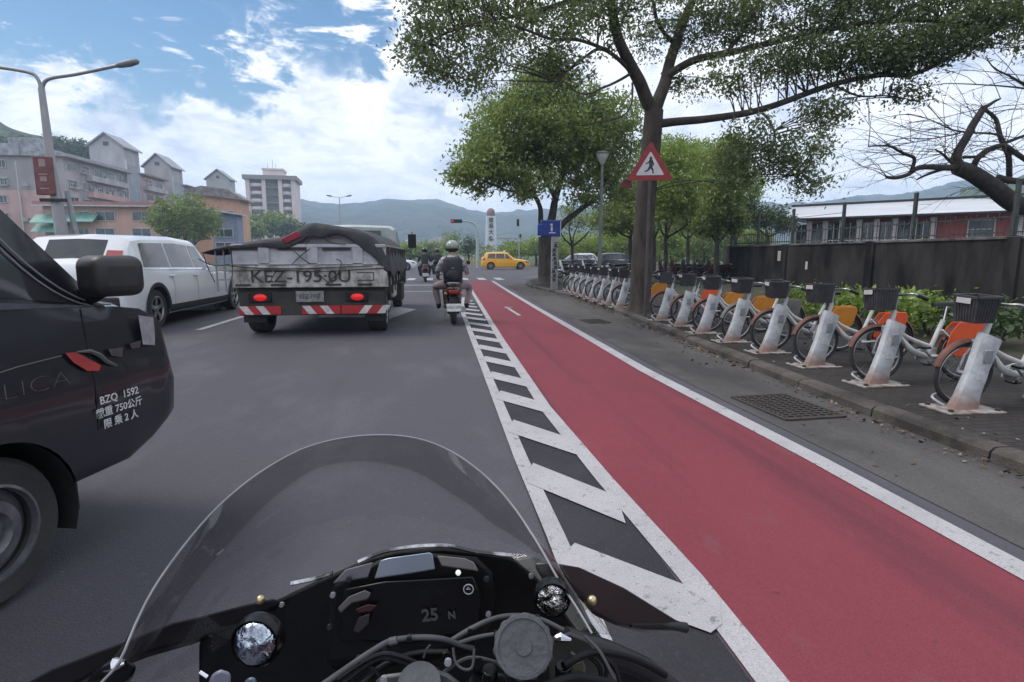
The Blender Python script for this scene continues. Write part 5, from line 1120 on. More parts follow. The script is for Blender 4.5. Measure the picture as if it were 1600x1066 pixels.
    for s in (1, -1): mb = MB(); mb.box((bb[0] + s * .10, s * .10, bb[2] - s * .09), (.075, .08, .02)); mb.build('pedal', black_pl, t, bevel=.004)
    mb = MB(); mb.prism([(bb[0] - .07, .048, bb[2] + .05), (bb[0] + .02, .048, bb[2] + .08), (wb, .048, r + .035), (wb + .03, .048, r), (wb, .048, r - .03), (bb[0], .048, bb[2] - .07), (bb[0] - .07, .048, bb[2] - .03)], (0, .012, 0)); mb.build('chain_guard', framem, t, bevel=.003)
    mb = MB(); mb.tube([(wb - .10, .05, .20), (wb - .13, .10, .005)], .009, 6); mb.build('kickstand', silver, t)
    mb = MB(); mb.box((.10, 0, .52), (.06, .05, .06)); mb.build('front_light', black_pl, t, bevel=.01)
    return t
orange = M('orange_skirt_plastic', (.68, .085, .012), .45, c2=(.55, .07, .015), scale=4); amber = M('amber_skirt_plastic', (.62, .24, .02), .5, c2=(.48, .18, .02), scale=5); worn = M('faded_orange_fender', (.17, .065, .040), .6, c2=(.07, .035, .03), scale=8); greysk = M('worn_grey_plastic', (.10, .10, .10), .6, c2=(.18, .17, .16), scale=5)
whitef = M('white_bike_frame', (.58, .58, .57), .4, c2=(.48, .47, .46), scale=8); yellf = M('yellow_bike_frame', (.60, .36, .05), .45, c2=(.50, .33, .06), scale=8)
protos = {'o': bike('plain', orange, worn, whitef), 'a': bike('plain', amber, worn, whitef), 'g': bike('plain', greysk, greysk, whitef), 'l': bike('lidded', orange, worn, whitef)}
dock0 = make_dock(); used = set()
seq = 'aolagaaoogaggggggg'
ydk = [G(1505, 640, SWZ).y + .895 * k for k in range(18)]; ydk = [y for y in ydk]
place = ['nearest the camera at the right edge of the photo', 'second from the camera, left of the nearest one', 'third from the camera', 'fourth from the camera', 'fifth from the camera', 'sixth from the camera', 'seventh from the camera', 'last before the big trunk with the sign', '', '', 'first one left of the big trunk', 'second one left of the big trunk', 'third one left of the big trunk', 'fourth one left of the big trunk', 'fourth from the far end, near the slender lamp post', 'third from the far end', 'second from the far end', 'farthest, next to the blue sign tree']
first = True
for k, y in enumerate(ydk):
    if k in (8, 9): continue
    x = float(np.interp(y, [0, 4, 8, 12, 16, 20], [3.98, 3.96, 3.96, 4.05, 4.12, 4.28]))
    d = dock0 if first else copy_tree(dock0); first = False; d.location = (x, y, SWZ); d.rotation_euler.z = R(random.uniform(-3, 3))
    tag(d, ('rust footed leaning white dock post, ' + place[k]) if k < 8 else 'pale bicycle dock post, ' + place[k], 'bike dock', 'dock posts along the kerb')
    v = seq[k]; b = protos[v] if v not in used else copy_tree(protos[v]); used.add(v)
    b.location = (x + .10 + random.uniform(-.02, .03), y + .125, SWZ); b.rotation_euler = (R(random.uniform(-5, 5)), 0, R(random.uniform(-11, 8)))
    nm = {'o': 'orange skirted share bicycle, ', 'a': 'amber skirted share bicycle, ', 'g': 'grey white share bicycle, ', 'l': 'orange red skirted share bicycle, '}[v]
    tag(b, nm + place[k], 'bicycle', 'share bicycles in the docks')
# an orange-red cargo box on one rear rack (photo: between the fourth and fifth docks)
# ---------------------------------------------------------------- buildings on the left and far away
grey_wall = M('grey_tile_wall', (.42, .405, .41), .85, c2=(.28, .27, .275), scale=.35, detail=9, streak=(1, 1, .4)); pink_wall = M('pink_tile_wall', (.60, .40, .38), .85, c2=(.42, .29, .28), scale=.4, detail=9, streak=(1, 1, .5))
lite_grey = M('pale_grey_wall', (.46, .455, .47), .85, c2=(.34, .335, .35), scale=.5, streak=(1, 1, .4)); roof_grey = M('corrugated_grey_roof', (.42, .43, .46), .6, c2=(.20, .20, .22), scale=1.2, streak=(1, 4, 1)); brown_roof = M('brown_metal_roof', (.30, .26, .25), .7, c2=(.13, .11, .11), scale=1)
salmon = M('salmon_wall', (.60, .38, .30), .85, c2=(.48, .31, .25), scale=.6, streak=(1, 1, .6)); awn = M('green_awning_sheet', (.17, .36, .30), .6, c2=(.11, .26, .22), scale=1.5); pinkroof = M('pink_roof_parapet', (.42, .20, .19), .7, scale=1)
wframe = M('white_window_frame', (.55, .55, .56), .5); wglass = M('dark_window', (.022, .025, .03), .1, c2=(.09, .10, .11), scale=.8, spec=.8); dgrey = M('dark_recess', (.05, .05, .055), .8)
def window(par, c, w, h, ax, out, cage=False, name='window'):
    """ax 'y': in a wall facing +x/-x ; 'x': in a wall facing -y. out: +-1 direction of the outward normal"""
    o = empty(name + '_pivot') if False else None
    mb = MB(); x, y, z = c; D = (lambda a, b, cc: (out * a, b, cc)) if ax == 'y' else (lambda a, b, cc: (b, out * a, cc))
    def bx(a, b, cc, da, db, dc, m): p = D(a, b, cc); d = (da, db, dc) if ax == 'y' else (db, da, dc); mb.box((x + p[0], y + p[1], z + p[2]), d, m=m)
    bx(.02, 0, 0, .08, w, h, 1)
    for s in (-1, 1): bx(.05, s * w / 2, 0, .16, .10, h + .1, 0); bx(.05, 0, s * h / 2, .16, w + .12, .10, 0)
    bx(.05, 0, 0, .12, .07, h, 0)
    if cage:
        for k in range(5): bx(.40, -w / 2 + w * k / 4, -.1, .03, .04, h * .9, 0)
        for q in (-.4, 0, .4): bx(.40, 0, q * h, .03, w, .05, 0)
        bx(.22, 0, -h * .55, .42, w + .1, .08, 0); bx(.22, 0, h * .42, .42, w + .1, .05, 0)
    return mb.build(name, [wframe, wglass], par, smooth=0)
def tower_roof(par, x0, x1, y0, y1, ze, zp, mat_w, nm='stair_tower', side='x'):
    """gable faces -y; ridge runs along y"""
    xm = (x0 + x1) / 2; mb = MB(); mb.prism([(x0, y0, 0), (x1, y0, 0), (x1, y0, ze), (xm, y0, zp), (x0, y0, ze)], (0, y1 - y0, 0)); o = mb.build(nm, mat_w, par, smooth=0)
    mb = MB()
    for a, b in (((x0 - .5, ze - .25), (xm, zp + .12)), ((x1 + .5, ze - .25), (xm, zp + .12))): mb.prism([(a[0], y0 - .6, a[1]), (b[0], y0 - .6, b[1]), (b[0], y0 - .6, b[1] + .28), (a[0], y0 - .6, a[1] + .28)], (0, y1 - y0 + 1.2, 0))
    mb.build('roof', roof_grey, o, smooth=0)
    mb = MB(); mb.box((xm, y0 - .05, ze + (zp - ze) * .25), (1.0, .12, .8)); mb.build('vent_window', wglass, o, smooth=0)
    return o
def apartments():
    XF = -64.0
    def Yat(px): return atX(px, 300, XF).y
    def Z(px, py): return atX(px, py, XF).z
    # block one: end wall faces the camera
    y0, y1 = Yat(103), Yat(199); ze = Z(103, 246)
    t = empty('apartment_block', (XF - 13, y0, 0), 0, 'long grey and pink apartment block with caged windows, leftmost and behind the tall street lamp', 'apartment block', 'grey gabled apartment blocks')
    W = 26; mb = MB(); mb.box((0, (y1 - y0) / 2, ze / 2), (W, y1 - y0, ze)); mb.build('wall', grey_wall, t, smooth=0)
    mb = MB(); mb.box((-1, -.3, ze * .34), (W + 2.4 - 3, .6, ze * .68)); mb.build('lower_wall', pink_wall, t, smooth=0)
    mb = MB(); mb.prism([(-W / 2 - .6, -.8, ze - .1), (W / 2 + 1.2, -.8, ze - .1), (W / 2 + 1.2, -.8, ze + .45), (0, -.8, ze + 1.0), (-W / 2 - .6, -.8, ze + .8)], (0, y1 - y0 + 1.6, 0)); mb.build('roof', roof_grey, t, smooth=0)
    fl = (ze - .5) / 6.0
    for f in range(6):
        z = .4 + fl * (f + .55)
        for k, x in enumerate((-9.5, -5.0, 3.5)): window(t, (x, -.62 if f < 4 else -.02, z), 2.2 if k < 2 else 1.2, fl * .42, 'x', -1, cage=(f == 4 and k == 1) or (f + k) % 3 == 0)
        mb = MB(); mb.box((-6, -.75 if f < 4 else -.15, .4 + fl * (f + 1) - .35), (11.5, .5, .28)); mb.build('ledge', pinkroof if f < 5 else grey_wall, t, smooth=0)
    for f in range(1, 6):
        z = .4 + fl * (f + .55)
        for k in range(5):
            y = (y1 - y0) * (.10 + .2 * k); window(t, (W / 2, y, z), 2.6, fl * .46, 'y', 1, cage=(f + k) % 2 == 0)
        mb = MB(); mb.box((W / 2 + .55, (y1 - y0) * .62, .4 + fl * f + .25), (1.1, (y1 - y0) * .62, fl * .34)); mb.build('balcony', lite_grey if f % 2 else pink_wall, t, smooth=0)
    rr = random.Random(8); acm = M('air_conditioner_casing', (.42, .42, .42), .6, c2=(.28, .28, .28), scale=3)
    for k in range(22):
        f = rr.randrange(1, 6); y = (y1 - y0) * rr.uniform(.05, .95); mb = MB(); mb.box((W / 2 + .35, y, .4 + fl * f + rr.uniform(.9, 1.3)), (.5, .9, .6)); mb.build('air_conditioner', acm, t, smooth=0)
    for k in range(8):
        f = rr.randrange(2, 6); mb = MB(); mb.box((rr.uniform(-11, 11), -.95, .4 + fl * f + 1.1), (.9, .5, .6)); mb.build('air_conditioner', acm, t, smooth=0)
    for x in (-11.5, -2.6, 6.2): mb = MB(); mb.box((x, -.9, ze * .48), (.18, .18, ze * .92)); mb.build('downpipe', wframe, t, smooth=0)
    for k in range(5): mb = MB(); z0 = rr.uniform(1.2, 2.4); mb.box((rr.uniform(-10, 10), rr.uniform(1, y1 - y0), ze + .7 + z0 / 2), (rr.uniform(2, 5), rr.uniform(2, 4), z0)); mb.build('rooftop_shed', [roof_grey, lite_grey, brown_roof][k % 3], t, smooth=0)
    def tower(pl, pc, pr, pyp, pye, ybase, label, body):
        Yc = Yat(pc); X0 = atY(pl, pye, Yc).x; y2 = Yat(pr); zE = Z(pc, pye); zP = atY((pl + pc) / 2, pyp, Yc).z
        tt = empty('apartment_block', (XF, Yc, 0), 0, label, 'apartment block', 'grey gabled apartment blocks')
        tower_roof(tt, X0 - XF, 0, 0, y2 - Yc, zE, zP, grey_wall if False else lite_grey)
        mb = MB()
        mb.box((.06, (y2 - Yc) / 2, zE * .45), (.12, (y2 - Yc) * .9, zE * .82)); mb.build('glazed_stair_side', M('bluish_glazing', (.16, .18, .22), .25, c2=(.26, .27, .30), scale=.5, spec=.7), tt, smooth=0)
        mb = MB(); mb.box((.25, -.1, zE * .45), (.3, .3, zE * .9)); mb.build('downpipe', wframe, tt, smooth=0)
        yb = Yat(body); zb = atX(pr + 6, ybase, XF).z; mb = MB(); mb.box((-9, (y2 - Yc) + (yb - y2) / 2 + .1, zb / 2), (18, yb - y2, zb)); mb.build('wall', pink_wall if ybase % 2 else grey_wall, tt, smooth=0)
        mb = MB(); mb.prism([(-18.4, y2 - Yc, zb + .9), (.9, y2 - Yc, zb - .1), (.9, y2 - Yc, zb + .25), (-18.4, y2 - Yc, zb + 1.3)], (0, yb - y2 + .4, 0)); mb.build('roof', brown_roof, tt, smooth=0)
        fl2 = zb / 6.0
        for f in range(1, 6):
            for k in range(2):
                y = (y2 - Yc) + (yb - y2) * (.28 + .44 * k); window(tt, (0, y, fl2 * (f + .5)), (yb - y2) * .3, fl2 * .5, 'y', 1, cage=(f + k) % 2 == 1)
            mb = MB(); mb.box((.5, (y2 - Yc) + (yb - y2) * .5, fl2 * f + .4), (1.0, (yb - y2) * .86, fl2 * .32)); mb.build('balcony', lite_grey, tt, smooth=0)
        return tt
    tower(139, 199, 222, 210, 232, 275, 'grey apartment block with the tallest nearest gabled stair tower', 258)
    tower(225, 270, 287, 242, 262, 292, 'grey apartment block with the middle gabled stair tower behind the round green tree', 318)
    tower(322, 360, 368, 266, 281, 318, 'grey apartment block with the farthest gabled stair tower left of the high rise', 386)
apartments()
def low_house():
    Y0 = 104.0; a = atY(66, 322, Y0); b = atY(244, 318, Y0); ze = (a.z + b.z) / 2; w = b.x - a.x
    t = empty('low_house', ((a.x + b.x) / 2, Y0, 0), 0, 'low salmon coloured house with green awnings behind the white car', 'house')
    mb = MB(); mb.box((0, 5, ze / 2), (w, 10, ze)); mb.build('wall', salmon, t, smooth=0)
    mb = MB(); mb.box((0, 4.8, ze + .15), (w + 1.5, 11.8, .5)); mb.build('roof', pinkroof, t, smooth=0)
    mb = MB(); mb.box((0, -1.1, ze - .25), (w + 1.9, .3, .22)); mb.build('gutter', wframe, t, smooth=0)
    for px in (98, 132, 165, 222): 
        for py in (338, 364):
            p = atY(px, py, Y0); window(t, (p.x - (a.x + b.x) / 2, -.02, p.z), 2.9 if px > 150 else 1.6, 1.45, 'x', -1)
    for px, py, ww in ((85, 344, 5.2), (132, 342, 4.6), (85, 358, 4.8)):
        p = atY(px, py, Y0); x = p.x - (a.x + b.x) / 2; mb = MB(); mb.prism([(x - ww / 2, -.1, p.z + .9), (x - ww / 2, -2.0, p.z - .5), (x - ww / 2, -2.0, p.z - .62), (x - ww / 2, -.1, p.z + .75)], (ww, 0, 0)); mb.build('awning', awn, t, smooth=0)
    # orange house with brown roof, blue shop
    p = atY(338, 318, 130); t = empty('tile_roof_house', (p.x, 130, 0), R(4), 'orange walled house with a low brown roof right of the round green tree', 'house'); h = atY(330, 306, 130).z
    mb = MB(); mb.box((0, 4, h / 2), (9, 8, h)); mb.build('wall', M('orange_wall', (.62, .34, .22), .85, c2=(.50, .28, .19), scale=.5), t, smooth=0)
    mb = MB(); mb.prism([(-5.8, -1.0, h + .8), (-2.5, -1, h + 1.9), (2.5, -1.0, h + 1.3), (5.4, -1, h - .5), (5.4, -1, h - .9), (-5.8, -1, h + .4)], (0, 10, 0)); mb.build('roof', brown_roof, t, smooth=0)
    for x in (-2.2, 2.2): window(t, (x, -.02, h * .72), 2, 1.5, 'x', -1)
    p = atY(350, 332, 96); h = atY(350, 334, 96).z; t = empty('blue_shop', (p.x, 96, 0), R(6), 'small building with blue front and white awning edge right of the round green tree', 'building')
    mb = MB(); mb.box((0, 2, h / 2), (3.6, 4, h)); mb.build('wall', M('blue_grey_front', (.16, .19, .30), .7, c2=(.26, .28, .36), scale=1.6), t, smooth=0)
    mb = MB(); mb.prism([(-3.6, -1.2, h + .6), (2.6, -1.2, h - .25), (2.6, -1.2, h - .05), (-3.6, -1.2, h + .85)], (0, 5, 0)); mb.build('awning', wframe, t, smooth=0)
    for z in (.35, .62): window(t, (-.2, -.02, h * z), 2.6, h * .16, 'x', -1)
low_house()
def high_rise():
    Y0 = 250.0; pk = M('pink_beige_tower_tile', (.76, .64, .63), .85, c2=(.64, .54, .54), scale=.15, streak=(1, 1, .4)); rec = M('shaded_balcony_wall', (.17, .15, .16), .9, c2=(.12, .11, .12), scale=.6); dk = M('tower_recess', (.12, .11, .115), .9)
    xl, xr = atY(386, 300, Y0).x, atY(460, 300, Y0).x; c = (xl + xr) / 2; zt = atY(420, 280, Y0).z; t = empty('high_rise', (c, Y0, 0), R(6), 'pale pink high rise with stacked rounded balconies and a roof house', 'tower block')
    W = xr - xl; x0 = -W / 2
    mb = MB(); mb.box((0, 9, zt / 2), (W, 17, zt)); mb.build('wall', pk, t, smooth=0)
    mb = MB(); mb.box((0, 8, zt + .6), (W + 2.2, 19, 1.6)); mb.build('cornice', M('cornice_grey', (.33, .29, .29), .8), t, smooth=0)
    zr = atY(420, 266, Y0).z; mb = MB(); mb.box((.6, 8, (zt + zr) / 2 + .7), (W * .42, 9, zr - zt)); mb.box((.6, 8, zr + .9), (W * .46, 10, .6)); mb.build('roof_house', pk, t, smooth=0)
    mb = MB(); [mb.cyl((x, 8, zr), (x, 8, zr + h), .09, n=5) for x, h in ((-2, 4), (0, 5.5), (1.2, 3.6), (6, 0.5))]; mb.build('antenna', galv, t)
    fl = 3.05; n = int(zt / fl)
    for xx in (x0 + .6, x0 + W * .36, x0 + W * .70, x0 + W - .6): mb = MB(); mb.box((xx, .2, zt / 2), (1.5, 1.4, zt)); mb.build('pillar', pk, t, smooth=0)
    for f in range(3, n):
        z = zt - (f - 2) * fl if False else zt - fl * (n - f)
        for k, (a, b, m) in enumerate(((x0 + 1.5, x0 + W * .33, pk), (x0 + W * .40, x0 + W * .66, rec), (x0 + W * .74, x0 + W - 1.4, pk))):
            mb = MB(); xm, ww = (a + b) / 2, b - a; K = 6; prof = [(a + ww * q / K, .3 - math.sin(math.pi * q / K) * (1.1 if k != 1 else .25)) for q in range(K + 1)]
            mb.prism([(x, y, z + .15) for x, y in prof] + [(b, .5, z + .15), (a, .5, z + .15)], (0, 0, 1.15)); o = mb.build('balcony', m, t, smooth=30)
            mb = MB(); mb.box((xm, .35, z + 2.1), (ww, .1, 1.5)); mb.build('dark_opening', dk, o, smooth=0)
high_rise()
def round_tree():
    Y = 84.0
    p = atY(290, 380, Y); base = Vector((p.x, Y, 0)); t = empty('round_tree', base, 0, 'rounded dense green tree in front of the gabled apartment blocks', 'tree'); k = Y / F
    mb = MB(); L = limb(mb, [Vector((0, 0, 0)), Vector((0, 0, 2)), Vector((.2, 0, 4.2))], .3, .16)
    for a in range(5): L += limb(mb, [Vector((0, 0, 1.8)), Vector((math.cos(a * 1.26) * 1.6, math.sin(a * 1.26) * 1.6, 3.2)), Vector((math.cos(a * 1.26) * 3, math.sin(a * 1.26) * 3, 4.2))], .14, .04)
    mb.build('trunk', bark, t, smooth=60)
    c = atY(288, 340, Y) - base; foliage('crown', t, [(tuple(c), (49 * k, 4.0, 34 * k), 520), ((c.x - 2.2, c.y, c.z - 1), (2.6, 3, 2.4), 90), ((c.x + 2.4, c.y, c.z - 1.2), (2.4, 3, 2.2), 90)], .34, leaf_mid, 51, 22, .45)
round_tree()
def far_tree(px, py, Y, rx, ry, mat, label, seed, group):
    k = Y / F; p = atY(px, py, Y); base = Vector((p.x, Y, 0)); t = empty('far_tree', base, 0, label, 'tree', group); zc = p.z
    mb = MB(); limb(mb, [Vector((0, 0, 0)), Vector((.1, 0, max(zc * .5, .6))), Vector((0, 0, max(zc, 1.2)))], .28, .1); mb.build('trunk', bark, t, smooth=60)
    foliage('crown', t, [((0, 0, zc), (rx * k, rx * k * .8, ry * k), int(60 + rx * ry * .22)), ((rx * k * .5, 0, zc - ry * k * .4), (rx * k * .5, rx * k * .5, ry * k * .6), 30)], .0060 * Y, mat, seed, 18, .0075 * Y)
far_tree(425, 350, 190, 38, 16, leaf_mid, 'green tree spreading at the foot of the pale pink high rise', 61, 'trees below the high rise')
far_tree(385, 358, 175, 24, 12, leaf_mid, 'smaller green tree left of the high rise foot', 62, 'trees below the high rise')
far_tree(455, 362, 180, 20, 12, leaf_dark, 'dark tree right of the high rise foot', 63, 'trees below the high rise')
far_tree(100, 236, 210, 42, 16, leaf_dark, 'dark rounded treetop behind the leftmost apartment roof', 64, 'trees behind the apartment roofs')
far_tree(20, 235, 215, 50, 17, leaf_dark, 'wide dark treetop at the left edge above the roof', 65, 'trees behind the apartment roofs')
for i, (px, py, Y, rx, ry, lb) in enumerate([(640, 392, 110, 16, 9, 'yellow green tree beyond the crossing white car'), (672, 390, 120, 16, 10, 'green tree behind the pair of distant riders'), (612, 388, 130, 16, 10, 'green tree right of the truck cab mirror'), (800, 388, 125, 20, 9, 'pale green tree right of the white tower foot'), (1180, 372, 70, 26, 14, 'green tree close behind the fence at its left end')]):
    far_tree(px, py, Y, rx, ry, leaf_bright if i % 2 == 0 else leaf_mid, lb, 70 + i, 'low trees across the junction')
# far woods along the valley floor
rg = np.random.default_rng(77)
bl = []
for px in list(range(330, 1500, 7)):
    Yd = float(rg.uniform(150, 210)); p = atY(px, 397 - rg.uniform(0, 7), Yd); bl.append(((p.x, p.y, max(p.z, 1.0)), (2.6, 3, 2.2), 14))
for px in range(868, 1150, 6):
    Yd = float(rg.uniform(72, 96)); p = atY(px, 402 - rg.uniform(0, 26), Yd); bl.append(((p.x, p.y, max(p.z, 1.0)), (1.6, 2, 1.3), 22))
o, _ = foliage('distant_woods', None, bl, .75, leaf_mid, 5, 14, 1.0); tag(o, kind='stuff')
def white_tower():
    Y0 = 210.0; xl, xr = atY(760, 350, Y0).x, atY(774, 350, Y0).x; w = xr - xl; zt = atY(767, 338, Y0).z; wt = M('white_tower_paint', (.66, .68, .72), .7, c2=(.56, .58, .62), scale=.2)
    t = empty('white_tower', ((xl + xr) / 2, Y0, 0), 0, 'white tower with a dark red domed top and four black characters down its face', 'tower')
    mb = MB(); mb.box((0, 0, zt / 2), (w * 1.25, w * 1.1, zt), taper=.80); mb.build('shaft', wt, t, smooth=0)
    z2 = atY(767, 326, Y0).z; mb = MB(); r = w * .44; mb.lathe([(r, zt - .1), (r * 1.05, zt + .3), (r * 1.05, zt + (z2 - zt) * .55), (r * .85, z2 - .5), (r * .4, z2 + .05), (.001, z2 + .15)], (0, 0, 0), 'z', 16); mb.build('dome', M('dull_red_dome', (.22, .13, .14), .7, scale=1), t, smooth=40)
    for i, ch in enumerate('東吳大學'):
        z = atY(766, (345, 354, 363.5, 374)[i], Y0).z; text('tower_lettering', ch, 1.9, black_txt, t, (-.05, -w * .56, z), (R(90), 0, 0), .04, bold=.05)
    wb = M('white_building_paint', (.55, .60, .70), .7, c2=(.45, .50, .60), scale=.2)
    p0, p1 = atY(772, 372, Y0 + 8), atY(812, 372, Y0 + 8); h = p0.z; t = empty('white_hall', ((p0.x + p1.x) / 2, Y0 + 8, 0), 0, 'low white building joined to the foot of the white tower', 'building')
    mb = MB(); mb.box((0, 5, h / 2), (p1.x - p0.x, 10, h)); mb.build('wall', wb, t, smooth=0); mb = MB(); mb.prism([((p0.x - p1.x) / 2 - 1, -.5, h), ((p1.x - p0.x) / 2 + 1, -.5, h), ((p1.x - p0.x) / 2 - 2, -.5, h + 1.0), (0, -.5, h + 1.3)], (0, 11, 0)); mb.build('roof', M('pale_green_roof', (.42, .52, .52), .6), t, smooth=0)
    for k in range(6): window(t, (-(p1.x - p0.x) * .4 + k * (p1.x - p0.x) * .16, -.02, h * .45), 1.1, 1.6, 'x', -1)
    q0, q1 = atY(678, 372, 190), atY(702, 372, 190); h = atY(690, 373, 190).z; t = empty('curved_roof_hall', ((q0.x + q1.x) / 2, 190, 0), 0, 'far building with white curved roof seen left of the rider helmet', 'building'); w2 = q1.x - q0.x
    mb = MB(); mb.box((0, 5, h / 2 - .5), (w2 * 1.4, 10, h - 1)); mb.build('wall', lite_grey, t, smooth=0)
    mb = MB(); mb.prism([(-w2 * .8 + w2 * 1.6 * k / 8, -1, h - 1 + 1.7 * math.sin(math.pi * (k / 8) * .8 + .3)) for k in range(9)] + [(w2 * .8, -1, h - 1.3), (-w2 * .8, -1, h - 1.3)], (0, 12, 0)); mb.build('roof', wframe, t, smooth=30)
white_tower()
# small houses of the valley town below the hills
rh = random.Random(12)
for i, (px, py) in enumerate([(560, 352), (585, 358), (610, 362), (640, 372), (655, 376), (520, 356), (540, 362), (728, 372), (742, 376), (820, 378), (843, 374)]):
    Y = 300 + 22 * (i % 5); p = atY(px, py + 12, Y); w = rh.uniform(7, 13); h = max(p.z + 2, 6); t = empty('town_house', (p.x, Y, 0), R(rh.uniform(-25, 25)), None, None)
    tag(t, ['pale town house above the left end of the truck cab roof', 'white town house over the truck tarpaulin peak', 'pink town house right of the truck cab', 'pale town house above the distant riders', 'white town house just left of the curved white roof', 'pink town house leftmost over the truck load', 'pale town house second over the truck load', 'white town house left of the signal mast', 'pink town house between signal mast and white tower', 'pale town house right of the white hall', 'white town house beside the dense tree trunk'][i], 'building', 'buildings of the distant town'); mb = MB(); mb.box((0, 0, h / 2), (w, w * .8, h)); mb.build('wall', [lite_grey, wframe, pink_wall][i % 3], t, smooth=0); mb = MB(); mb.prism([(-w / 2 - .5, -w * .45, h), (w / 2 + .5, -w * .45, h), (0, -w * .45, h + 1.8)], (0, w * .9, 0)); mb.build('roof', [brown_roof, roof_grey][i % 2], t, smooth=0)

# ---------------------------------------------------------------- street lamps, signals
def double_lamp(px_top, px_base, Y, join, ends, label, r, sign=False, joff=()):
    def P(px, py): return atY(px, py, Y)
    b = P(px_base, 400); base = Vector((b.x, Y, 0)); J = P(*join) - base; conc = M('concrete_lamp_pole', (.38, .37, .38), .8, c2=(.27, .26, .27), scale=2.5, streak=(1, 1, .3)); t = empty('street_lamp', base, 0, label, 'street lamp', None)
    J.x = (P(px_top, 300) - base).x * 1.0 + 0
    mb = MB(); mb.tube([(0, 0, -.02), (J.x * .35, 0, J.z * .30), (J.x * .8, 0, J.z * .62), J], [r, r * .88, r * .62, r * .42], 14); mb.build('pole', conc, t, smooth=60)
    for (ex, ey), (mx, my) in ends:
        E_ = P(ex, ey) - base; Mm = P(mx, my) - base; mb = MB(); mb.tube(catmull([J - Vector((0, 0, .2)), J + Vector(((Mm.x - J.x) * .18, 0, (Mm.z - J.z) * .55)), Mm, E_], 6), r * .26, 8); o = mb.build('arm', galv, t, smooth=60)
        d = (E_ - Mm).normalized(); mb = MB(); mb.tube([E_ - d * .05, E_ + d * .12, E_ + d * .45, E_ + d * .75, E_ + d * .82], [.05, .10, .13, .10, .03], 10); o2 = mb.build('lamp_head', M('lamp_head_grey', (.20, .21, .22), .5, .3), t, smooth=60)
    if sign:
        z0, z1 = (P(88, 306) - base).z, (P(88, 247) - base).z; x = J.x * .62; red = M('brown_red_banner', (.20, .075, .075), .7, c2=(.13, .05, .05), scale=3)
        mb = MB(); mb.box((x - .18, -.22, (z0 + z1) / 2), (.62, .14, z1 - z0)); s = mb.build('banner_box', red, t, bevel=.02)
        mb = MB(); pale = M('pale_banner_mark', (.36, .26, .26), .7)
        for z, w, h in ((.72, .22, .34), (.42, .3, .06), (.30, .22, .22), (.05, .3, .05)): mb = MB(); mb.box((x - .18, -.295, z0 + (z1 - z0) * (.12 + z)), (w, .01, h * .8)); mb.build('faded_mark', pale, s)
        mb = MB(); mb.box((x + .02, -.2, z0 - .18), (.9, .1, .12)); mb.build('bracket', black_mat, t)
        p = P(117, 340) - base; mb = MB(); mb.cyl((p.x, .3, 0), (p.x - .35, .3, z0 + .2), .11, .09, 10); mb.build('support_pole', galv, t)
    return t
double_lamp(83, 104, 24, (83, 138), [((182, 103), (120, 116)), ((-40, 100), (40, 112))], 'tall double armed concrete street lamp with a brown red banner box', .25, True)
double_lamp(530, 529, 90, (530, 310), [((541, 307), (536, 308)), ((519, 307), (524, 308))], 'distant double armed street lamp above the truck load', .13)
def signal_mast():
    Y = 62; p = atY(746, 400, Y); base = Vector((p.x, Y, 0)); t = empty('traffic_signal', base, 0, 'traffic signal on a long arm showing red above the junction', 'traffic light'); z = atY(746, 346, Y).z; xl = atY(722, 345, Y).x - p.x; x2 = atY(704, 345, Y).x - p.x
    g = M('signal_pole_green', (.38, .46, .46), .5, c2=(.30, .36, .36), scale=2)
    mb = MB(); mb.tube(catmull([(0, 0, 0), (0, 0, z * .6), (-.1, 0, z - .6), (-.6, 0, z - .1), (xl, 0, z + .05)], 5), [.16] * 6 + [.14] * 5 + [.11] * 5 + [.09] * 5, 10); mb.build('mast', g, t, smooth=60)
    mb = MB(); mb.box(((xl + x2) / 2, -.05, z), (abs(x2 - xl), .28, .38)); o = mb.build('signal_box', black_mat, t, bevel=.04)
    for i in range(3): mb = MB(); mb.lathe([(.001, -.23), (.13, -.21), (.13, -.18)], (x2 + .2 + i * .42, 0, z), 'y', 14); mb.build('lens', red_lamp if i == 0 else black_pl, o)
    p = atY(811, 348, Y); h = p.z; t = empty('side_signal', (p.x, Y, 0), 0, 'small dark signal head on a thin pole right of the white tower', 'traffic light')
    mb = MB(); mb.cyl((0, 0, 0), (0, 0, h + .3), .05, n=8); mb.build('pole', g, t); mb = MB(); mb.box((-.12, 0, h), (.26, .2, .75)); mb.build('signal_box', black_mat, t, bevel=.03); mb = MB(); mb.box((.1, 0, h - 1.4), (.3, .05, .4)); mb.build('small_plate', black_mat, t, bevel=.01)
signal_mast()
# thin railings by the far verge
fy = M('yellow_bollard_paint', (.55, .42, .12), .6)
for k in range(8):
    p = atY(726 + k * 4.5, 410, 63.5); t = MB(); t.cyl((0, 0, 0), (0, 0, .9), .06, n=8); t.cyl((0, 0, .9), (0, 0, .98), .07, .03, n=8); o = t.build('bollard', fy, None); o.location = (p.x, 63.5, 0); tag(o, ['leftmost', 'second from left', 'third from left', 'fourth from left', 'fourth from right', 'third from right', 'second from right', 'rightmost'][k] + ' small yellow bollard in the row behind the taxi', 'bollard', 'yellow bollards behind the taxi')

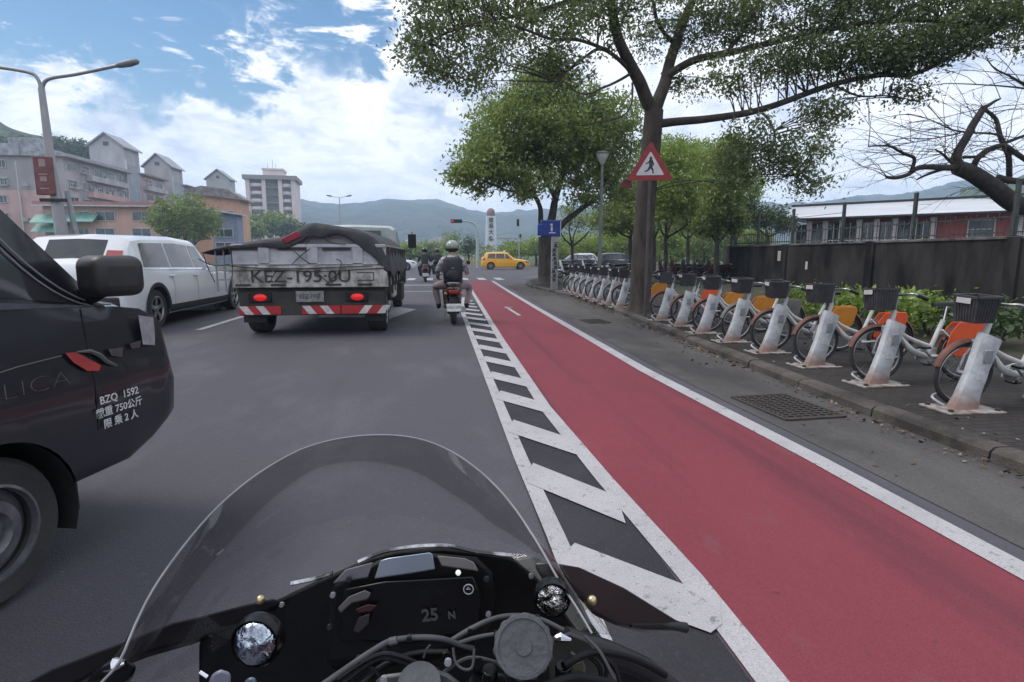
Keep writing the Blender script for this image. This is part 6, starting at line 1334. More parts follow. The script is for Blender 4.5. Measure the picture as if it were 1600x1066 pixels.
# ---------------------------------------------------------------- people and scooters
def skin_body(name, parent, J, E_, rad, mats, region, root, levels=2):
    me = bpy.data.meshes.new(name); keys = list(J); me.from_pydata([J[k] for k in keys], [(keys.index(a), keys.index(b)) for a, b in E_], []); o = bpy.data.objects.new(name, me); COL.objects.link(o)
    sm = o.modifiers.new('skin', 'SKIN'); sm.use_smooth_shade = True; sl = me.skin_vertices[0].data
    for i, k in enumerate(keys): r = rad[k]; sl[i].radius = (r, r) if isinstance(r, (int, float)) else r; sl[i].use_root = (k == root)
    ss = o.modifiers.new('sub', 'SUBSURF'); ss.levels = levels; ss.render_levels = levels
    bpy.context.view_layer.update(); m2 = bpy.data.meshes.new_from_object(o.evaluated_get(bpy.context.evaluated_depsgraph_get())); bpy.data.objects.remove(o); bpy.data.meshes.remove(me)
    m2.materials.clear(); [m2.materials.append(m) for m in mats]
    segs = [(Vector(J[a]), Vector(J[b]), region(a, b)) for a, b in E_]
    for p in m2.polygons:
        c = p.center; best = 1e9; mi = 0
        for a, b, r in segs:
            ab = b - a; tt = max(0, min(1, (c - a).dot(ab) / max(ab.length_squared, 1e-9))); d = (c - a - ab * tt).length
            if d < best: best = d; mi = r
        p.material_index = mi; p.use_smooth = True
    m2.name = name; ob = bpy.data.objects.new(name, m2); COL.objects.link(ob); ob.parent = parent; return ob
skin_m = M('skin', (.42, .25, .18), .6, c2=(.38, .22, .16), scale=9); hair_m = M('black_hair', (.012, .010, .010), .6)
def rider(name, loc, rz, shirt, trouser, helmet, label, sc=1.0, knees=.27, cat='person', shoe=None):
    t = empty(name, loc, rz, label, cat); t.scale = (sc, sc, sc)
    J = {'pelvis': (0, 0, .80), 'waist': (0, .02, .95), 'chest': (0, .06, 1.18), 'neck': (0, .08, 1.34), 'head0': (0, .10, 1.42), 'head1': (0, .115, 1.53)}
    rad = {'pelvis': (.17, .14), 'waist': (.145, .11), 'chest': (.175, .12), 'neck': .055, 'head0': .075, 'head1': .085}
    E_ = [('pelvis', 'waist'), ('waist', 'chest'), ('chest', 'neck'), ('neck', 'head0'), ('head0', 'head1')]
    for s, n in ((1, 'r'), (-1, 'l')):
        J.update({'sh' + n: (s * .19, .07, 1.26), 'el' + n: (s * .30, .18, 1.02), 'wr' + n: (s * .31, .42, .99), 'pa' + n: (s * .305, .49, .995), 'hip' + n: (s * .10, .03, .78), 'kn' + n: (s * knees, .42, .72), 'an' + n: (s * knees * .80, .36, .34), 'he' + n: (s * knees * .80, .33, .29), 'to' + n: (s * knees * .85, .52, .27)})
        rad.update({'sh' + n: .078, 'el' + n: .060, 'wr' + n: .030, 'pa' + n: (.036, .022), 'hip' + n: .115, 'kn' + n: .088, 'an' + n: .058, 'he' + n: .045, 'to' + n: .034})
        E_ += [('chest', 'sh' + n), ('sh' + n, 'el' + n), ('el' + n, 'wr' + n), ('wr' + n, 'pa' + n), ('pelvis', 'hip' + n), ('hip' + n, 'kn' + n), ('kn' + n, 'an' + n), ('an' + n, 'he' + n), ('he' + n, 'to' + n)]
        for q, (dx, ln) in enumerate(((-.030, .060), (-.010, .068), (.010, .064), (.028, .052))):      # fingers curl over the grip
            a = (J['pa' + n][0] + dx, J['pa' + n][1] + .02, J['pa' + n][2]); b = (a[0], a[1] + ln * .55, a[2] - .008); c = (a[0], a[1] + ln * .5, a[2] - .045); d = (a[0], a[1] + .005, a[2] - .052)
            for z_, (kk, v) in enumerate((('f%d0' % q + n, a), ('f%d1' % q + n, b), ('f%d2' % q + n, c), ('f%d3' % q + n, d))): J[kk] = v; rad[kk] = .010 - z_ * .0008
            E_ += [('pa' + n, 'f%d0' % q + n), ('f%d0' % q + n, 'f%d1' % q + n), ('f%d1' % q + n, 'f%d2' % q + n), ('f%d2' % q + n, 'f%d3' % q + n)]
        J['th0' + n] = (J['pa' + n][0] - s * .035, J['pa' + n][1] - .015, J['pa' + n][2] - .012); J['th1' + n] = (J['pa' + n][0] - s * .045, J['pa' + n][1] + .03, J['pa' + n][2] - .035); rad['th0' + n] = .012; rad['th1' + n] = .010; E_ += [('pa' + n, 'th0' + n), ('th0' + n, 'th1' + n)]
    def reg(a, b):
        k = a[:2] + '|' + b[:2]
        if 'he' in (a[:2],) and a.startswith('head') or b.startswith('head'): return 2
        if a[:2] in ('pa', 'wr', 'th') or a[0] == 'f': return 2
        if a[:2] == 'el': return 2 if shirt[1] else 0
        if a[:2] in ('an', 'he'): return 3
        if a[:3] in ('hip', 'pel') and b != 'waist' or a[:2] == 'kn': return 1
        return 0
    skin_body('body', t, J, E_, rad, [shirt[0], trouser, skin_m, shoe or black_pl], reg, 'pelvis')
    # face, hair and helmet
    mb = MB(); c = Vector((0, .13, 1.49)); mb.ball(c + Vector((0, -.01, 0)), (.078, .095, .115), 14); mb.ball(c + Vector((0, .085, -.015)), (.013, .02, .022), 8); mb.ball(c + Vector((.03, .078, .012)), (.012, .008, .008), 8, m=1); mb.ball(c + Vector((-.03, .078, .012)), (.012, .008, .008), 8, m=1); mb.ball(c + Vector((0, .074, -.055)), (.024, .01, .007), 8, m=1); mb.ball(c + Vector((.08, -.01, -.01)), (.012, .02, .03), 8); mb.ball(c + Vector((-.08, -.01, -.01)), (.012, .02, .03), 8); mb.build('face', [skin_m, hair_m], t, smooth=60)
    mb = MB(); mb.ball(c + Vector((0, -.05, -.02)), (.085, .06, .10), 12); mb.build('hair', hair_m, t, smooth=60)
    mb = MB(); n = 20; vs = []; rows = 10
    for i in range(rows + 1):
        th = math.pi * .64 * i / rows
        for k in range(n): a = 2 * math.pi * k / n; vs.append(c + Vector((.132 * math.sin(th) * math.cos(a), .02 + .150 * math.sin(th) * math.sin(a) * 1.0, .045 + .125 * math.cos(th))))
    fs = [(i * n + k, (i + 1) * n + k, (i + 1) * n + (k + 1) % n, i * n + (k + 1) % n) for i in range(rows) for k in range(n) if not (i > rows * .62 and 2 < k < 8)]
    mb.add(vs, fs); h = mb.build('helmet', helmet, t, smooth=60); so = h.modifiers.new('s', 'SOLIDIFY'); so.thickness = .012
    mb = MB(); pts = [c + Vector((.134 * math.cos(a), .02 + .152 * math.sin(a), .008)) for a in [math.pi * (.12 + .76 * k / 10) for k in range(11)]]; vs = []
    for p in pts: vs += [p + Vector((0, .006, .05)), p + Vector((0, .01, -.06))]
    mb.add(vs, [(2 * k, 2 * k + 1, 2 * k + 3, 2 * k + 2) for k in range(10)]); mb.build('visor', glass_dark, h, smooth=60)
    mb = MB(); mb.tube([c + Vector((.135 * math.cos(a), .02 + .153 * math.sin(a), -.012)) for a in [math.pi * 2 * k / 24 for k in range(24)]], .008, 6, closed=True); mb.build('helmet_rim', black_pl, h, smooth=60)
    return t
def scooter(loc, rz, paint, tail, label, sc=1.0, plate='MPX-725', cat='scooter', group=None, detail=True):
    t = empty('scooter', loc, rz, label, cat, group); t.scale = (sc, sc, sc)
    for y in (-.62, .62):
        mb = MB(); mb.lathe([(.15, -.05), (.20, -.058), (.228, -.04), (.236, 0), (.228, .04), (.20, .058), (.15, .05)], (0, 0, 0), 'x', 24); w = mb.build('wheel', tyre_m, t, smooth=60); w.location = (0, y, .236)
        mb = MB(); mb.lathe([(.15, -.045), (.13, -.02), (.02, -.03), (.02, .03), (.13, .02), (.15, .045)], (0, 0, 0), 'x', 20); mb.build('rim', silver, w, smooth=40)
    # tail body: loft
    def loft(rows, m, nm, par=t, n=14):
        vs = []
        for (y, z, hw, hh) in rows:
            for k in range(n):
                a = 2 * math.pi * k / n; c, s = math.cos(a), math.sin(a); q = (abs(c) ** 3 + abs(s) ** 3) ** (-1 / 3); vs.append((c * q * hw, y, z + s * q * hh))
        fs = [(i * n + k, i * n + (k + 1) % n, (i + 1) * n + (k + 1) % n, (i + 1) * n + k) for i in range(len(rows) - 1) for k in range(n)] + [tuple(range(n)), tuple(range((len(rows) - 1) * n, len(rows) * n))[::-1]]
        mb = MB(); mb.add(vs, fs); return mb.build(nm, m, par, smooth=50, recalc=True)
    loft([(-.90, .70, .04, .03), (-.84, .68, .10, .075), (-.70, .64, .145, .11), (-.45, .58, .17, .15), (-.15, .52, .16, .19), (.02, .46, .13, .17)], paint, 'tail_body')
    loft([(-.80, .765, .07, .02), (-.70, .78, .13, .04), (-.40, .775, .155, .045), (-.05, .74, .14, .05), (.05, .71, .09, .03)], black_pl, 'seat')
    loft([(-.02, .30, .14, .06), (.20, .27, .19, .045), (.45, .30, .19, .05)], black_mat, 'floorboard')
    loft([(.40, .34, .19, .09), (.50, .60, .21, .14), (.56, .82, .16, .10), (.60, .96, .09, .06)], paint, 'leg_shield')
    loft([(.46, .42, .05, .05), (.62, .46, .075, .045), (.80, .42, .06, .03), (.88, .36, .03, .02)], paint, 'front_mudguard')
    mb = MB(); mb.tube([(0, .62, .236), (0, .50, .80), (0, .46, .98)], .028, 8); mb.tube(catmull([(-.33, .36, 1.00), (-.20, .44, 1.03), (0, .47, 1.0), (.20, .44, 1.03), (.33, .36, 1.00)], 4), .016, 8); mb.build('handlebar', black_pl, t, smooth=60)
    for s in (1, -1):
        mb = MB(); mb.tube([(s * .24, .42, 1.02), (s * .30, .42, 1.16)], .007, 6); mb.ball((s * .33, .42, 1.20), (.065, .02, .042), 12); mb.build('mirror', black_pl, t, smooth=60)
    mb = MB(); mb.tube(catmull([(-.10, -.80, .80), (-.11, -.92, .82), (0, -.95, .83), (.11, -.92, .82), (.10, -.80, .80)], 4), .014, 8); mb.build('grab_rail', galv, t, smooth=60)
    mb = MB(); mb.box((0, -.90, .655), (.19, .05, .075)); mb.build('tail_light', tail, t, bevel=.02)
    for s in (1, -1): mb = MB(); mb.ball((s * .15, -.84, .62), (.035, .05, .025), 10); mb.build('indicator', M('amber_lens', (.5, .15, .01), .3) if 'amber_lens' not in bpy.data.materials else bpy.data.materials['amber_lens'], t)
    mb = MB(); mb.prism([(-.08, -.82, .56), (.08, -.82, .56), (.09, -.97, .36), (-.09, -.97, .36)], (0, .012, .004)); mb.box((0, -.86, .45), (.12, .14, .12)); mb.build('rear_mudguard', black_mat, t)
    mb = MB(); mb.box((0, -.972, .36), (.28, .012, .15), rot=Matrix.Rotation(R(-14), 3, 'X')); o = mb.build('number_plate', plate_white, t, bevel=.005)
    if plate: text('plate_lettering', plate, .075, black_txt, o, (0, -.981, .36), (R(76), 0, 0), .001, sx=.85)
    mb = MB(); mb.tube([(.15, -.05, .26), (.17, -.40, .27), (.18, -.80, .31)], [.04, .055, .06], 12); mb.build('exhaust', galv, t, smooth=60)
    mb = MB(); mb.tube([(-.10, -.62, .236), (-.11, -.50, .50)], .03, 8); mb.tube([(.10, -.62, .236), (.11, -.55, .52)], .022, 8); mb.box((0, -.35, .27), (.22, .5, .14)); mb.build('engine', black_mat, t, bevel=.02)
    mb = MB(); mb.tube([(-.12, .05, .25), (-.20, .0, .03)], .011, 6); mb.build('side_stand', galv, t)
    return t
plaid = M('plaid_shirt', (.46, .46, .47), .85, c2=(.16, .16, .18), scale=22, mix=(.46, .54), detail=1); khaki = M('greyish_pink_trousers', (.30, .24, .245), .85, c2=(.24, .19, .20), scale=6, bump=.1); darkc = M('dark_clothes', (.03, .032, .036), .85, c2=(.05, .05, .055), scale=7); navy = M('navy_trousers', (.03, .035, .055), .85, scale=5)
silver_helm = M('pale_green_grey_helmet', (.30, .37, .33), .25, c2=(.20, .25, .22), scale=6, coat=.5); black_helm = M('black_helmet', (.015, .015, .018), .2, coat=.5)
tail_red = M('dark_red_body', (.055, .012, .012), .3, coat=.5, c2=(.03, .010, .010), scale=4); blackp = M('black_gloss_body', (.015, .015, .017), .3, coat=.5)
p = G(709, 507); SCR = .93
scooter((p.x, p.y + .55, GZ), 0, tail_red, M('dim_tail_lens', (.28, .02, .012), .3), 'dark red scooter ridden just ahead beside the hatched strip', SCR, plate='MQY-079')
rider('person', (p.x, p.y + .28, GZ), 0, (plaid, False), khaki, silver_helm, 'rider in pale checked shirt and pale green helmet on the dark red scooter', SCR * 1.0, knees=.36)
def backpack(loc, sc):
    t = empty('backpack', loc, 0, 'large black backpack on the back of the rider in the checked shirt', 'backpack'); t.scale = (sc, sc, sc); m = M('black_backpack_fabric', (.014, .014, .018), .75, c2=(.022, .022, .028), scale=14, bump=.15)
    mb = MB(); n = 16; rows = [(-.27, .15, .07), (-.24, .185, .11), (0, .20, .125), (.20, .19, .11), (.26, .15, .06)]; vs = []
    for z, a, b in rows:
        for k in range(n): an = 2 * math.pi * k / n; c, s = math.cos(an), math.sin(an); q = (abs(c) ** 4 + abs(s) ** 4) ** -.25; vs.append((c * q * a, s * q * b, z))
    mb.add(vs, [(i * n + k, i * n + (k + 1) % n, (i + 1) * n + (k + 1) % n, (i + 1) * n + k) for i in range(4) for k in range(n)] + [tuple(range(n))[::-1], tuple(range(4 * n, 5 * n))]); mb.build('bag', m, t, smooth=60)
    mb = MB(); mb.ball((0, -.11, -.10), (.14, .05, .12), 14); mb.build('front_pocket', m, t, smooth=60); mb = MB(); mb.box((0, -.145, .05), (.06, .006, .012)); mb.build('badge', galv, t); mb = MB(); mb.tube([(-.18, -.07, -.19), (0, -.125, -.20), (.18, -.07, -.19)], .005, 6); mb.build('zip_line', galv, t)
    for s in (1, -1): mb = MB(); mb.tube(catmull([(s * .10, .10, .24), (s * .13, .20, .27), (s * .15, .30, .18), (s * .15, .30, 0), (s * .13, .12, -.18)], 4), .016, 6); mb.build('strap', m, t, smooth=60)
backpack((p.x, p.y + .28 - .135 * SCR, 1.06 * SCR), SCR)
for i, (px, py, sh, tr, lb, lb2) in enumerate([(664, 441, darkc, navy, 'rider in dark clothes and black helmet waiting at the line, left one of the pair', 'black and red scooter under the left rider of the distant pair'), (684, 437, darkc, darkc, 'rider in dark clothes close left of the nearest rider, right one of the distant pair', 'black scooter under the right rider of the distant pair')]):
    q = G(px, py); scooter((q.x, q.y + .55, GZ), R(3), blackp if i else tail_red, red_lens, lb2, 1.0, plate='NKT-301' if i == 0 else 'EPR-618'); rider('person', (q.x, q.y + .28, GZ), R(3), (sh, False), tr, black_helm, lb)
# parked scooters beyond the bicycles
pk0 = None; names = ['beside the slender lamp post', 'left of the thin Y tree', 'right of the thin Y tree', 'in front of the white parked car', 'left of the big trunk', 'just right of the big trunk', 'second right of the big trunk', 'third right of the big trunk', 'fourth right of the big trunk', 'nearest the wall end']
for i, (px, Y) in enumerate([(873, 31), (890, 30.5), (908, 30), (926, 29.5), (958, 29), (1045, 28), (1063, 27.6), (1081, 27.2), (1100, 26.8), (1120, 26.4)]):
    g = atY(px, 430, Y)
    if i < 2 or i == 5: s = scooter((g.x, Y, SWZ), R(100), [blackp, white_car, tail_red][min(i, 2)], red_lens, '', .95, plate=''); protos[i] = s
    else: s = copy_tree(protos[0 if i % 3 else (1 if i < 5 else 5)]); s.location = (g.x, Y, SWZ); s.rotation_euler.z = R(100 + rh.uniform(-8, 8))
    tag(s, 'parked scooter in the row behind the bicycles, ' + names[i], 'scooter', 'scooters parked behind the bicycles')
# ---------------------------------------------------------------- the motorcycle the camera rides on
def motorcycle():
    t = empty('motorcycle', (-.05, .55, GZ), 0, 'black motorcycle cockpit with clear tinted windscreen in the foreground', 'motorcycle'); inv = -Vector((-.05, .55, GZ))
    def P(px, py, D): return atD(px, py, D) + inv
    bl = M('fairing_black', (.0035, .0035, .0045), .5, c2=(.006, .006, .007), scale=14, bump=.06, spec=.18); gr = M('worn_grey_rubber', (.075, .075, .085), .75, c2=(.055, .055, .062), scale=16, bump=.25, bscale=90); cab = M('cable_sheath', (.060, .060, .064), .6, c2=(.035, .035, .038), scale=40); glossb = M('gloss_black_panel', (.004, .004, .005), .22, c2=(.008, .008, .009), scale=9, spec=.25)
    # windscreen: rim curve and bubble surface down to the cowl
    rim = [(150, 1075, .50), (186, 1035, .515), (212, 975, .54), (240, 920, .56), (282, 860, .59), (330, 803, .62), (375, 762, .645), (420, 730, .665), (470, 703, .68), (520, 688, .69), (570, 681, .695), (620, 681, .695), (665, 689, .69), (705, 706, .68), (740, 729, .665), (775, 760, .645), (802, 792, .63), (825, 825, .61), (848, 862, .59), (872, 905, .57), (900, 948, .55), (925, 990, .53)]
    foot = [(60, 1105, .60), (200, 1080, .62), (300, 1040, .64), (380, 985, .66), (430, 945, .68), (480, 915, .70), (520, 898, .71), (550, 884, .72), (575, 874, .725), (600, 866, .73), (630, 860, .73), (660, 858, .73), (690, 858, .73), (715, 860, .725), (740, 862, .72), (762, 868, .71), (785, 872, .70), (808, 876, .69), (830, 884, .67), (852, 900, .65), (880, 935, .61), (925, 1000, .56)]
    mid = [((a[0] + b[0]) / 2 + (a[0] - 600) * .10, (a[1] + b[1]) / 2, (a[2] + b[2]) / 2 + .03) for a, b in zip(rim, foot)]
    vs = []; n = len(rim); K = 8
    RP = catmull([P(*q) for q in rim], 3); FP = catmull([P(*q) for q in foot], 3); MP = catmull([P(*q) for q in mid], 3); n = len(RP)
    for k in range(K + 1):
        u = k / K
        for i in range(n): vs.append(RP[i] * (1 - u) * (1 - 2 * u) + MP[i] * 4 * u * (1 - u) + FP[i] * u * (2 * u - 1))
    mb = MB(); mb.add(vs, [(k * n + i, k * n + i + 1, (k + 1) * n + i + 1, (k + 1) * n + i) for k in range(K) for i in range(n - 1)]); ws = mb.build('windscreen', glass_mat('smoked_windscreen', (.87, .87, .885), .016, .05), t, smooth=180)
    mb = MB(); mb.tube(RP, .0012, 6); mb.build('screen_edge', M('polished_screen_edge', (.26, .26, .28), .4), ws, smooth=60)
    def slab(name, pts, D, th, m, par=t, bevel=.003, tilt=None):
        """outline given as photo points with their own depth, thickness away from the eye"""
        Q = [P(q[0], q[1], q[2] if len(q) > 2 else D) for q in pts]; mb = MB(); cx_ = sum(q[0] for q in pts) / len(pts); cy_ = sum(q[1] for q in pts) / len(pts); mb.prism(Q, (ray(cx_, cy_) - _u * .22) * th, 0); return mb.build(name, m, par, bevel=bevel, smooth=40, recalc=True)
    # cowl behind the instruments with its stepped top edge
    slab('fairing', [(308, 1075), (308, 1000), (330, 985), (430, 936), (480, 912), (530, 890), (580, 868), (620, 858), (690, 853), (740, 858), (790, 866), (835, 880), (880, 912), (915, 955), (945, 1000), (1000, 1040), (1050, 1075)], .68, .09, bl, bevel=.006)
    # worn upper edge of the cowl, its highlight painted as a bright lip
    lip = M('worn_edge_painted_glint', (.62, .62, .66), .3, .2, c2=(.05, .05, .055), scale=30, mix=(.45, .6))
    mb = MB(); mb.tube(catmull([P(x, y, .675) for x, y in [(345, 978), (400, 952), (430, 938)]], 4), .0012, 5); mb.build('cowl_lip', lip, t); mb = MB(); mb.tube(catmull([P(x, y, .67) for x, y in [(560, 878), (600, 862), (650, 854), (700, 853), (745, 862), (800, 868)]], 5), .0024, 5); mb.build('cowl_lip', lip, t); mb = MB(); mb.tube(catmull([P(x, y, .67) for x, y in [(455, 912), (490, 905), (520, 895)]], 4), .0028, 5); mb.build('cowl_lip', lip, t)
    # left fairing wing seen through the screen
    slab('side_wing', [(20, 1078), (80, 1045), (150, 1018), (200, 1000), (270, 972), (315, 962), (380, 945), (430, 934), (440, 944), (350, 982), (300, 1000), (230, 1020), (150, 1050), (100, 1078)], .66, .03, M('smoky_wing', (.010, .009, .012), .6, spec=.15))
    slab('wing_bracket', [(125, 1078), (150, 1045), (178, 1035), (200, 1032), (215, 1040), (205, 1060), (170, 1078)], .53, .02, glossb)
    mb = MB(); mb.tube([P(163, 1045, .52), P(180, 1038, .52), P(196, 1035, .52)], [.003, .006, .002], 8); mb.build('screen_screw', chrome, t)
    # instrument pod: frame, upper shades, display
    slab('instrument_pod', [(505, 1040), (512, 985), (518, 912), (560, 890), (592, 872), (675, 862), (745, 868), (770, 892), (775, 930), (768, 975), (740, 1010), (640, 1030)], .60, .06, bl, bevel=.006)
    slab('glass_shade', [(585, 904), (594, 876), (606, 872), (671, 863), (676, 866), (680, 889), (640, 896)], .592, .005, M('painted_sky_visor', (.34, .39, .46), .22, .5, c2=(.28, .32, .38), scale=3), bevel=.001)  # the sky's reflection is put into the pale blue colour
    slab('side_shade', [(520, 911), (540, 890), (583, 878), (575, 902)], .592, .005, M('grey_visor_side', (.14, .14, .155), .35), bevel=.001); slab('side_shade', [(683, 868), (726, 872), (740, 878), (748, 892), (690, 884)], .592, .005, M('grey_visor_brown', (.17, .155, .15), .4), bevel=.001)
    dsp = slab('display', [(530, 1000), (538, 920), (600, 908), (740, 900), (752, 930), (745, 985), (640, 1005)], .587, .006, glossb, bevel=.002)
    def wr(body, px, py, s, D, m, nm='display_lettering'):
        o = text(nm, body, s, m, dsp, P(px, py, D), (0, 0, 0), .0003, bold=.0004); o.rotation_euler = cam.rotation_euler; o.rotation_euler.rotate_axis('Z', R(6)); return o
    dim = M('dim_display_digits', (.05, .052, .058), .4, emit=(.5, .5, .6), estr=.012)
    wr('25', 672, 962, .017, .583, dim); wr('N', 706, 962, .010, .583, dim)
    slab('painted_reflection', [(528, 950), (545, 932), (570, 922), (580, 926), (575, 936), (550, 942), (532, 958)], .58, .003, M('painted_reflection_tone', (.10, .095, .095), .5), bevel=.001); slab('red_tab', [(555, 952), (575, 944), (590, 946), (580, 956), (560, 958)], .58, .003, M('dull_red_tab', (.035, .006, .010), .5), bevel=.001); slab('grey_tab', [(552, 985), (560, 965), (578, 958), (576, 975), (560, 990)], .58, .003, M('dull_grey_tab', (.02, .018, .02), .6), bevel=.001)  # first slab is a painted pale reflection, not a separate fitting
    mb = MB(); mb.ball(P(716, 895, .575), .0028, 10); mb.build('indicator_lamp', M('lit_indicator', (.5, .55, .5), .4, emit=(.8, .9, .8), estr=.6), t)
    c = P(732, 921, .575); mb = MB(); mb.tube([c + (_r * math.cos(a) + _u * math.sin(a)) * .0048 for a in [2 * math.pi * k / 20 for k in range(20)]], .0006, 5, closed=True); mb.tube([c - _r * .002, c + _u * .0022, c + _r * .002, c - _r * .002], .0005, 4); mb.build('round_symbol', M('symbol_print', (.35, .35, .38), .5), t)
    # round chrome domes with dark surrounds
    def dome(px, py, rpx, D, label_nm, tone):
        c = P(px, py, D); r = rpx * D / F; q = (-_f).to_track_quat('Z', 'Y'); mb = MB()
        prof = [(r * 1.18, -.010), (r * 1.2, -.002), (r * 1.08, .003), (r * 1.0, .001)]; k = len(mb.v); mb.lathe(prof, (0, 0, 0), 'z', 32); mb.v = [tuple(q @ Vector(v) + c) for v in mb.v]; o = mb.build(label_nm, glossb, t, smooth=60)
        mb = MB(); prof = [(r * math.cos(a), r * .55 * math.sin(a)) for a in [math.pi / 2 * i / 14 for i in range(15)]]; mb.lathe(prof, (0, 0, 0), 'z', 40)
        vs2 = []
        for v in mb.v:
            w = q @ Vector(v); w += w.normalized() * r * .06 * mnoise.noise(Vector(v) / r * 2.6 + Vector((px, 0, 0))) if w.length > 0 else w; vs2.append(tuple(w + c))
        mb.v = vs2; mb.build('reflective_dome', tone, o, smooth=180)
    dome(399, 1004, 34, .50, 'left_round_fitting'.replace('left_', ''), M('crinkled_chrome', (.62, .66, .72), .06, 1.0, c2=(.15, .17, .22), scale=26, mix=(.46, .54), bump=.4, bscale=45))
    dome(863, 937, 25, .56, 'round_fitting', M('dark_crinkled_chrome', (.42, .42, .42), .12, 1.0, c2=(.04, .04, .04), scale=60, mix=(.44, .56), bump=.8, bscale=110))
    # big ribbed cap
    c = P(818, 1010, .44); r = 46 * .44 / F; q = (-_f * .92 + _u * .25 + Vector((0, 0, .2))).to_track_quat('Z', 'Y'); mb = MB(); n = 60; rows = [(1.0, -.03), (1.02, -.012), (1.02, 0), (.97, .004), (.86, .0045), (.84, .0035), (.3, .0035), (.28, .0045), (.001, .0045)]; vs = []
    for i, (rr, h) in enumerate(rows):
        for k in range(n): a = 2 * math.pi * k / n; f = 1 + (.022 * (1 if math.sin(a * 14) > 0 else -1) if i < 3 else 0); vs.append(q @ Vector((rr * r * f * math.cos(a), rr * r * f * math.sin(a), h)) + c)
    mb.add(vs, [(i * n + k, i * n + (k + 1) % n, (i + 1) * n + (k + 1) % n, (i + 1) * n + k) for i in range(len(rows) - 1) for k in range(n)]); mb.build('ribbed_cap', gr, t, smooth=40)
    # cables
    for pts, rr in (([(490, 1080, .40), (540, 1045, .42), (580, 1018, .43), (612, 1001, .44), (655, 996, .445), (690, 998, .45), (715, 1006, .455), (740, 1014, .46)], .0021), ([(704, 1002, .46), (730, 986, .465), (760, 971, .47), (790, 963, .475), (825, 963, .48), (850, 970, .48), (880, 985, .48)], .0021), ([(714, 1006, .455), (745, 996, .46), (775, 991, .46), (800, 990, .46)], .0017), ([(708, 1012, .46), (712, 1035, .455), (725, 1046, .45), (738, 1042, .45), (741, 1014, .455)], .0012), ([(672, 1008, .47), (666, 1016, .47), (662, 1028, .47)], .0009),
                    ([(880, 1040, .45), (930, 1020, .47), (990, 1030, .49), (1040, 1055, .50)], .003), ([(850, 1075, .42), (900, 1060, .44), (960, 1070, .45)], .004), ([(560, 1075, .47), (600, 1040, .48), (650, 1022, .49), (700, 1020, .49)], .003)):
        mb = MB(); mb.tube(catmull([P(*q) for q in pts], 5), rr, 8); mb.build('cable', cab if rr < .0028 else bl, t, smooth=60)
    mb = MB(); mb.tube([P(608, 1003, .4395), P(620, 1000, .4395)], .0029, 8); mb.build('cable_collar', gr, t)
    # yoke, fork tops and clutter behind the cap
    slab('top_yoke', [(580, 1080), (588, 1058), (604, 1052), (676, 1043), (700, 1050), (722, 1066), (728, 1080)], .44, .03, M('grey_yoke', (.11, .11, .12), .45, .5, c2=(.07, .07, .075), scale=18), bevel=.004)
    mb = MB(); mb.cyl(P(655, 1075, .435), P(655, 1068, .43), .016, n=24); mb.build('steering_nut', gr, t)
    for k, (x, y) in enumerate(((765, 1045), (778, 1060), (880, 1040), (905, 1058), (745, 1062))): mb = MB(); mb.cyl(P(x, y + 30, .46), P(x, y, .455), .0065, n=12); mb.build('fork_bolt', glossb, t, bevel=.001)
    slab('inner_panel', [(860, 1080), (855, 1000), (890, 985), (925, 1000), (960, 1050), (985, 1080)], .50, .05, M('dark_olive_panel', (.028, .028, .024), .5, c2=(.012, .012, .012), scale=22), bevel=.004)
    mb = MB(); mb.tube([P(862, 999, .455), P(876, 996, .455), P(892, 1000, .455)], [.0015, .004, .0012], 8); mb.build('bright_clip', chrome, t); mb = MB(); mb.ball(P(897, 1037, .49), .003, 10); mb.build('small_bolt', chrome, t)
    # reservoir-side details bottom left
    slab('switch_block', [(322, 1080), (330, 1052), (345, 1045), (362, 1050), (358, 1080)], .46, .03, M('blue_grey_switch', (.16, .17, .22), .35), bevel=.003); slab('lever_end', [(380, 1080), (382, 1060), (400, 1055), (402, 1080)], .47, .03, M('blue_grey_lever', (.09, .11, .15), .3), bevel=.003); mb = MB(); mb.tube([P(312, 1050, .46), P(324, 1058, .46)], .0014, 6); mb.build('small_pin', chrome, t)
    # right hand side: reddish brown side panel, arm and rail
    slab('right_side_panel'.replace('right_', ''), [(872, 880, .62), (905, 886, .62), (975, 918, .64), (1072, 978, .66), (1070, 986, .66), (1005, 984, .65), (960, 972, .63), (925, 955, .61), (900, 925, .60)], .6, .02, M('reddish_brown_panel', (.030, .014, .016), .4, c2=(.014, .010, .009), scale=7, spec=.3), bevel=.002)
    slab('mirror_arm', [(800, 872, .63), (835, 868, .63), (868, 878, .62), (900, 925, .60), (925, 975, .58), (905, 990, .57), (878, 950, .60), (840, 905, .62)], .6, .02, M('scuffed_black', (.035, .034, .034), .4, c2=(.09, .09, .085), scale=30, mix=(.5, .62)), bevel=.003)
    mb = MB(); mb.tube([P(985, 976, .64), P(1030, 975, .65), P(1072, 981, .66)], [.003, .0035, .006], 8); mb.build('hand_guard_tip', black_pl, t, smooth=60)
    mb = MB(); mb.tube([P(880, 1000, .52), P(950, 1020, .54), P(1010, 1045, .55), P(1060, 1085, .56)], [.012, .011, .010, .010], 10); mb.build('handlebar', black_pl, t, smooth=60)
    brass = M('brass_screw', (.62, .52, .30), .3, .8, c2=(.45, .38, .22), scale=40)
    for x, y, D in ((407, 937, .655), (925, 938, .60)): mb = MB(); mb.ball(P(x, y, D), .0052, 12); mb.build('brass_screw', brass, t, smooth=60)
    # small clutter: connectors, ties, screws and wires in the cockpit
    rc = random.Random(21); dk_ = M('dark_screw', (.05, .05, .055), .4, .6)
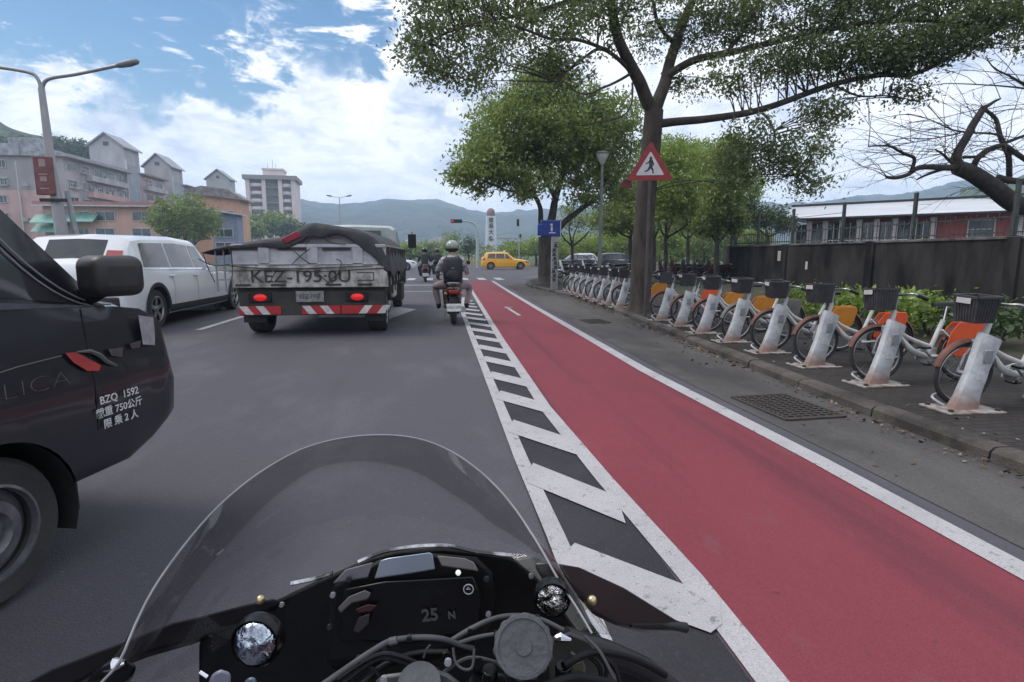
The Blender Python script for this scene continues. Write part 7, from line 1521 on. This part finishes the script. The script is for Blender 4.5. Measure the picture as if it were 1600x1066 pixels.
    for x, y, D in ((545, 905, .585), (520, 930, .59), (760, 905, .59), (763, 960, .59), (515, 980, .59), (330, 992, .665), (440, 945, .665), (600, 1012, .595), (830, 900, .62), (905, 960, .575), (700, 1035, .44), (600, 1062, .44)):
        mb = MB(); c = P(x, y, D); mb.tube([c + _f * .002, c - _f * .0015], .0028, 8); mb.tube([c - _f * .0015, c - _f * .0022], .0014, 6); mb.build('screw', [dk_, galv][int(y) % 3 == 0], t)
    for k in range(7):
        x0 = rc.uniform(500, 720); x1 = x0 + rc.uniform(60, 150); y0 = rc.uniform(1015, 1050); mb = MB(); mb.tube(catmull([P(x0, y0 + 30, .47), P((x0 + x1) / 2, y0 - rc.uniform(0, 18), .475), P(x1, y0 + rc.uniform(5, 30), .47)], 6), rc.uniform(.0012, .0022), 6); mb.build('wire', [bl, cab, glossb][k % 3], t, smooth=60)
    for k in range(5):
        x0 = rc.uniform(868, 930); y0 = rc.uniform(990, 1020); mb = MB(); mb.tube(catmull([P(x0, y0, .475), P(x0 + rc.uniform(10, 40), y0 + 25, .47), P(x0 + rc.uniform(-10, 60), y0 + 70, .465)], 6), rc.uniform(.0012, .0024), 6); mb.build('wire', [bl, cab][k % 2], t, smooth=60)
    for x, y, D in ((560, 1030, .43), (640, 997, .443), (735, 984, .466), (840, 966, .478), (775, 991, .459)):
        c = P(x, y, D); mb = MB(); mb.box(c, (.0035, .0035, .0065), rot=cam.rotation_euler.to_matrix()); mb.build('cable_tie', bl, t)
    slab('connector', [(735, 1030), (752, 1026), (758, 1046), (741, 1050)], .458, .012, glossb, bevel=.001); slab('connector', [(690, 1020), (704, 1018), (707, 1032), (693, 1034)], .465, .012, glossb, bevel=.001)
    slab('fluid_window', [(893, 1038), (912, 1033), (917, 1046), (898, 1051)], .485, .006, M('dull_sight_glass', (.10, .10, .05), .2), bevel=.001)
    slab('mirror_stem_base', [(835, 880), (862, 878), (880, 900), (872, 915), (850, 905)], .60, .02, M('scratched_metal', (.12, .12, .115), .4, .5, c2=(.03, .03, .03), scale=60), bevel=.002)
    # unseen lower half: tank, forks, front wheel and engine so that the machine stands on the road
    mb = MB(); mb.lathe([(.20, -.05), (.26, -.06), (.295, -.04), (.30, 0), (.295, .04), (.26, .06), (.20, .05)], (0, 0, 0), 'x', 32); w = mb.build('wheel', tyre_m, t, smooth=60); w.location = (.0, .46, .30)
    mb = MB(); mb.lathe([(.20, -.05), (.18, -.02), (.03, -.03), (.03, .03), (.18, .02), (.20, .05)], (0, 0, 0), 'x', 24); mb.build('rim', black_pl, w, smooth=40)
    for s in (1, -1): mb = MB(); mb.tube([(s * .10, .46, .30), (s * .10, .34, .58), (s * .10, .27, .72)], [.025, .028, .022], 12); mb.build('fork_leg', galv, t, smooth=60)
    mb = MB(); mb.ball(P(640, 1085, .84), (.16, .16, .09), 20); mb.build('nose_cowl', bl, t, smooth=180)
    mb = MB(); K = 14; vs = []
    for k in range(K + 1):
        a = math.pi * (.12 + .75 * k / K)
        for dx, dr in ((-.075, -.02), (-.05, .01), (0, .02), (.05, .01), (.075, -.02)): vs.append((dx, .46 + math.cos(a) * (.32 + dr), .30 + math.sin(a) * (.32 + dr)))
    mb.add(vs, [(k * 5 + j, k * 5 + j + 1, k * 5 + 6 + j, k * 5 + 5 + j) for k in range(K) for j in range(4)]); mb.build('front_mudguard', bl, t, smooth=60)
    mb = MB(); mb.box((0, .0, .45), (.30, .55, .34)); mb.build('engine', black_mat, t, bevel=.05)
    mb = MB(); mb.tube([(0, .18, .64), (0, -.1, .62), (0, -.5, .56)], [.08, .13, .10], 14); mb.build('fuel_tank', bl, t, smooth=60)
    mb = MB(); mb.lathe([(.20, -.06), (.26, -.08), (.295, -.05), (.30, 0), (.295, .05), (.26, .08), (.20, .06)], (0, 0, 0), 'x', 32); w = mb.build('wheel', tyre_m, t, smooth=60); w.location = (.0, -.80, .30)
    return t
motorcycle()
haze()
